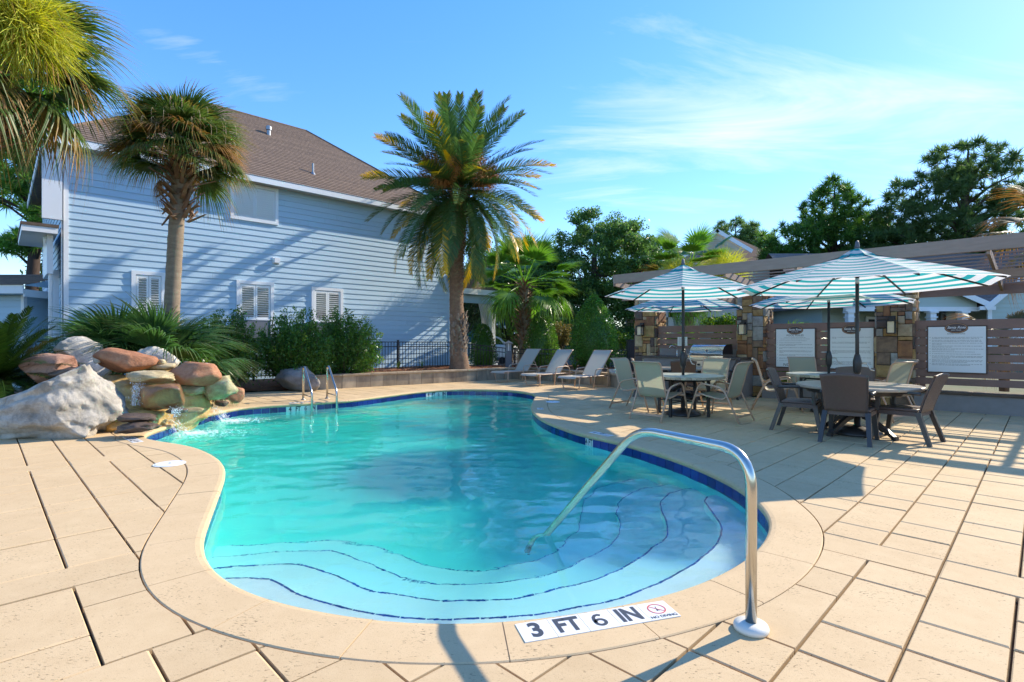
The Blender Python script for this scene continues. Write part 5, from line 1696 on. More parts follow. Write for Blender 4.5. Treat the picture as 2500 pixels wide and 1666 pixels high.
def panel_mesh(name, r0, z0, r1, z1, sag, rows=14, cols=8, per=.178, scallop=0.0, v0=0.0, n8=8):
    vs = []; uv = []; fs = []
    L = math.hypot(r1 - r0, z1 - z0)
    for j in range(rows + 1):
        f = j / rows
        for i in range(cols + 1):
            u = i / cols; a = (u - .5) * 2 * math.pi / n8
            r = r0 + (r1 - r0) * f
            # straight chord between ribs
            rc_ = r * math.cos(math.pi / n8) / math.cos(a)
            w = 4 * u * (1 - u)
            rc_ = rc_ * (1 + 0.010 * (1 - w)) - scallop * w * f ** 3
            z = z0 + (z1 - z0) * f - sag * w * math.sin(math.pi * min(1, f * 1.0)) * .8 + .05 * (f * (1 - f)) * 1.0
            vs.append((rc_ * math.cos(a), rc_ * math.sin(a), z)); uv.append((u, v0 + (1 - f) * L / per))
    for j in range(rows):
        for i in range(cols):
            a = j * (cols + 1) + i; fs.append((a, a + cols + 1, a + cols + 2, a + 1))
    me = MB().add(vs, fs).mesh(name)
    ul = me.uv_layers.new(name='UV')
    for lp_ in me.loops: ul.data[lp_.index].uv = uv[lp_.vertex_index]
    return me
def umbrella(x, y, R_, zr, zt, label, rot=0.0):
    t = thing('patio_umbrella', label, 'umbrella', (x, y, 0), rot, 'teal striped patio umbrellas')
    rise = zt - zr
    pm_ = panel_mesh('canopy_panel', .20, zt - .10 * rise / .5, R_, zr, .035)
    vm_ = panel_mesh('vent_panel', .012, zt + .02, .27, zt - .125 * rise / .5, .012, 5, 6, scallop=.03, v0=.4)
    for k in range(8):
        for me, nm in ((pm_, 'canopy_panel'), (vm_, 'vent_panel')):
            if not me.materials: me.materials.append(M['canvas']); me.polygons.foreach_set('use_smooth', [True] * len(me.polygons))
            o = bpy.data.objects.new(nm, me); COL.objects.link(o); o.parent = t; o.rotation_euler = (0, 0, 2 * math.pi * k / 8)
    hub = zt - .30 * (R_ / 1.5)
    rb = MB().bar((.03, 0, zt - .05), (R_ * .985, 0, zr - .012), .016, .022).mesh('rib')
    stt = MB().bar((.045, 0, hub), (R_ * .52, 0, zt - .05 - (zt - zr) * .50 - .012), .012, .016).mesh('strut')
    for k in range(8):
        for me, nm in ((rb, 'rib'), (stt, 'strut')):
            if not me.materials: me.materials.append(M['dark_umbrella'])
            o = bpy.data.objects.new(nm, me); COL.objects.link(o); o.parent = t; o.rotation_euler = (0, 0, 2 * math.pi * (k + .5) / 8)
    MB().lathe([(.024, .0), (.024, zt - .02)], (0, 0, .03), 14).build('pole', M['dark_umbrella'], t, False, True)
    MB().lathe([(.03, -.07), (.055, -.03), (.055, .02), (.03, .05)], (0, 0, hub), 14).build('hub', M['dark_umbrella'], t, False, True)
    MB().lathe([(.0245, -.16), (.0262, -.15), (.0262, -.09), (.0245, -.08)], (0, 0, hub), 14).build('pole_collar', M['steel'], t, False, True)
    MB().lathe([(.035, .0), (.030, .03), (.022, .09), (.008, .11)], (0, 0, zt + .015), 14).build('finial', M['finial'], t, False, True)
    MB().lathe([(.03, -.16), (.052, -.10), (.054, .04), (.038, .11), (.028, .14)], (0, 0, .98), 14).build('crank_box', M['dark_umbrella'], t, False, True)
    MB().tube(bend([(.04, -.03, .99), (.09, -.06, 1.0), (.12, -.10, .90), (.16, -.12, .89)], .02), .009, 8).build('crank_handle', M['steel_warm'], t, False, True)
    MB().lathe([(.30, .0), (.30, .03), (.22, .085), (.08, .11), (.04, .12), (.04, .30)], (0, 0, .002), 32).build('base', M['resin_dark'], t, False, True)
    return t
umbrella(T1[0], T1[1], 1.60, 2.05, 2.58, 'large teal and white striped umbrella over the large brown resin table', R(11))
umbrella(T2[0], T2[1], 1.37, 2.12, 2.63, 'teal and white striped umbrella over the mosaic table nearest the pool', R(4))
umbrella(T3[0], T3[1], 1.33, 2.03, 2.50, 'teal and white striped umbrella over the table in front of the grill', R(20))
umbrella(T4[0], T4[1], 1.35, 1.97, 2.44, 'teal and white striped umbrella over the mosaic table under the signs', R(9))
# ------------------------------------------------------------------ sun loungers
def make_lounger():
    t = thing('sun_lounger', 'x', 'sun lounger', (0, 0, 0), 0, 'tan framed sun loungers')
    # local: foot end at y=0, head towards +y, width along x
    for s_ in (-1, 1):
        x = .30 * s_
        MB().tube([(x, -.06, .30), (x, .0, .345), (x, .35, .335), (x, 1.05, .335), (x, 1.75, .335)], .015, 8).build('side_rail', M['sling_frame'], t, False, True)
        MB().tube([(x, 1.02, .345), (x, 1.40, .80), (x, 1.58, 1.0), (x, 1.64, 1.03)], .014, 8).build('back_rail', M['sling_frame'], t, False, True)
        arm = bend([(x * 1.1, .72, .02), (x * 1.1, .80, .52), (x * 1.1, 1.25, .55), (x * 1.1, 1.42, .50), (x * 1.1, 1.48, .02)], .09, 5)
        MB().tube(arm, .015, 8).build('armrest', M['sling_frame'], t, False, True)
        MB().tube([(x, 1.30, .68), (x, 1.52, .34)], .010, 6).build('back_prop', M['sling_frame'], t, False, True)
    for y in (.16, 1.48):
        u = bend([(-.30, y - .05, .335), (-.27, y, .016), (.27, y, .016), (.30, y - .05, .335)], .07, 5)
        MB().tube(u, .015, 8).build('leg_loop', M['sling_frame'], t, False, True)
        MB().tube([(-.30, y, .29), (.30, y, .29)], .011, 6).build('cross_bar', M['sling_frame'], t, False, True)
    MB().tube([(-.30, 1.64, 1.03), (.30, 1.64, 1.03)], .012, 8).build('top_bar', M['sling_frame'], t, False, True)
    sl = MB(); strip(sl, [(-.06, .305), (-.03, .335), (.0, .353), (.35, .345), (.7, .343), (1.03, .345)], -.29, .29); sl.build('seat_sling', M['sling_pale'], t, False, True)
    sl = MB(); strip(sl, [(1.03, .352), (1.2, .565), (1.40, .808), (1.58, 1.008), (1.64, 1.038)], -.29, .29); sl.build('back_sling', M['sling_pale'], t, False, True)
    return t
lg = None
for (x, y, lab) in ((-.42, 16.62, 'tan sun lounger with pale sling, the one by the bollard light'), (.50, 15.32, 'tan sun lounger with pale sling, the middle one of three'), (1.48, 14.20, 'tan sun lounger with pale sling, the one by the mosaic tables')):
    lg = make_lounger() if lg is None else copy_tree(lg)
    lg.location = (x, y, 0); lg.rotation_euler = (0, 0, R(-45)); lg['label'] = lab
# bollard light
bl = thing('bollard_light', 'grey bollard light with louvred head and pyramid cap behind the loungers', 'bollard light', (-.12, 18.95, .35))
M['bollard'] = mat('grey_bollard', (.10, .115, .135), .5)
MB().box((-.11, -.11, 0), (.11, .11, .60)).build('post', M['bollard'], bl)
for sx in (-1, 1):
    for sy in (-1, 1): MB().box((.09 * sx - .02, .09 * sy - .02, .601), (.09 * sx + .02, .09 * sy + .02, .86)).build('corner_post', M['bollard'], bl)
    MB().box((-.012 + .04 * sx, -.108, .601), (.012 + .04 * sx, .108, .86)).build('louvre', M['bollard'], bl)
MB().box((-.075, -.075, .601), (.075, .075, .858)).build('lens', M['sign_white'], bl)
MB().add([(-.17, -.17, .865), (.17, -.17, .865), (.17, .17, .865), (-.17, .17, .865), (0, 0, .97)], [(0, 3, 2, 1), (0, 1, 4), (1, 2, 4), (2, 3, 4), (3, 0, 4)]).build('cap', M['bollard'], bl)
# ================================================================== boulders and waterfall
def rock_mat(name, c, c2, c3=None, scale=2.2, wet=0.0, streak=0.0):
    m, nt, b = new_mat(name)
    vec = ncoord(nt)
    f = nnoise(nt, scale, 7, .65, vec, .3)
    col = nramp(nt, f, [(.30, c2), (.50, c), (.72, c3 or tuple(min(1, x * 1.25) for x in c))])
    cr = nnoise(nt, scale * 1.7, 8, .7, vec, 1.2)
    crack = nmath(nt, 'MULTIPLY', nmath(nt, 'SUBTRACT', .035, nmath(nt, 'ABSOLUTE', nmath(nt, 'SUBTRACT', cr, .5))), 22.0, clamp=True)
    col = nmix(nt, nmath(nt, 'MULTIPLY', crack, .14), col, tuple(x * .35 for x in c2))
    g2 = nnoise(nt, 38, 5, .7, vec)
    col = nmix(nt, nmath(nt, 'MULTIPLY', nmath(nt, 'SUBTRACT', g2, .5), 1.3, clamp=True), col, tuple(x * .5 for x in c2))
    nt.links.new(col, b.inputs['Base Color'])
    b.inputs['Roughness'].default_value = .85 - .6 * wet
    b.inputs['Coat Weight'].default_value = wet * .6; b.inputs['Coat Roughness'].default_value = .12
    bn = nt.nodes.new('ShaderNodeBump'); bn.inputs['Strength'].default_value = .7; bn.inputs['Distance'].default_value = .03
    hgt = nmath(nt, 'ADD', nmath(nt, 'MULTIPLY', nnoise(nt, 9, 9, .7, vec, .4), 1.0), nmath(nt, 'MULTIPLY', crack, -.22))
    nt.links.new(hgt, bn.inputs['Height']); nt.links.new(bn.outputs[0], b.inputs['Normal'])
    return m
M['rock_pale'] = rock_mat('pale_limestone', (.42, .38, .315), (.20, .185, .15), (.55, .51, .43), 2.4)
M['rock_white'] = rock_mat('white_limestone', (.58, .52, .42), (.36, .32, .25), (.74, .69, .60), 2.2)
M['rock_red'] = rock_mat('red_sandstone', (.42, .185, .090), (.24, .095, .05), (.52, .28, .16), 2.6)
M['rock_pink'] = rock_mat('pink_sandstone', (.44, .25, .17), (.28, .13, .085), (.52, .32, .23), 2.0)
M['rock_cream'] = rock_mat('cream_ledge_stone', (.52, .42, .24), (.30, .22, .10), (.62, .54, .36), 3.2)
M['rock_green'] = rock_mat('mossy_cream_stone', (.42, .37, .18), (.17, .17, .06), (.60, .53, .35), 3.8)
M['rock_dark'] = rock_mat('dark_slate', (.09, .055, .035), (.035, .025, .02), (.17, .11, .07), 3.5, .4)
M['rock_wet'] = rock_mat('wet_ochre_rock', (.62, .40, .13), (.42, .22, .05), (.72, .54, .27), 3.0, .8)
M['rock_brownwet'] = rock_mat('wet_brown_rock', (.22, .10, .035), (.06, .03, .018), (.42, .24, .08), 2.6, .8)
M['rock_grey'] = rock_mat('grey_boulder_stone', (.27, .25, .23), (.13, .12, .115), (.38, .33, .28), 2.0)
def rock_mesh(seed, dims, facets=9, rough=.10, sub=4, flat=0.0, taper=0.0):
    rng = random.Random(seed)
    bm = bmesh.new()
    bmesh.ops.create_icosphere(bm, subdivisions=sub, radius=1.0)
    planes = []
    for _ in range(facets):
        n_ = Vector((rng.gauss(0, 1), rng.gauss(0, 1), rng.gauss(0, .8))).normalized()
        planes.append((n_, rng.uniform(.62, .92)))
    off = Vector((rng.uniform(0, 50), rng.uniform(0, 50), rng.uniform(0, 50)))
    for v in bm.verts:
        p = v.co.copy()
        p = Vector((math.copysign(abs(p.x) ** .75, p.x), math.copysign(abs(p.y) ** .75, p.y), math.copysign(abs(p.z) ** .8, p.z)))
        for n_, d in planes:
            e = p.dot(n_) - d
            if e > 0: p -= n_ * e * .92
        k = 1 + rough * 1.6 * mnoise.noise(p * 1.3 + off) + rough * .9 * mnoise.noise(p * 3.1 + off) + rough * .45 * mnoise.noise(p * 7.5 + off) + rough * .2 * mnoise.noise(p * 17 + off)
        # ledges: shallow horizontal bedding
        k += flat * .05 * math.sin(p.z * 16 + 3 * mnoise.noise(p * 2 + off))
        p *= k
        if taper: p.z = (p.z + 1) * (1 + taper * min(1, p.x + .0)) * (1 if p.x < .55 else 1 - (p.x - .55) * .9) - 1
        v.co = Vector((p.x * dims[0] / 2, p.y * dims[1] / 2, p.z * dims[2] / 2))
    me = bpy.data.meshes.new('boulder'); bm.to_mesh(me); bm.free()
    me.polygons.foreach_set('use_smooth', [True] * len(me.polygons))
    return me
def rock(name, label, m, c, dims, rot=(0, 0, 0), seed=1, facets=9, rough=.10, sub=4, flat=0.0, group='waterfall rocks', cat='rock', taper=0.0):
    me = rock_mesh(seed, dims, facets, rough, sub, flat, taper)
    me.materials.append(m)
    o = bpy.data.objects.new(name, me); COL.objects.link(o)
    o.location = c; o.rotation_euler = tuple(R(a) for a in rot)
    tag(o, label, cat, group)
    return o
def at(px, py, Y): return ((px - 1250) / FPX * Y, Y, HC - (py - 833) / FPX * Y)
# the big pale boulder in front
rock('boulder', 'large pale grey limestone boulder lying in front of the waterfall', M['rock_pale'], at(140, 992, 7.6), (2.25, 1.25, 1.02), (0, 2, -6), 5, 8, .085, 6, .45, taper=.42)
rock('boulder', 'white limestone boulder at the top back of the waterfall', M['rock_white'], at(204, 874, 9.0), (1.0, .6, .58), (0, 30, 10), 12, 8, .10)
rock('boulder', 'pink sandstone boulder beside the spiky cycad', M['rock_pink'], at(122, 905, 8.35), (.82, .7, .52), (0, -4, 15), 23, 8, .06)
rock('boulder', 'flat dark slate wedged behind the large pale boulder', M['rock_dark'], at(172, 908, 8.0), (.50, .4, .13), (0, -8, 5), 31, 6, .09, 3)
rock('boulder', 'long red sandstone boulder crowning the waterfall', M['rock_red'], at(311, 882, 8.55), (.98, .62, .42), (0, 5, 4), 8, 9, .05)
rock('boulder', 'grey tan boulder leaning behind the red crown stone', M['rock_white'], at(388, 880, 9.3), (.85, .6, .42), (0, 24, 0), 44, 8, .09)
rock('boulder', 'red brown sandstone slab over the right hand water outlet', M['rock_red'], at(478, 913, 8.75), (.90, .62, .38), (0, 4, 8), 52, 9, .05)
rock('boulder', 'cream ledge stone jutting out below the red crown stone', M['rock_cream'], at(364, 922, 8.2), (.66, .55, .21), (0, 3, -5), 61, 7, .07, 4, .6)
rock('boulder', 'thin tan ledge stone between the two red stones', M['rock_cream'], at(398, 896, 8.8), (.48, .4, .13), (0, 2, 5), 66, 6, .07, 3)
rock('boulder', 'small rounded tan pebble on the ledge between the red stones', M['rock_cream'], at(394, 884, 8.7), (.14, .13, .09), (0, 0, 0), 67, 3, .05, 3)
rock('boulder', 'small rounded grey pebble against the red crown stone', M['rock_white'], at(238, 877, 8.4), (.16, .14, .14), (0, 0, 0), 68, 3, .05, 3)
rock('boulder', 'small pale pebble on the red brown slab', M['rock_white'], at(501, 893, 8.8), (.14, .12, .09), (0, 0, 0), 69, 3, .05, 3)
rock('boulder', 'brown dome rock with water running over it', M['rock_brownwet'], at(398, 968, 8.05), (.66, .5, .40), (0, 0, 0), 75, 6, .06)
rock('boulder', 'mossy cream rock cluster at the right end of the waterfall', M['rock_green'], at(533, 948, 9.0), (.62, .5, .38), (0, -12, 0), 81, 11, .09, 4, .4)
rock('boulder', 'egg shaped brown rock at the right foot of the waterfall', M['rock_red'], at(574, 962, 9.55), (.34, .32, .28), (0, 30, 0), 88, 5, .05)
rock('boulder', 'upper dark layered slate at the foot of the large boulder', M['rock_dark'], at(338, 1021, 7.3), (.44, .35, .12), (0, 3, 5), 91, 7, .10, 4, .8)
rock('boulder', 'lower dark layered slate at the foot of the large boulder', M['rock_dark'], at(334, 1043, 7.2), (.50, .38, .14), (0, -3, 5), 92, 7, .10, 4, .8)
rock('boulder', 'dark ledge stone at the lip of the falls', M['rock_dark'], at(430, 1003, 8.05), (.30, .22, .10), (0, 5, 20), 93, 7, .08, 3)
rock('boulder', 'small tan ledge stone at the lip of the falls', M['rock_cream'], at(466, 1003, 8.35), (.34, .22, .10), (0, -4, 20), 94, 7, .08, 3)
rock('boulder', 'small dark stone at the right edge of the falls', M['rock_dark'], at(542, 985, 9.2), (.22, .2, .10), (0, 6, 0), 95, 6, .08, 3)
rock('boulder', 'mossy tan stone over the right hand water outlet', M['rock_green'], at(470, 950, 8.8), (.55, .45, .24), (0, 6, 0), 96, 8, .08, 4, .4)
rock('boulder', 'pale stone lying at the far left foot of the large boulder', M['rock_pale'], at(2, 1015, 7.7), (.35, .5, .22), (0, 10, 0), 97, 7, .08, 3)
rock('boulder', 'grey boulder with a rusty side lying at the end of the retaining wall', M['rock_grey'], at(727, 925, 13.9), (1.22, .75, .70), (0, 6, 10), 101, 10, .07, 4, .3, 'garden boulders')
rock('boulder', 'low white and rust boulder on the planter corner', M['rock_white'], at(1508, 909, 15.2), (.75, .5, .26), (0, 4, 20), 103, 8, .07, 3, 0, 'garden boulders')
# ochre mortar body the stones are set in
mbm = rock_mesh(120, (2.5, 1.5, 1.25), 7, .10, 5)
fm = link('waterfall_mound', mbm, M['rock_wet'])
fm.location = (-6.05, 8.75, .22); fm.rotation_euler = (0, R(4), R(58))
tag(fm, 'ochre stained mortar mound with running water under the stacked rocks', 'waterfall')
mb2 = rock_mesh(121, (1.1, .75, .42), 6, .10, 4)
o = link('waterfall_mound', mb2, M['rock_wet']); o.location = (-5.62, 7.95, .06); o.rotation_euler = (0, 0, R(75))
tag(o, 'low ochre stained spill shelf at the pool edge', 'waterfall')
# falling water
wm_, nt, b_ = new_mat('falling_water')
tb = nt.nodes.new('ShaderNodeBsdfTransparent')
b_.inputs['Base Color'].default_value = (.85, .92, .95, 1); b_.inputs['Roughness'].default_value = .3; b_.inputs['Specular IOR Level'].default_value = .4
mxs = nt.nodes.new('ShaderNodeMixShader')
vec = ncoord(nt, (16, 16, 3))
nt.links.new(nmath(nt, 'MULTIPLY', nmath(nt, 'SUBTRACT', nnoise(nt, 1.6, 4, .6, vec), .47), 2.6, clamp=True), mxs.inputs[0])
nt.links.new(tb.outputs[0], mxs.inputs[1]); nt.links.new(b_.outputs[0], mxs.inputs[2]); nt.links.new(mxs.outputs[0], nt.nodes['Material Output'].inputs['Surface'])
M['fall'] = wm_
M['foam'] = mat('white_foam', (.80, .88, .90), .4, amt=.2)
def fall(p0, p1, w, label, seed):
    """sheet of water that leaves the lip p0 and drops to p1"""
    rng = random.Random(seed)
    p0 = Vector(p0); p1 = Vector(p1); h = p1 - p0; hz = Vector((h.x, h.y, 0)); sd = Vector((-hz.y, hz.x, 0)).normalized()
    t = thing('water_stream', label, 'water stream', tuple(p0), 0, 'streams of the waterfall')
    for s_ in range(5):
        off = (s_ / 4 - .5) * w + rng.uniform(-.03, .03); ww = rng.uniform(.010, .03) * (w / .3) ** .5
        vs = []; fs = []; n_ = 14
        pw = rng.uniform(1.6, 2.3)
        for k in range(n_ + 1):
            f = k / n_
            c = p0 + sd * off + hz * f * rng.uniform(.97, 1.03) + Vector((0, 0, h.z * f ** pw)) + sd * .02 * mnoise.noise(Vector((f * 4, s_, seed)))
            w2 = ww * (1 + .5 * f)
            vs += [c - sd * w2, c + Vector((hz.x, hz.y, 0)).normalized() * .015, c + sd * w2]
        for k in range(n_):
            fs += [(3 * k, 3 * k + 1, 3 * k + 4, 3 * k + 3), (3 * k + 1, 3 * k + 2, 3 * k + 5, 3 * k + 4)]
        MB().add(vs, fs).build('water_strand', M['fall'], t, True, True)
    # spray beads
    sp = MB()
    for _ in range(170):
        f = rng.random() ** .6
        c = p0 + sd * rng.gauss(0, w * .42) + hz * (f + rng.gauss(0, .08)) + Vector((0, 0, h.z * f ** 2 + abs(rng.gauss(0, .03))))
        r_ = rng.uniform(.003, .008)
        sp.add([c + Vector(v) * r_ for v in ((1, 0, 0), (-1, 0, 0), (0, 1, 0), (0, -1, 0), (0, 0, 1), (0, 0, -1))], [(0, 2, 4), (2, 1, 4), (1, 3, 4), (3, 0, 4), (2, 0, 5), (1, 2, 5), (3, 1, 5), (0, 3, 5)])
    o = sp.build('spray', M['foam'], t, True); o['kind'] = 'stuff'
def lip(px, py, dz=.03):
    x, y = gpt(px, py, 0)
    i = nearest(x, y)
    return POOL[i] + PN[i] * .05, PN[i], i
for (px, py, w, lab, sd_) in ((418, 1036, .30, 'short stream pouring over the coping beside the spill shelf', 1), (522, 1006, .22, 'short stream pouring over the coping below the mossy rocks', 2)):
    p, n2, i = lip(px, py)
    fall((p.x + n2.x * .06, p.y + n2.y * .06, .075), (p.x - n2.x * .22, p.y - n2.y * .22, -.155), w, lab, sd_)
a_ = Vector(at(338, 938, 7.95)); fall(a_, a_ + Vector((.10, -.16, -.30)), .12, 'thin stream running down beside the large pale boulder', 5)
a_ = Vector(at(432, 1000, 7.93)); fall(a_, a_ + Vector((.05, -.10, -.10)), .12, 'thin stream spilling over the dark ledge stone', 6)
# foam on the pool below the falls
fo = MB(); rng = random.Random(9)
for (px, py, n_, sprd) in ((418, 1036, 900, .34), (522, 1006, 600, .26)):
    p, n2, i = lip(px, py); c = p - n2 * .34
    for _ in range(n_):
        rr = abs(rng.gauss(0, sprd)); an = rng.uniform(0, 6.28)
        x = c.x + rr * math.cos(an) * 1.3 - n2.x * rr * .6; y = c.y + rr * math.sin(an) * 1.1 - n2.y * rr * .6
        if not inside((x, y), OUTC): continue
        z = water_z(x, y); r_ = rng.uniform(.004, .018) * (1.2 - min(1, rr / .9))
        fo.add([(x + r_ * u * 1.3, y + r_ * v, z + r_ * w_ * .35 + .002) for u, v, w_ in ((1, 0, 0), (-1, 0, 0), (0, 1, 0), (0, -1, 0), (0, 0, 1), (0, 0, -1))], [(0, 2, 4), (2, 1, 4), (1, 3, 4), (3, 0, 4), (2, 0, 5), (1, 2, 5), (3, 1, 5), (0, 3, 5)])
tag(fo.build('foam', M['foam']), 'white foam and bubbles on the pool below the little falls', 'foam', kind='stuff')
# ================================================================== vegetation
M['bark'] = mat('grey_bark', (.10, .075, .055), .95, c2=(.05, .037, .028), scale=7, stretch=(1, 1, .3), bump=.8, bscale=30)
M['pine_bark'] = mat('pine_bark', (.085, .055, .042), .95, c2=(.04, .028, .022), scale=7, stretch=(1, 1, .3), bump=.8, bscale=30)
M['palm_bark'] = mat('grey_palm_trunk', (.30, .235, .165), .9, c2=(.18, .13, .085), scale=5, stretch=(1, 1, 3), bump=.5, bscale=40)
M['palm_boot'] = mat('dry_palm_boot', (.27, .155, .085), .85, c2=(.14, .075, .04), scale=7, bump=.4, bscale=50, rand=.3, island=.25)
M['boot_grey'] = mat('weathered_palm_boot', (.33, .26, .19), .9, c2=(.14, .10, .065), scale=8, bump=.5, bscale=50, island=.35)
M['date_bark'] = mat('date_palm_trunk', (.27, .17, .10), .95, c2=(.13, .075, .047), scale=9, bump=.7, bscale=40)
# ------------------------------------------------------------------ palm leaves
def fan_mesh(name, seed, pet=.7, rad=.8, nseg=34, spread=2.5, droop=.35, fold=.35, petdroop=.1, tipbend=.6):
    """costapalmate fan leaf: base at the origin, leaning out along +X, face up. UV.x runs from base to tip"""
    rng = random.Random(seed)
    vs = []; fs = []; uv = []
    # petiole
    n_ = 6
    def petp(f): return Vector((pet * f, 0, -petdroop * pet * f * f))
    for k in range(n_ + 1):
        f = k / n_; p = petp(f); w = .022 * (1 - .5 * f)
        for q in ((0, -w, .0), (0, 0, -.012), (0, w, .0)):
            vs.append(p + Vector(q)); uv.append((0, .5))
    for k in range(n_):
        for a in (0, 1): fs.append((3 * k + a, 3 * k + a + 1, 3 * k + a + 4, 3 * k + a + 3))
    tip = petp(1)
    slope = math.atan2(-2 * petdroop, 1)
    for i in range(nseg):
        u = -1 + 2 * (i + .5) / nseg
        ang = u * spread * .5 + rng.uniform(-.03, .03)
        L = rad * (1 - .28 * abs(u) ** 2.2) * rng.uniform(.86, 1.04)
        d = Vector((math.cos(ang), math.sin(ang), 0))
        sd = Vector((-d.y, d.x, 0))
        up = Vector((0, 0, 1))
        zf = fold * (abs(u) ** 1.5)
        w0 = rad * spread / nseg * .46
        st = 6; base = len(vs)
        dr = droop * rng.uniform(.7, 1.3) * (1 + .5 * abs(u))
        tb_ = tipbend * rng.uniform(.4, 1.5)
        for k in range(st + 1):
            f = k / st
            r = L * (.04 + .96 * f)
            z = zf * r * .5 - dr * L * f * f * .55 - tb_ * L * .35 * max(0, f - .55) ** 2 * 5
            rr = r * (1 - .10 * tb_ * max(0, f - .5))
            c = tip + d * rr + up * (z + math.sin(slope) * r * .6 * d.x)
            w = w0 * (min(1, f * 2.4 + .12)) * (1 - max(0, f - .38) / .62 * .95) * (1 if f < .40 else .72)
            vs += [c - sd * w, c + up * w * .35, c + sd * w]
            uv += [(f, u * .5 + .5)] * 3
        for k in range(st):
            b = base + 3 * k
            fs += [(b, b + 1, b + 4, b + 3), (b + 1, b + 2, b + 5, b + 4)]
    me = MB().add(vs, fs).mesh(name)
    ul = me.uv_layers.new(name='UV')
    for lp_ in me.loops: ul.data[lp_.index].uv = uv[lp_.vertex_index]
    return me
def pinnate_mesh(name, seed, L=2.6, npair=64, arch=.5, leaf=.42, wid=.014, vee=.5, dens=1.0):
    """feather leaf along +X, arching down. UV.x runs from base to tip"""
    rng = random.Random(seed)
    vs = []; fs = []; uv = []
    def spine(f):
        x = L * (f - .16 * arch * f * f * f); z = L * (.10 * f - arch * .62 * f * f)
        return Vector((x, .03 * math.sin(f * 3 + seed), z))
    n_ = 16
    for k in range(n_ + 1):
        f = k / n_; p = spine(f); w = .022 * (1 - f) + .003
        vs += [p + Vector((0, -w, 0)), p + Vector((0, 0, w * .7)), p + Vector((0, w, 0))]; uv += [(f, .5)] * 3
    for k in range(n_):
        for a in (0, 1): fs.append((3 * k + a, 3 * k + a + 1, 3 * k + a + 4, 3 * k + a + 3))
    for i in range(npair):
        f = .10 + .90 * (i + rng.uniform(-.2, .2)) / npair
        f = min(max(f, .08), .995)
        p = spine(f); t = (spine(min(1, f + .02)) - spine(f - .02)).normalized()
        up = Vector((0, 1, 0)).cross(t); up = -up if up.z < 0 else up
        ll = leaf * (math.sin(math.pi * (.12 + .80 * f)) ** .7) * rng.uniform(.85, 1.1)
        for s_ in (-1, 1):
            d = (Vector((0, s_, 0)) * .82 + t * (.45 + .5 * f) + up * (vee * rng.uniform(.5, 1.2) - .1)).normalized()
            q = p; base = len(vs); st = 3
            n2 = t.cross(d).normalized()
            side = d.cross(up).normalized()
            for k in range(st + 1):
                g_ = k / st
                c = p + d * ll * g_ - Vector((0, 0, .10 * ll * g_ * g_))
                w = wid * (.6 + 1.2 * g_) * (1 - g_) ** .5 + .0012
                vs += [c - side * w, c + side * w]; uv += [(f, g_)] * 2
            for k in range(st): fs.append((base + 2 * k, base + 2 * k + 1, base + 2 * k + 3, base + 2 * k + 2))
    me = MB().add(vs, fs).mesh(name)
    ul = me.uv_layers.new(name='UV')
    for lp_ in me.loops: ul.data[lp_.index].uv = uv[lp_.vertex_index]
    return me
def put_leaf(name, me, m, parent, loc, az, el, roll=0.0, scale=1.0):
    """el: rise of the leaf's axis above the horizon"""
    if len(me.materials) == 0: me.materials.append(None)
    o = bpy.data.objects.new(name, me); COL.objects.link(o); o.parent = parent
    o.location = loc; o.scale = (scale,) * 3
    o.rotation_euler = (Matrix.Rotation(az, 3, 'Z') @ Matrix.Rotation(-el, 3, 'Y') @ Matrix.Rotation(roll, 3, 'X')).to_euler()
    o.material_slots[0].link = 'OBJECT'; o.material_slots[0].material = m
    return o
LM = {}
LM['sabal'] = leaf_mat('sabal_leaf', (.065, .125, .024), (.12, .175, .045), .36, .42, tip=(.44, .22, .05), tip_at=(.80, 1.15))
LM['sabal_old'] = leaf_mat('ageing_sabal_leaf', (.14, .13, .035), (.24, .17, .05), .32, .5, tip=(.40, .19, .06), tip_at=(.45, .95))
LM['sabal_dead'] = leaf_mat('dead_sabal_leaf', (.34, .20, .085), (.44, .30, .16), .25, .7, objrand=.15)
LM['fan_fresh'] = leaf_mat('fresh_fan_leaf', (.090, .210, .026), (.15, .290, .045), .38, .35, tip=(.20, .25, .05), tip_at=(.8, 1.2))
LM['fan_dark'] = leaf_mat('dark_fan_leaf', (.045, .115, .028), (.080, .160, .045), .34, .35, tip=(.20, .18, .07), tip_at=(.85, 1.25))
LM['date'] = leaf_mat('date_leaf', (.050, .115, .030), (.090, .165, .048), .34, .4, tip=(.42, .27, .012), tip_at=(.95, 1.4))
LM['date_yellow'] = leaf_mat('yellowing_date_leaf', (.07, .12, .028), (.12, .16, .03), .35, .4, tip=(.62, .38, .010), tip_at=(.62, .95))
LM['date_gold'] = leaf_mat('golden_date_leaf', (.55, .36, .01), (.70, .46, .02), .35, .45, tip=(.60, .40, .02), tip_at=(.5, 1.0))
LM['cycad'] = leaf_mat('cycad_leaf', (.016, .050, .008), (.040, .085, .012), .20, .4)
LM['flower'] = leaf_mat('yellow_green_bloom', (.50, .52, .04), (.68, .64, .10), .3, .6)
M['date_fruit'] = mat('orange_date_stalk', (.36, .12, .02), .6, c2=(.50, .20, .03), scale=30, island=.3)
FANS = [fan_mesh('fan_leaf', s, .75, .84, 38, 2.7, .34, .42, .10, 1.0) for s in (1, 2, 3)]
FANS_DROOP = [fan_mesh('fan_leaf_droop', s, .65, .88, 36, 2.6, .60, .30, .25, 1.3) for s in (4, 5, 6)]
FANS_DEAD = [fan_mesh('fan_leaf_dead', s, .55, .75, 26, 1.5, 1.0, .2, .5, 1.4) for s in (7, 8)]
FANS_STIFF = [fan_mesh('fan_leaf_stiff', s, .85, .75, 36, 2.9, .10, .30, .05, .25) for s in (9, 10)]
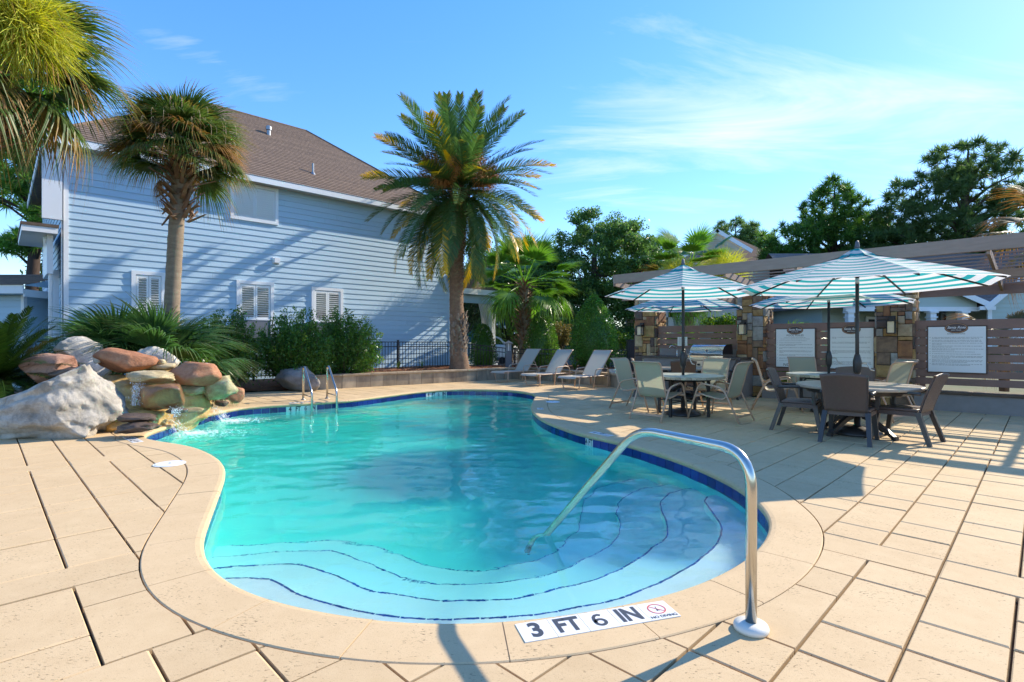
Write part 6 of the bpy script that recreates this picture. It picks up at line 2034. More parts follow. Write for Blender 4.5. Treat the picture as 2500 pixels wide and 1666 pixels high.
def bloom(parent, name, c, r, n_, m, seed, grav=.3):
    rng = np.random.RandomState(seed)
    V_ = []; F_ = []
    for _ in range(n_):
        d = rng.normal(size=3); d /= np.linalg.norm(d); rr = r * rng.uniform(.25, 1.0)
        p = np.array(c) + d * rr * np.array((1, 1, .8)); q = p + (d + np.array((rng.normal() * .5, rng.normal() * .5, rng.normal() * .5 - grav))) * r * .34
        w = np.cross(d, rng.normal(size=3)); w = w / (np.linalg.norm(w) + 1e-6) * .006
        k = len(V_); V_ += [p - w, p + w, q + w * .5, q - w * .5]; F_.append((k, k + 1, k + 2, k + 3))
    o = link(name, np_mesh(name, V_, F_), m, parent); o['kind'] = 'stuff'
    return o
def boots(mb, c, r, z0, z1, n_, rng, L=.22, out=.35, w=.05):
    for k in range(n_):
        f = k / n_; a = k * 2.39996 + rng.uniform(-.2, .2); z = z0 + (z1 - z0) * f
        u = Vector((math.cos(a), math.sin(a), 0)); s_ = Vector((-u.y, u.x, 0))
        l = L * rng.uniform(.6, 1.3); o_ = out * rng.uniform(.5, 1.6); ww = w * rng.uniform(.8, 1.2)
        p = Vector(c) + u * r * .92 + ZD * z
        q = p + u * l * o_ + ZD * l * (1 - o_ * .35) * (1 if rng.random() > .12 else -1)
        sk = s_ * rng.uniform(-.04, .04)
        t = .02
        mb.add([p - s_ * ww, p + s_ * ww, p + s_ * ww * .8 + u * t * 2, p - s_ * ww * .8 + u * t * 2, q - s_ * ww * .5 + sk, q + s_ * ww * .5 + sk, q + s_ * ww * .45 + u * t + sk, q - s_ * ww * .45 + u * t + sk],
               [(0, 3, 2, 1), (4, 5, 6, 7), (0, 1, 5, 4), (1, 2, 6, 5), (2, 3, 7, 6), (3, 0, 4, 7)])
def trunk_tube(mb, pts, rads, n=18, ring=0.0, per=.1):
    P_ = spline(pts, 14); m_ = len(P_); rs = []
    for i, p in enumerate(P_):
        f = i / (m_ - 1) * (len(rads) - 1); k = min(int(f), len(rads) - 2); g_ = f - k
        r = rads[k] * (1 - g_) + rads[k + 1] * g_
        rs.append(r * (1 + ring * ((i % 2) - .5)) * (1 + .03 * mnoise.noise(p * 3)))
    mb.tube(P_, rs, n)
def sabal(x, y, zb, zt, r, label, seed, nleaf=34, ndead=10, scale=1.0, lean=(0, 0), green='sabal', bootz=None, flowers=0, name='cabbage_palm', grp='fan palms', aged=.35, stiff=False, lowest=-.9, bootm=None):
    rng = random.Random(seed)
    t = thing(name, label, 'palm tree', (x, y, zb), 0, grp)
    H = zt - zb; top = Vector((lean[0], lean[1], H))
    mb = MB(); trunk_tube(mb, [(0, 0, -.1), (lean[0] * .3, lean[1] * .3, H * .4), (lean[0] * .75, lean[1] * .75, H * .8), tuple(top)], [r * 1.25, r, r * .98, r * 1.0], 18, .05)
    mb.build('trunk', M['palm_bark'], t, False, True)
    if bootz:
        mb = MB(); boots(mb, tuple(top - ZD * H), r, H - bootz, H + .15, int(75 * bootz), rng, .30, .85, .05)
        o = mb.build('leaf_bases', bootm or M['palm_boot'], t); o['kind'] = 'stuff'
    for k in range(nleaf):
        f = (k + .5) / nleaf
        az = k * 2.39996 + rng.uniform(-.25, .25)
        el = 1.35 - (1.35 - lowest) * f ** .85 + rng.uniform(-.12, .12)
        m = LM[green]
        if rng.random() < aged * f * 1.5: m = LM['sabal_old']
        me = rng.choice(FANS_STIFF if stiff and el > -.2 else (FANS if el > -.15 or rng.random() < .35 else FANS_DROOP))
        put_leaf('frond', me, m, t, top + Vector((math.cos(az), math.sin(az), 0)) * r * .5 + ZD * (.22 * (1 - f) + .02), az, el, rng.uniform(-.3, .3), scale * rng.uniform(.85, 1.08))
    for k in range(ndead):
        az = k * 2.39996 + rng.uniform(-.3, .3) + 1
        put_leaf('dead_frond', rng.choice(FANS_DEAD), LM['sabal_dead'], t, top + Vector((math.cos(az), math.sin(az), 0)) * r * .7 - ZD * .05, az, rng.uniform(-1.0, -.35), rng.uniform(-.6, .6), scale * rng.uniform(.6, .9))
    for k in range(flowers):
        a = rng.uniform(0, 6.28)
        bloom(t, 'flower_cluster', top + Vector((math.cos(a) * .8, math.sin(a) * .8 - .3, .25)) * scale, .42 * scale, 900, LM['flower'], seed + k)
    return t
# tall palm whose crown fills the upper left corner
p1 = sabal(-8.0, 8.0, 0, 5.4, .17, 'tall cabbage palm with yellow blooms by the cycad, its crown highest of all', 3, 66, 4, 1.2, (0, 0), 'sabal', 1.2, 0, aged=.22, lowest=-.42)
bloom(p1, 'flower_cluster', (1.12, -.6, 5.72), .62, 5200, LM['flower'], 33)
bloom(p1, 'flower_cluster', (.80, -.65, 5.98), .55, 4200, LM['flower'], 34)
# palm in front of the house
p2 = sabal(-7.10, 11.0, .05, 5.0, .145, 'cabbage palm with shaggy brown leaf bases in front of the blue house', 11, 90, 2, .88, (.25, 0), 'sabal', 1.25, 0, aged=.3, lowest=-.12)
rng = random.Random(77)
dr = MB()
for k in range(150):                                        # pale dry flower strands hanging over the crown
    a = rng.uniform(0, 6.28); e = rng.uniform(.1, 1.0); rr = rng.uniform(.55, 1.05)
    c = Vector((.25 + rr * math.cos(a) * math.cos(e * .6), rr * math.sin(a) * math.cos(e * .6), 5.2 + rr * .9 * math.sin(e)))
    u = Vector((math.cos(a), math.sin(a), 0)); l = rng.uniform(.15, .34)
    pts = [c, c + u * l * .35 + ZD * l * .12, c + u * l * .55 - ZD * l * .25, c + u * l * .55 - ZD * l * .85]
    dr.tube(spline(pts, 3), [.009 * (1 - .07 * i) for i in range(10)], 4)
M['dry_strand'] = mat('dry_flower_strand', (.50, .38, .24), .8, island=.2)
o = dr.build('dry_flower_strands', M['dry_strand'], p2, False, True); o['kind'] = 'stuff'
# low clumps at its foot
def low_fan(x, y, label, seed, n_, sc, h=.4, green='fan_dark', el0=1.35, el1=-.25, name='dwarf_fan_palm'):
    rng = random.Random(seed)
    t = thing(name, label, 'palm', (x, y, .05), 0, 'low fan palms')
    MB().lathe([(.10, 0), (.12, h * .5), (.09, h)], (0, 0, 0), 12).build('trunk', M['palm_boot'], t)
    for k in range(n_):
        f = (k + .5) / n_; az = k * 2.39996 + rng.uniform(-.3, .3); el = el0 - (el0 - el1) * f + rng.uniform(-.1, .1)
        put_leaf('frond', rng.choice(FANS if el > .1 else FANS_DROOP), LM[green], t, (0, 0, h * .8), az, el, rng.uniform(-.3, .3), sc * rng.uniform(.85, 1.1))
    return t
low_fan(-7.75, 10.35, 'bushy green dwarf fan palm left of the shaggy palm trunk', 5, 30, 1.08, .6, 'fan_dark', 1.45, .15)
low_fan(-6.75, 10.2, 'bushy green dwarf fan palm in front of the shaggy palm trunk', 6, 30, 1.05, .6, 'fan_dark', 1.45, .15)
low_fan(-8.6, 9.6, 'small dark fan palm half hidden behind the cycad', 7, 12, .65, .2)
# young fan palm beyond the fence
sabal(.50, 22.0, 0, 3.55, .21, 'young bright green fan palm with red brown trunk beyond the fence', 19, 36, 0, 1.5, (0, 0), 'fan_fresh', 2.6, 0, name='fan_palm', aged=.0, stiff=True, lowest=-.5)
sabal(7.05, 21.2, 0, 3.9, .2, 'fan palm with yellow green blooms rising behind the pergola beam', 27, 34, 2, 1.4, (0, 0), 'fan_fresh', 0, 0, name='fan_palm', aged=.1, stiff=True)
t_ = [o for o in COL.objects if o.get('label') == 'fan palm with yellow green blooms rising behind the pergola beam'][0]
bloom(t_, 'flower_cluster', (-.75, -1.2, 3.75), .75, 3600, LM['flower'], 41)
bloom(t_, 'flower_cluster', (.95, -1.2, 4.0), .75, 3600, LM['flower'], 42)
sabal(13.3, 12.9, 0, 3.7, .18, 'fan palm with orange tipped fronds behind the right end of the pergola', 35, 26, 4, 1.05, (0, 0), 'sabal_old', 0, 0, name='fan_palm', aged=.8)
low_fan(12.2, 13.2, 'yellow tipped fan palm behind the expectations sign fence', 37, 14, .8, 1.5, 'sabal_old', 1.2, -.4, 'fan_palm')
low_fan(6.9, 13.6, 'light green fan palm peeping over the fence between the middle columns', 38, 22, .8, 1.1, 'fan_fresh', 1.2, -.6, 'fan_palm')
low_fan(8.2, 13.3, 'second light green fan palm peeping over the fence beside the right column', 39, 18, .72, 1.05, 'fan_fresh', 1.2, -.6, 'fan_palm')
low_fan(5.4, 17.2, 'grassy fan palm behind the slats above the grill', 40, 18, .8, .9, 'fan_fresh', 1.4, .1, 'fan_palm')
# ------------------------------------------------------------------ date palm
def date_palm(x, y, zb):
    rng = random.Random(4)
    t = thing('date_palm', 'date palm with long feathery yellowing fronds at the corner of the blue house', 'palm tree', (x, y, zb), 0)
    H = 5.55
    mb = MB(); trunk_tube(mb, [(0, 0, -.15), (.0, 0, .25), (-.06, 0, 1.0), (-.10, 0, 3.0), (-.02, 0, 4.6), (.0, 0, H)], [.40, .30, .24, .215, .215, .24], 20, .06)
    mb.build('trunk', M['date_bark'], t, False, True)
    sc_ = MB()
    nk = 520
    for k in range(nk):                                    # diamond leaf scars wound round the trunk
        f = k / nk; z = 1.55 + (H - 1.6) * f; a = k * 2.39996
        cx = -.10 * math.sin(math.pi * min(1, z / 4.4)) if z < 4.4 else 0
        r = .205 + .03 * max(0, (z - 4.3))
        u = Vector((math.cos(a), math.sin(a), 0)); s_ = Vector((-u.y, u.x, 0))
        p = Vector((cx * .95, 0, z)) + u * r
        w = .062; h = .034
        sc_.add([p - s_ * w, p - ZD * h, p + s_ * w, p + ZD * h, p + u * .036 + ZD * .012, ], [(0, 1, 4), (1, 2, 4), (2, 3, 4), (3, 0, 4)])
    o = sc_.build('leaf_scars', M['date_bark'], t); o['kind'] = 'stuff'
    bo = MB(); boots(bo, (-.03, 0, 0), .25, .25, 1.75, 150, rng, .17, .30, .05)
    o = bo.build('lower_leaf_bases', M['boot_grey'], t); o['kind'] = 'stuff'
    bo = MB(); boots(bo, (0, 0, 0), .26, H - .45, H + .35, 90, rng, .34, .55, .04)
    o = bo.build('upper_leaf_bases', M['palm_boot'], t); o['kind'] = 'stuff'
    FE = [pinnate_mesh('feather_leaf', s, 3.15, 100, a, .47, .0125, .5) for s, a in ((1, .30), (2, .45), (3, .6), (4, .8), (5, 1.0))]
    n_ = 96
    for k in range(n_):
        f = (k + .5) / n_; az = k * 2.39996 + rng.uniform(-.2, .2)
        el = 1.38 - 2.2 * f ** .85 + rng.uniform(-.08, .08)
        me = FE[min(4, int(f * 4.2 + rng.uniform(0, 1)))]
        m = LM['date']
        if f > .25 and rng.random() < .36: m = LM['date_yellow']
        put_leaf('frond', me, m, t, Vector((math.cos(az) * .12, math.sin(az) * .12, H + .30 * (1 - f) + .1)), az, el, rng.uniform(-.5, .5), rng.uniform(.85, 1.05))
    for (az, el, s_) in ((-1.85, .75, .34), (-1.30, .70, .34)):
        put_leaf('yellow_frond', FE[0], LM['date_gold'], t, (math.cos(az) * .3, math.sin(az) * .5 - .2, H + .45), az, el, 0, s_)
    for k in range(9):
        a = -1.57 + (k - 4) * .5
        bloom(t, 'date_stalks', Vector((math.cos(a) * .95, math.sin(a) * .95, H + .45 + .35 * (k % 3))), .36, 900, M['date_fruit'], 60 + k, .6)
    return t
date_palm(-1.72, 17.4, .38)
# cycad at the left edge
def cycad(x, y, label, seed, n_, L, zb=.15):
    t = thing('cycad', label, 'cycad', (x, y, zb), 0)
    rng = random.Random(seed)
    MB().lathe([(.16, -.2), (.20, .1), (.14, .30)], (0, 0, 0), 14).build('trunk', M['palm_boot'], t)
    FE = [pinnate_mesh('cycad_leaf', s, L, 62, a, .17, .0065, .35) for s, a in ((11, .35), (12, .55), (13, .8))]
    for k in range(n_):
        f = (k + .5) / n_; az = k * 2.39996 + rng.uniform(-.2, .2); el = 1.15 - 1.35 * f + rng.uniform(-.1, .1)
        put_leaf('frond', FE[min(2, int(f * 3))], LM['cycad'], t, (0, 0, .26), az, el, rng.uniform(-.2, .2), rng.uniform(.85, 1.05))
cycad(-7.98, 8.25, 'large dark green cycad with stiff feathery leaves at the left of the boulders', 8, 74, 1.35, .42)
# ------------------------------------------------------------------ leaf clouds
def leaf_cloud(name, C, size, m, parent=None, seed=1, up=.35, world=False, aspect=.45, outward=None):
    """many leaf-sized blades at the points C"""
    rs = np.random.RandomState(seed); n_ = len(C)
    d = rs.normal(size=(n_, 3)); d[:, 2] += up
    if outward is not None: d += outward
    d /= np.linalg.norm(d, axis=1)[:, None] + 1e-9
    s_ = np.cross(d, rs.normal(size=(n_, 3))); s_ /= np.linalg.norm(s_, axis=1)[:, None] + 1e-9
    nn = np.cross(d, s_)
    L = size * rs.uniform(.7, 1.3, n_)[:, None]; W = L * aspect
    V_ = np.empty((n_, 4, 3))
    V_[:, 0] = C - d * L * .5; V_[:, 1] = C - s_ * W * .5 + nn * W * .12; V_[:, 2] = C + d * L * .5; V_[:, 3] = C + s_ * W * .5 + nn * W * .12
    F_ = np.arange(n_ * 4).reshape(-1, 4)
    o = link(name, np_mesh(name, V_.reshape(-1, 3), F_), m, parent, world)
    o['kind'] = 'stuff'
    return o
def clump_points(cents, rads, per, rs, shell=.55, flat=.8):
    out = []; ow = []
    for c, r in zip(cents, rads):
        d = rs.normal(size=(per, 3)); d /= np.linalg.norm(d, axis=1)[:, None]
        rr = r * (shell + (1 - shell) * rs.uniform(0, 1, (per, 1))) * rs.uniform(.75, 1.12, (per, 1))
        out.append(np.array(c) + d * rr * np.array((1, 1, flat))); ow.append(d)
    return np.concatenate(out), np.concatenate(ow)
LM['oak'] = leaf_mat('oak_leaf', (.055, .125, .032), (.140, .235, .060), .45, .32)
LM['oak2'] = leaf_mat('pale_olive_leaf', (.065, .105, .032), (.115, .155, .055), .30, .4)
LM['pine'] = leaf_mat('pine_needle', (.065, .165, .030), (.140, .265, .050), .48, .45)
LM['pine_far'] = leaf_mat('far_pine_needle', (.075, .150, .045), (.140, .220, .065), .48, .5)
LM['hedge'] = leaf_mat('hedge_leaf', (.048, .140, .024), (.125, .245, .040), .38, .28)
LM['hedge_new'] = leaf_mat('new_hedge_leaf', (.16, .26, .02), (.28, .36, .04), .35, .35)
LM['cone'] = leaf_mat('cone_shrub_leaf', (.058, .155, .026), (.150, .270, .045), .42, .3)
LM['bright'] = leaf_mat('bright_leaf', (.07, .15, .015), (.14, .23, .025), .35, .35)
def broad_tree(name, label, x, y, crown, leafm, size, nclump, per, seed, trunk_r=.25, zb=0.0, group='trees beyond the fence', cat='tree', shell=.35, crad=(.5, 1.0), barkm=None):
    """crown: list of ellipsoids (dx, dy, z, rx, ry, rz) that give the outline"""
    rs = np.random.RandomState(seed)
    t = thing(name, label, cat, (x, y, zb), 0, group)
    cents = []; rads = []
    vol = np.array([c[3] * c[4] * c[5] for c in crown]); pr = vol ** .8 / (vol ** .8).sum()
    for _ in range(nclump):
        e = crown[rs.choice(len(crown), p=pr)]
        d = rs.normal(size=3); d /= np.linalg.norm(d); rr = rs.uniform(.25, 1) ** .45
        r_ = rs.uniform(*crad)
        sc_ = max(.2, 1 - r_ * .5 / max(e[3], .1))
        cents.append((e[0] + d[0] * e[3] * rr * sc_, e[1] + d[1] * e[4] * rr * sc_, e[2] + d[2] * e[5] * rr * sc_)); rads.append(r_)
    P_, O_ = clump_points(cents, rads, per, rs, shell, .75)
    leaf_cloud('crown', P_, size, leafm, t, seed, .3, aspect=.5)
    zt = max(c[2] for c in crown)
    mb = MB(); trunk_tube(mb, [(0, 0, -.1), (.1, 0, zt * .35), (-.05, .05, zt * .7), (0, 0, zt)], [trunk_r * 1.3, trunk_r, trunk_r * .6, trunk_r * .2], 10)
    mb.build('trunk', barkm or M['bark'], t, False, True)
    lm_ = MB()
    for k in rs.choice(len(cents), min(26, len(cents)), replace=False):
        c = Vector(cents[k]); z0 = min(c.z - .2, zt * rs.uniform(.25, .7))
        if z0 < .2: z0 = .2
        lm_.tube([(0, 0, z0), (c.x * .5, c.y * .5, z0 + (c.z - z0) * .35), tuple(c)], [trunk_r * .38, trunk_r * .22, trunk_r * .08], 6)
    o = lm_.build('limbs', barkm or M['bark'], t, False, True); o['kind'] = 'stuff'
    return t
broad_tree('oak_tree', 'large dense dark green oak in the middle beyond the fence', 4.7, 30, [(0, 0, 5.4, 3.3, 3, 3.4), (-2.2, 0, 4.2, 2.6, 2.6, 2.8), (1.8, 0, 5.3, 2.4, 2.6, 2.9), (-.4, -.5, 2.6, 3.9, 2.6, 2.2), (-1.2, 0, 7.6, 1.4, 1.4, 1.5), (1.5, 0, 7.5, 1.3, 1.4, 1.3), (-3.8, 0, 5.0, 2.1, 2.2, 2.5), (3.5, 0, 4.6, 2.0, 2.2, 2.4)], LM['oak'], .14, 430, 320, 1, .3, crad=(.35, .8))
broad_tree('oak_tree', 'dark oak standing low behind the young fan palm', -.2, 33, [(-1.8, 0, 4.6, 2.4, 2.2, 2.2), (1.3, 0, 5.2, 2.2, 2, 2.2), (0, 0, 2.6, 3.6, 2.4, 2.0)], LM['oak'], .17, 110, 260, 2, .22, crad=(.5, 1.0))
broad_tree('olive_tree', 'pale olive green tree beside the porch of the blue house', -2.6, 27, [(.1, 0, 3.6, 1.9, 1.5, 1.7), (-.5, 0, 4.2, 1.1, 1.1, 1.2)], LM['oak2'], .11, 70, 300, 3, .15, crad=(.35, .7))
broad_tree('oak_tree', 'distant dark tree line clump between date palm and oak', -5.0, 60, [(0, 0, 10, 6, 3, 3.2), (6, 0, 9, 5, 3, 3.0), (2, 0, 6, 7, 3, 3)], LM['oak'], .32, 130, 200, 4, .4, crad=(.9, 1.7))
broad_tree('oak_tree', 'dark shady tree filling the gap right of the large oak', 9.6, 33, [(0, 0, 4.2, 2.6, 2.2, 2.6), (-1.0, 0, 2.0, 3, 2.2, 1.9)], LM['oak'], .17, 90, 260, 6, .22, crad=(.5, 1.0))
broad_tree('shrub', 'low mixed green shrubs behind the picket fence beside the first stone column', 4.6, 20.6, [(0, 0, 1.0, 1.1, .7, .9), (1.0, 0, .8, .8, .6, .7)], LM['bright'], .10, 34, 160, 9, .05, crad=(.25, .45), cat='shrub', group='shrubs beyond the fence')
broad_tree('shrub', 'dark green shrub behind the fence right of the middle column', 6.2, 14.9, [(0, 0, 1.5, .9, .6, .8)], LM['bright'], .09, 24, 170, 10, .05, crad=(.22, .4), cat='shrub', group='shrubs beyond the fence')
broad_tree('shrub', 'orange tipped shrub between the two clipped cones', 2.1, 23.5, [(0, 0, 1.6, .55, .5, .7)], LM['sabal_old'], .09, 20, 150, 12, .05, crad=(.2, .35), cat='shrub', group='shrubs beyond the fence')
# left background trees
broad_tree('tree', 'bright yellow green tree behind the left corner of the house', -18.6, 22, [(0, 0, 3.4, 1.5, 1.5, 2.2), (.9, 0, 1.8, 1.3, 1.2, 1.6), (-.8, 0, 2.2, 1.2, 1.2, 1.8)], LM['bright'], .13, 80, 220, 21, .18, crad=(.35, .7), group='trees beyond the house')
# ------------------------------------------------------------------ pines
def pine(label, x, y, crown, seed, leafm, ntuft, size, trunk_r, per=60, group='pines', limbs=True, zb=0.0, lean=0.0):
    rs = np.random.RandomState(seed)
    t = thing('pine_tree', label, 'pine', (x, y, zb), 0, group)
    cents = []; rads = []
    vol = np.array([c[3] * c[4] * c[5] for c in crown]); pr = vol ** .75 / (vol ** .75).sum()
    for _ in range(ntuft):
        e = crown[rs.choice(len(crown), p=pr)]
        d = rs.normal(size=3); d /= np.linalg.norm(d); rr = rs.uniform(.2, 1) ** .4
        cents.append((e[0] + d[0] * e[3] * rr, e[1] + d[1] * e[4] * rr, e[2] + d[2] * e[5] * rr)); rads.append(size * rs.uniform(.7, 1.3))
    # needles: thin blades radiating from each tuft, tufts turned up
    n_ = len(cents); C = np.repeat(np.array(cents), per, 0); Rr = np.repeat(np.array(rads), per)[:, None]
    d = rs.normal(size=(n_ * per, 3)); d[:, 2] += .55; d /= np.linalg.norm(d, axis=1)[:, None]
    s_ = np.cross(d, rs.normal(size=d.shape)); s_ /= np.linalg.norm(s_, axis=1)[:, None]
    st = C + d * Rr * .10; en = C + d * Rr * rs.uniform(.7, 1.15, (n_ * per, 1)); w = Rr * .055
    V_ = np.empty((n_ * per, 3, 3)); V_[:, 0] = st - s_ * w; V_[:, 1] = st + s_ * w; V_[:, 2] = en
    o = link('crown', np_mesh('crown', V_.reshape(-1, 3), np.arange(n_ * per * 3).reshape(-1, 3)), leafm, t)
    o['kind'] = 'stuff'
    zt = max(c[2] + c[5] * .8 for c in crown)
    mb = MB(); trunk_tube(mb, [(0, 0, -.1), (lean * .3, 0, zt * .35), (lean * .6, 0, zt * .7), (lean, 0, zt)], [trunk_r * 1.2, trunk_r, trunk_r * .6, trunk_r * .12], 10)
    mb.build('trunk', M['pine_bark'], t, False, True)
    lm_ = MB()
    for k in rs.choice(n_, min(60, n_), replace=False):
        c = Vector(cents[k]); z0 = max(zt * .25, c.z - abs(c.x) * .35 - rs.uniform(.2, 1.2)); z0 = min(z0, zt * .92)
        ox = lean * z0 / zt
        lm_.tube([(ox, 0, z0), (ox + (c.x - ox) * .5, c.y * .5, z0 + (c.z - z0) * .6), tuple(c)], [trunk_r * .32, trunk_r * .2, trunk_r * .06], 5)
    o = lm_.build('limbs', M['pine_bark'], t, False, True); o['kind'] = 'stuff'
    return t
pine('bushy bright green pine rising behind the pergola', 21.2, 35, [(0, 0, 9.9, 2.0, 2, 2.0), (-2.6, 0, 7.6, 2.3, 2, 1.6), (.3, 0, 7.4, 3.2, 2.4, 2.2), (2.7, 0, 7.8, 2.0, 2, 1.8), (-3.2, 0, 6.0, 2.0, 2, 1.5), (0, 0, 5.2, 4.2, 2.4, 1.8), (3, 0, 6.0, 2, 2, 1.6)], 1, LM['pine'], 900, .55, .28, 60)
pine('tall spreading pine at the far right behind the pergola', 27.5, 33, [(-3.2, 0, 8.6, 2.2, 2, 1.2), (-1.6, 0, 10.6, 2.4, 2, 1.3), (.6, 0, 12.2, 2.6, 2, 1.4), (2.4, 0, 11.2, 2.2, 2, 2.0), (-.6, 0, 8.2, 3.2, 2.4, 1.4), (2.2, 0, 8.4, 2.6, 2.2, 2.0), (-4.4, 0, 7.0, 2.2, 2, 1.2), (-2.0, 0, 6.2, 3.5, 2.2, 1.5), (2.0, 0, 6.0, 3.2, 2.2, 1.6)], 2, LM['pine_far'], 900, .52, .34, 55, lean=.8)
pine('distant rounded pine behind the beige roof', 23.5, 56, [(0, 0, 12.4, 2.6, 2, 1.7), (1.9, 0, 11.4, 2.4, 2, 1.5), (-2.2, 0, 11.3, 1.7, 2, 1.2), (2.8, 0, 9.8, 1.8, 2, 1.2), (0, 0, 9.6, 2.6, 2, 1.4)], 3, LM['pine_far'], 360, .62, .25, 50)
pine('open crowned dark pine left of the house', -18.7, 20.5, [(-.6, 0, 9.6, 1.5, 1.5, .8), (.9, 0, 8.6, 1.3, 1.2, .7), (-1.6, 0, 8.1, 1.5, 1.4, .8), (.6, 0, 7.3, 1.2, 1.2, .6), (-.9, 0, 7.0, 1.3, 1.2, .55), (.2, 0, 10.8, 1.3, 1.2, .9), (1.0, 0, 6.0, .9, .8, .4), (-.2, 0, 5.0, .9, .8, .45)], 4, LM['pine'], 420, .42, .2, 55, lean=.9)
pine('far pine peeping over the date palm side of the tree line', -2.4, 62, [(0, 0, 9.6, 2.4, 2, 1.4), (2.8, 0, 10.3, 2.2, 2, 1.5), (5.2, 0, 9.4, 2.0, 2, 1.3)], 5, LM['pine_far'], 260, .75, .25, 45)
pine('far pine peeping over the right shoulder of the large oak', 13.0, 48, [(0, 0, 9.0, 2.0, 2, 1.5), (2.2, 0, 7.8, 1.8, 2, 1.3), (-1.8, 0, 7.6, 1.8, 2, 1.2)], 6, LM['pine_far'], 220, .6, .25, 45)
# ------------------------------------------------------------------ hedge and clipped shrubs
def hedge_bush(x, y, label, seed, rx, ry, h, nshoot, zb=.15):
    rs = np.random.RandomState(seed)
    t = thing('hedge_shrub', label, 'shrub', (x, y, zb), 0, 'dark hedge shrubs by the house')
    P_ = []; O_ = []
    tips = []
    st = MB()
    for k in range(nshoot):
        a = rs.uniform(0, 6.28); f = rs.uniform(.05, 1.0) ** .55
        top = np.array((math.cos(a) * rx * f, math.sin(a) * ry * f, h * (1.05 - .45 * f * f) * rs.uniform(.45, 1.1)))
        b0 = np.array((math.cos(a) * rx * .25 * f, math.sin(a) * ry * .25 * f, .05))
        L = rs.uniform(.45, .9)
        d = top - b0; d /= np.linalg.norm(d); d += rs.normal(size=3) * .14; d[2] += .18; d /= np.linalg.norm(d)
        n_ = int(62 * L / .7); ts = rs.uniform(0, 1, n_)[:, None]
        pts = top - d * L * ts + rs.normal(size=(n_, 3)) * (.035 + .05 * ts)
        P_.append(pts); tips.append(top)
        if k % 5 == 0: st.tube([tuple(b0), tuple(b0 * .4 + top * .6), tuple(top - d * .1)], [.018, .012, .005], 5)
    P_ = np.concatenate(P_)
    P_ = P_[P_[:, 2] > .03]
    leaf_cloud('foliage', P_, .078, LM['hedge'], t, seed, .7, aspect=.36)
    o = st.build('stems', M['bark'], t); o['kind'] = 'stuff'
    nt_ = rs.choice(len(tips), max(2, nshoot // 26), replace=False)
    Q = np.concatenate([np.array(tips[k]) + rs.normal(size=(26, 3)) * .055 for k in nt_])
    leaf_cloud('new_growth', Q, .075, LM['hedge_new'], t, seed + 1, .9, aspect=.36)
hedge_bush(-7.15, 13.35, 'dark hedge shrub nearest the waterfall', 1, .95, .7, 1.85, 330)
hedge_bush(-5.85, 14.35, 'dark hedge shrub in the middle of the hedge below the windows', 2, 1.05, .7, 1.90, 360)
hedge_bush(-4.85, 15.35, 'dark hedge shrub at the ladder end of the hedge', 3, 1.15, .7, 1.95, 380)
def cone_shrub(x, y, r, h, label, seed, zb=.2, round_=1.3):
    rs = np.random.RandomState(seed)
    t = thing('clipped_shrub', label, 'shrub', (x, y, zb), 0, 'clipped cone shrubs beyond the fence')
    n_ = int(5200 * r * h / 1.5)
    f = rs.uniform(0, 1, n_) ** .8; a = rs.uniform(0, 6.283, n_)
    prof = np.sin(np.clip((1 - f), 0, 1) ** (1 / round_) * math.pi * .5) * np.minimum(1, f * 6 + .35)
    lump = 1 + .13 * np.array([mnoise.noise(Vector((math.cos(q) * 2.2, math.sin(q) * 2.2, g_ * 5 + seed))) for q, g_ in zip(a, f)])
    rr = r * prof * rs.uniform(.72, 1.06, n_) * lump
    P_ = np.stack([np.cos(a) * rr, np.sin(a) * rr, f * h + rs.normal(size=n_) * .03], 1)
    ow = np.stack([np.cos(a), np.sin(a), np.full(n_, .5)], 1)
    leaf_cloud('foliage', P_, .075, LM['cone'], t, seed, .3, aspect=.45, outward=ow * .8)
    core = MB(); core.lathe([(r * .5, 0), (r * .72, h * .15), (r * .62, h * .5), (r * .30, h * .8), (.02, h * .92)], (0, 0, 0), 12); core.build('inner_foliage', LM['cone'], t, False, True)
    MB().tube([(0, 0, -.1), (0, 0, h * .5)], .05, 8).build('trunk', M['bark'], t)
    k = rs.choice(n_, n_ // 30); leaf_cloud('new_growth', P_[k] * 1.03, .07, LM['bright'], t, seed + 5, .8, aspect=.45)
cone_shrub(-1.15, 21.4, .56, 1.75, 'small round clipped shrub beside the porch railing', 1, .2, 2.0)
cone_shrub(1.15, 20.6, .74, 2.25, 'medium clipped cone shrub between the bollard light and the tall cone', 2, .2, 1.7)
cone_shrub(2.98, 19.4, .95, 2.65, 'tall clipped cone shrub behind the last lounger', 3, .3, 1.5)
# ------------------------------------------------------------------ low plants along the fence
LM['strap'] = leaf_mat('strap_leaf', (.06, .13, .02), (.12, .19, .03), .35, .4)
def strap_plant(x, y, z, n_, L, label, seed, m=None):
    rng = random.Random(seed); mb = MB()
    for k in range(n_):
        a = rng.uniform(0, 6.28); u = Vector((math.cos(a), math.sin(a), 0)); s_ = Vector((-u.y, u.x, 0)); l = L * rng.uniform(.6, 1.1); lean = rng.uniform(.15, .9)
        w = .016 * rng.uniform(.7, 1.3); pts = []
        for q in range(6):
            f = q / 5; pts.append(u * l * lean * f ** 1.3 + ZD * l * (f - .45 * lean * f * f))
        vs = []; 
        for q, p in enumerate(pts): ww = w * (1 - (q / 5) ** 2 * .9); vs += [p - s_ * ww, p + s_ * ww]
        mb.add(vs, [(2 * q, 2 * q + 1, 2 * q + 3, 2 * q + 2) for q in range(5)])
    t = thing('strap_leaf_plant', label, 'plant', (x, y, z), 0, 'strap leaved plants')
    o = mb.build('leaves', m or LM['strap'], t); o['kind'] = 'stuff'
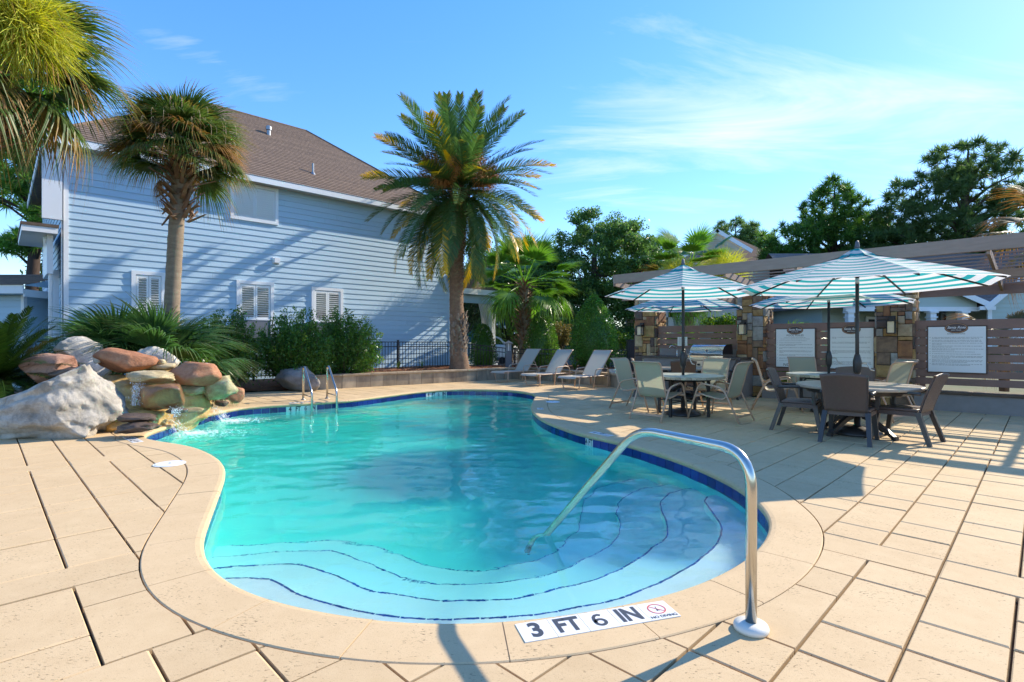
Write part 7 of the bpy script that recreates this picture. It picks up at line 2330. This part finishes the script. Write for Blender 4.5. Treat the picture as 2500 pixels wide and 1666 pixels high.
for i, (x, y, z, n_, L, lab) in enumerate(((-3.9, 18.25, .36, 9, .42, 'sparse strap leaved plant by the fence in front of the blue wall'), (-3.2, 18.9, .36, 8, .4, 'sparse strap leaved plant by the fence post'),
        (1.3, 18.35, .36, 20, .55, 'strap leaved plant behind the middle lounger'), (2.05, 17.4, .36, 22, .5, 'strap leaved plant behind the last lounger'), (-6.9, 9.95, .5, 34, .6, 'strap leaved plant at the top of the waterfall'), (-6.35, 9.9, .4, 30, .55, 'strap leaved plant by the red brown slab'),
        (-8.6, 8.9, .4, 26, .5, 'strap leaved plant between cycad and pink boulder'), (3.9, 18.2, .2, 30, .9, 'tall strap leaved plant beside the dark utility cabinet'))):
    strap_plant(x, y, z, n_, L, lab, i)
rsx = np.random.RandomState(5)
def leafy_plant(x, y, z, r, h, label, seed, m='bright', n_=260):
    rs = np.random.RandomState(seed)
    t = thing('leafy_plant', label, 'plant', (x, y, z), 0)
    d = rs.normal(size=(n_, 3)); d /= np.linalg.norm(d, axis=1)[:, None]
    P_ = d * rs.uniform(.3, 1, (n_, 1)) ** .6 * np.array((r, r, h * .5)) + np.array((0, 0, h * .5))
    leaf_cloud('leaves', P_, .10, LM[m], t, seed, .4, aspect=.5)
    mb = MB()
    for k in range(7): mb.tube([(0, 0, 0), tuple(P_[k] * .6), tuple(P_[k])], .006, 4)
    o = mb.build('stems', M['bark'], t); o['kind'] = 'stuff'
leafy_plant(-6.25, 10.6, .25, .42, .95, 'yellow green leafy plant between the shaggy palm and the hedge', 3)
# ================================================================== buildings beyond the fence
M['mint'] = mat('pale_green_siding', (.42, .50, .46), .6, c2=(.45, .53, .49), scale=1, rand=.02, bump=.1, bscale=20)
M['cream'] = mat('cream_siding', (.50, .45, .35), .6, c2=(.54, .49, .39), scale=1, rand=.02)
M['teal_wall'] = mat('dark_teal_siding', (.018, .085, .095), .6, rand=.05)
M['tan_shingle'] = mat('tan_shingle', (.23, .185, .16), .92, c2=(.13, .105, .09), scale=10, bump=.5, bscale=60, rand=.1)
M['red_shingle'] = mat('reddish_brown_shingle', (.20, .135, .115), .92, c2=(.12, .08, .07), scale=10, bump=.5, bscale=60, rand=.1)
M['shade_glass'] = mat('dark_window', (.02, .025, .028), .08, spec=.7)
def gable_roof(parent, x0, x1, y0, y1, zr, ze, m, axis='y', ov=.35, n=16, name='shingle_course'):
    """gable roof as real shingle courses; axis = direction of the ridge"""
    if axis == 'y':
        xm = (x0 + x1) / 2; hw = (x1 - x0) / 2
        for s_ in (-1, 1):
            for k in range(n):
                t0, t1 = k / n, min(1, (k + 1.1) / n)
                xa, xb = xm + s_ * (hw + ov) * (1 - t0), xm + s_ * (hw + ov) * (1 - t1)
                sl = (zr - ze) / (hw + ov); za, zb_ = ze + sl * (hw + ov) * t0, ze + sl * (hw + ov) * t1
                mb = MB(); mb.add([(xa, y0 - ov, za + .03), (xa, y1 + ov, za + .03), (xb, y1 + ov, zb_ + .012), (xb, y0 - ov, zb_ + .012), (xa, y0 - ov, za), (xa, y1 + ov, za)], [(0, 1, 2, 3), (0, 4, 5, 1)])
                mb.build(name, m, parent, True)
    else:
        ym = (y0 + y1) / 2; hw = (y1 - y0) / 2
        for s_ in (-1, 1):
            for k in range(n):
                t0, t1 = k / n, min(1, (k + 1.1) / n)
                ya, yb = ym + s_ * (hw + ov) * (1 - t0), ym + s_ * (hw + ov) * (1 - t1)
                sl = (zr - ze) / (hw + ov); za, zb_ = ze + sl * (hw + ov) * t0, ze + sl * (hw + ov) * t1
                mb = MB(); mb.add([(x0 - ov, ya, za + .03), (x1 + ov, ya, za + .03), (x1 + ov, yb, zb_ + .012), (x0 - ov, yb, zb_ + .012), (x0 - ov, ya, za), (x1 + ov, ya, za)], [(0, 1, 2, 3), (0, 4, 5, 1)])
                mb.build(name, m, parent, True)
def lap_wall(parent, p, q, z0, z1, m, expo=.2, gable=None, name='siding_board'):
    """lap boards between two ground points; gable=(apex_z) gives a triangular top"""
    p = Vector((p[0], p[1], 0)); q = Vector((q[0], q[1], 0)); d = (q - p); L = d.length; d.normalize(); n_ = Vector((d.y, -d.x, 0))
    z = z0; top = gable or z1
    while z < top - .02:
        zt = min(z + expo, top)
        a0, a1 = 0.0, L
        if gable and z >= z1 - .001:
            f = (z - z1) / (gable - z1); a0, a1 = L / 2 * f, L - L / 2 * f
        b0, b1 = a0, a1
        if gable and zt > z1:
            f = min(1, (zt - z1) / (gable - z1)); b0, b1 = L / 2 * f, L - L / 2 * f
        mb = MB(); mb.add([p + d * a0 + n_ * .025 + ZD * z, p + d * a1 + n_ * .025 + ZD * z, p + d * b1 + n_ * .006 + ZD * zt, p + d * b0 + n_ * .006 + ZD * zt, p + d * a0 + ZD * z, p + d * a1 + ZD * z], [(0, 1, 2, 3), (0, 4, 5, 1)])
        mb.build(name, m, parent, True)
        z = zt
# pale green house on the right
mh = thing('green_house', 'pale green single storey house with white trim, porch columns and twin gables', 'house', (19, 24, 0))
Y0 = 24.0
def X(px, Y=Y0): return (px - 1250) / FPX * Y
def Z(py, Y=Y0): return HC - (py - 833) / FPX * Y
zE = Z(757)
gl0, gl1 = X(2068), X(2384); gr0, gr1 = X(2384), X(2760)
MB().box((gl0 + .15, Y0 + 2.2, -.1), (gr1, Y0 + 9, zE + .4)).build('wall', M['mint'], mh, True)
lap_wall(mh, (gl0 + .2, Y0 + 2.18), (gl1 - .1, Y0 + 2.18), 0, zE, M['mint'])
lap_wall(mh, (gr0 - .4, Y0 + 1.2), (gr0 + .55, Y0 + 1.2), 0, zE + .2, M['mint'])
lap_wall(mh, (gr0 + .5, Y0), (gr1, Y0), 0, zE + .1, M['mint'], .2, Z(600))
# porch front gable
lap_wall(mh, (gl0, Y0), (gl1, Y0), zE + .12, zE + .35, M['mint'], .2, Z(678))
MB().box((gl0 - .1, Y0 - .06, zE - .06), (gl1 + .1, Y0 + .12, zE + .13)).build('porch_beam', M['white'], mh, True)
for px in (2075, 2187, 2275, 2352):
    c = X(px); t_ = MB().box((c - .13, Y0 - .10, 0), (c + .13, Y0 + .16, zE - .07)); t_.box((c - .17, Y0 - .14, zE - .36), (c + .17, Y0 + .20, zE - .30)); t_.box((c - .19, Y0 - .16, zE - .14), (c + .19, Y0 + .22, zE - .06)); t_.build('porch_column', M['white'], mh, True)
gable_roof(mh, gl0, gl1, Y0, Y0 + 8, Z(668), zE + .25, M['tan_shingle'], 'y', .35, 12)
gable_roof(mh, gr0 + .45, gr1, Y0, Y0 + 8, Z(590), zE + .12, M['tan_shingle'], 'y', .35, 14)
gable_roof(mh, gl0, gr1, Y0 + 2.5, Y0 + 11, Z(560), zE + .4, M['tan_shingle'], 'x', .3, 22)
def rake(x0, z0, x1, z1, y):
    d = Vector((x1 - x0, 0, z1 - z0)); L = d.length; d.normalize(); u = Vector((-d.z, 0, d.x))
    MB().obox(Vector(((x0 + x1) / 2, y, (z0 + z1) / 2)), d * L / 2, Vector((0, .02, 0)), u * .12).build('rake_board', M['white'], mh, True)
xm = (gl0 + gl1) / 2
rake(gl1 + .38, zE + .16, xm, Z(672), Y0 - .36); rake(gl0 - .38, zE + .16, xm, Z(672), Y0 - .36)
xm2 = (gr0 + .45 + gr1) / 2
rake(gr0 + .1, zE + .03, xm2, Z(594), Y0 - .38)
MB().box((gl1 - .15, Y0 - .36, zE - .02), (gr0 + .55, Y0 - .30, zE + .14)).build('fascia', M['white'], mh, True)
MB().box((gr0 + .48, Y0 - .05, 0), (gr0 + .66, Y0 + .02, zE + .05)).build('corner_board', M['white'], mh, True)
for (a, b, c, d) in ((2302, 2350, 770, 800), (2118, 2160, 780, 850)):
    w = MB()
    x0_, x1_, z1_, z0_ = X(a, Y0 + 2.1), X(b, Y0 + 2.1), Z(c, Y0 + 2.1), .9
    yy = Y0 + 2.08
    for (aa, bb, cc_, dd) in ((x0_ - .12, x1_ + .12, z1_, z1_ + .12), (x0_ - .12, x0_, z0_, z1_), (x1_, x1_ + .12, z0_, z1_), (x0_, x1_, (z0_ + z1_) / 2 - .04, (z0_ + z1_) / 2 + .04)):
        w.box((aa, yy - .05, cc_), (bb, yy, dd))
    wo_ = w.build('window', M['white'], mh, True)
    MB().box((x0_ + .001, yy - .015, z0_), (x1_ - .001, yy - .005, z1_ - .002)).build('pane', M['shade_glass'], wo_, True)
MB().box((X(2470), Y0 - .05, Z(826)), (X(2560), Y0 - .01, Z(800))).build('window', M['white'], mh, True)
# beige house behind the pergola
bh = thing('beige_house', 'cream two storey house with reddish brown roof behind the pergola', 'house', (13, 34, 0))
Yb = 34.0
def Xb(px, Y=Yb): return (px - 1250) / FPX * Y
def Zb(py, Y=Yb): return HC - (py - 833) / FPX * Y
x0_, x1_ = Xb(1640), Xb(2040)
MB().box((x0_ + 1, Yb + 1.5, 0), (x1_, Yb + 10, Zb(655))).build('wall', M['cream'], bh, True)
# main roof: hipped slope towards us, with the small gable at its left end
rf = MB()
zr_ = Zb(573, Yb + 6); ze_ = Zb(652)
rf.add([(Xb(1690), Yb, ze_), (x1_ + .5, Yb, ze_), (Xb(1905, Yb + 6), Yb + 6, zr_ - 1.7), (Xb(1760, Yb + 3), Yb + 3, Zb(566, Yb + 3)), (x1_, Yb + 11, ze_), (Xb(1690), Yb + 11, ze_)], [(0, 1, 2, 3), (1, 4, 2), (0, 3, 5), (3, 2, 4, 5)])
rf.build('roof', M['red_shingle'], bh, True)
g0, g1, ga = Xb(1705, Yb - .4), Xb(1838, Yb - .4), (Xb(1750, Yb - .4), Zb(565, Yb - .4))
zg = Zb(612, Yb - .4)
gm = MB().add([(Xb(1672, Yb - .4), Yb - .4, Zb(622, Yb - .4)), (Xb(1828, Yb - .4), Yb - .4, zg), (ga[0], Yb - .4, ga[1])], [(0, 1, 2)]); gm.build('gable_louvre', M['cream'], bh, True)
for k in range(9):
    f = (k + .5) / 10; zz = zg - .2 + (ga[1] - zg) * f
    xa = Xb(1672, Yb - .4) + (ga[0] - Xb(1672, Yb - .4)) * min(1, f + .06); xb = Xb(1828, Yb - .4) + (ga[0] - Xb(1828, Yb - .4)) * min(1, f + .12)
    MB().box((xa + .15, Yb - .47, zz), (xb - .15, Yb - .42, zz + .035)).build('louvre', M['cream'], bh, True)
def rk(a, b, m=M['white'], y=Yb - .5, w=.12):
    d = Vector((b[0] - a[0], 0, b[1] - a[1])); L = d.length; d.normalize(); u = Vector((-d.z, 0, d.x))
    MB().obox(Vector(((a[0] + b[0]) / 2, y, (a[1] + b[1]) / 2)), d * L / 2, Vector((0, .05, 0)), u * w).build('rake_board', m, bh, True)
rk((ga[0] - .1, ga[1] + .05), (Xb(1836, Yb - .5), Zb(614, Yb - .5))); rk((ga[0] + .05, ga[1] + .05), (Xb(1668, Yb - .5), Zb(626, Yb - .5)))
rk((Xb(1690), Zb(660, Yb)), (Xb(1862), Zb(640, Yb)), M['white'], Yb - .2, .1)
# its lower cream porch seen under the umbrellas
MB().box((Xb(1560, 28), 28, Zb(775, 28)), (Xb(1812, 28), 28.3, Zb(757, 28))).build('porch_beam', M['cream'], bh, True)
for px in (1638, 1700, 1805):
    MB().box((Xb(px, 28) - .14, 28, 0), (Xb(px, 28) + .14, 28.28, Zb(738, 28))).build('porch_post', M['cream'], bh, True)
MB().box((Xb(1700, 28), 28.05, Zb(735, 28)), (Xb(1812, 28), 28.12, Zb(730, 28))).build('porch_rail', M['cream'], bh, True)
for k in range(16):
    px = 1704 + k * 6.6
    MB().box((Xb(px, 28) - .03, 28.06, Zb(757, 28)), (Xb(px, 28) + .03, 28.11, Zb(735, 28))).build('baluster', M['cream'], bh, True)
MB().box((Xb(1560, 28), 31.0, 0), (Xb(1900, 28) + 1, 31.4, Zb(660))).build('shaded_wall', M['cream'], bh, True)
# dark teal building beyond the parking lane
th = thing('teal_building', 'dark teal clapboard building with a white framed window beyond the truck', 'building', (-1, 44, 0))
Yt = 44.0
def Xt(px): return (px - 1250) / FPX * Yt
def Zt(py): return HC - (py - 833) / FPX * Yt
MB().box((Xt(1120), Yt + .05, -.1), (Xt(1420), Yt + 8, Zt(770))).build('wall', M['teal_wall'], th, True)
lap_wall(th, (Xt(1120), Yt), (Xt(1420), Yt), 0, Zt(770), M['teal_wall'], .3)
MB().box((Xt(1229), Yt - .5, 0), (Xt(1237), Yt - .2, Zt(796))).build('porch_post', M['cream'], th, True)
w = MB()
for (a, b, c, d) in ((1203, 1206, 792, 776), (1218, 1221, 792, 776), (1203, 1221, 794, 791)): w.box((Xt(a), Yt - .12, Zt(c)), (Xt(b), Yt - .03, Zt(d)))
w.build('window', M['white'], th, True)
MB().add([(Xt(1110), Yt - .8, Zt(771)), (Xt(1430), Yt - .8, Zt(771)), (Xt(1400), Yt + 5, Zt(730)), (Xt(1130), Yt + 5, Zt(730))], [(0, 1, 2, 3)]).build('roof', M['tan_shingle'], th, True)
# small buildings at the left edge
def small_house(x0, x1, y0, y1, ze, zr, wm_, label, grp='small outbuildings'):
    t = thing('small_house', label, 'house', ((x0 + x1) / 2, (y0 + y1) / 2, 0), 0, grp)
    MB().box((x0, y0 + .03, -.1), (x1 - .03, y1, ze)).build('wall', wm_, t, True)
    lap_wall(t, (x0, y0), (x1, y0), .1, ze, wm_, .18)
    lap_wall(t, (x1, y0), (x1, y1), .1, ze, wm_, .18)
    MB().box((x1 - .05, y0 - .04, 0), (x1 + .035, y0 + .06, ze)).build('corner_board', M['white'], t, True)
    MB().box((x0, y0 - .47, ze - .02), (x1 + .40, y0 - .43, ze + .20)).build('fascia', M['white'], t, True)
    MB().box((x1 + .36, y0 - .42, ze - .10), (x1 + .40, y1 + .4, ze + .10)).build('fascia', M['white'], t, True)
    MB().box((x0, y0 - .42, ze - .03), (x1 + .36, y0 - .02, ze - .01)).build('soffit', wm_, t, True)
    n_ = 12
    for k in range(n_):
        t0, t1 = k / n_, min(1, (k + 1.1) / n_); ya, yb = y0 - .5 + ((y1 - y0) / 2 + .5) * t0, y0 - .5 + ((y1 - y0) / 2 + .5) * t1
        za, zb_ = ze + .2 + (zr - ze) * t0, ze + .2 + (zr - ze) * t1
        MB().add([(x0, ya, za + .025), (x1 + .45, ya, za + .025), (x1 + .45, yb, zb_ + .01), (x0, yb, zb_ + .01), (x0, ya, za), (x1 + .45, ya, za)], [(0, 1, 2, 3), (0, 4, 5, 1)]).build('shingle_course', M['shingle'], t, True)
    MB().add([(x1 + .42, y0 - .5, ze + .2), (x1 + .42, (y0 + y1) / 2, zr + .2), (x1 + .42, y1 + .5, ze + .2)], [(0, 1, 2)]).build('gable_end', wm_, t, True)
    return t
small_house(-18.2, -13.75, 15.0, 18.0, 2.62, 3.15, M['siding'], 'small blue outbuilding with brown shingle roof at the far left edge')
small_house(-21.5, -17.15, 20.5, 23.5, 2.2, 2.85, M['mint'], 'small pale green outbuilding half hidden behind the cycad')
# ------------------------------------------------------------------ white pickup truck
M['truck_paint'] = mat('white_truck_paint', (.78, .79, .80), .25, amt=.1, coat=.6)
M['tail_red'] = mat('tail_lamp_red', (.55, .012, .012), .15)
M['tyre'] = mat('black_rubber', (.015, .015, .016), .8)
M['chrome'] = mat('chrome', (.6, .62, .64), .15, metal=1.0)
tk = thing('pickup_truck', 'white pickup truck with red tail lamps parked beyond the fence', 'pickup truck', (-.95, 35.6, 0), R(-22))
# local: rear at y=0, front towards +y, width along x
def prof_body(pts, hw, taper=0.0):
    n_ = len(pts); mb = MB()
    vs = [(-hw, y, z) for y, z in pts] + [(hw, y, z) for y, z in pts]
    return mb.add(vs, [tuple(range(n_)), tuple(range(2 * n_ - 1, n_ - 1, -1))] + [(k, n_ + k, n_ + (k + 1) % n_, (k + 1) % n_) for k in range(n_)])
prof_body([(0, .55), (0, 1.22), (2.0, 1.24), (2.0, .55)], .98).build('bed', M['truck_paint'], tk, bevel=.04)
prof_body([(2.03, .5), (2.03, 1.26), (4.1, 1.24), (5.4, 1.12), (5.55, .95), (5.55, .45)], .98).build('cab_body', M['truck_paint'], tk, bevel=.06)
prof_body([(2.08, 1.265), (2.35, 1.83), (2.6, 1.90), (3.5, 1.88), (4.25, 1.255)], .80).build('cab_roof', M['truck_paint'], tk, bevel=.06)
MB().add([(-.66, 2.115, 1.34), (.66, 2.115, 1.34), (.60, 2.305, 1.75), (-.60, 2.305, 1.75)], [(0, 1, 2, 3)]).build('rear_window', M['shade_glass'], tk)
for s_ in (-1, 1):
    MB().add([(.812 * s_, 2.3, 1.32), (.812 * s_, 4.0, 1.32), (.812 * s_, 3.5, 1.78), (.812 * s_, 2.5, 1.80)], [(0, 1, 2, 3)]).build('side_window', M['shade_glass'], tk)
    MB().box((s_ * .90 - .085, -.03, .72), (s_ * .90 + .085, .10, 1.16)).build('tail_lamp', M['tail_red'], tk, bevel=.02)
    for y in (.95, 4.55):
        MB().add([], []); w_ = MB(); n_ = 24; vs = []
        for xx in (s_ * .99, s_ * .74):
            vs += [(xx, y + .39 * math.cos(2 * math.pi * k / n_), .39 + .39 * math.sin(2 * math.pi * k / n_)) for k in range(n_)]
        w_.add(vs, [tuple(range(n_)), tuple(range(2 * n_ - 1, n_ - 1, -1))] + [(k, n_ + k, n_ + (k + 1) % n_, (k + 1) % n_) for k in range(n_)])
        wh = w_.build('wheel', M['tyre'], tk)
        r_ = MB(); vs = [(s_ * 1.0, y + .22 * math.cos(2 * math.pi * k / n_), .39 + .22 * math.sin(2 * math.pi * k / n_)) for k in range(n_)]
        r_.add(vs, [tuple(range(n_))]); r_.build('rim', M['chrome'], wh)
MB().box((-.95, -.16, .46), (.95, -.01, .66)).build('bumper', M['chrome'], tk, bevel=.03)
MB().box((-.80, -.02, .70), (.80, -.004, 1.17)).build('tailgate', M['truck_paint'], tk, bevel=.01)
# white arched shelter frame of a golf cart beside it
gc_ = thing('parked_cart', 'white parked vehicle with a curved roof frame left of the truck', 'vehicle', (-1.35, 30.0, 0))
MB().tube(bend([(.0, .0, .9), (.0, .0, 1.52), (.62, .0, 1.52), (.95, .0, 1.1)], .4, 8), .05, 8).build('roof_frame', M['truck_paint'], gc_, False, True)
MB().tube(bend([(.0, 1.1, .9), (.0, 1.1, 1.52), (.62, 1.1, 1.52), (.95, 1.1, 1.1)], .4, 8), .05, 8).build('roof_frame', M['truck_paint'], gc_, False, True)
MB().prism([(-.1, 0), (1.0, 0), (1.0, 1.1), (-.1, 1.1)], .35, 1.1).build('body', M['truck_paint'], gc_, bevel=.1)
for (x, y) in ((.15, .05), (.8, .05), (.15, 1.05), (.8, 1.05)):
    disc((x, y - .06, .2), (0, 1, 0), .2, .12).build('wheel', M['tyre'], gc_)
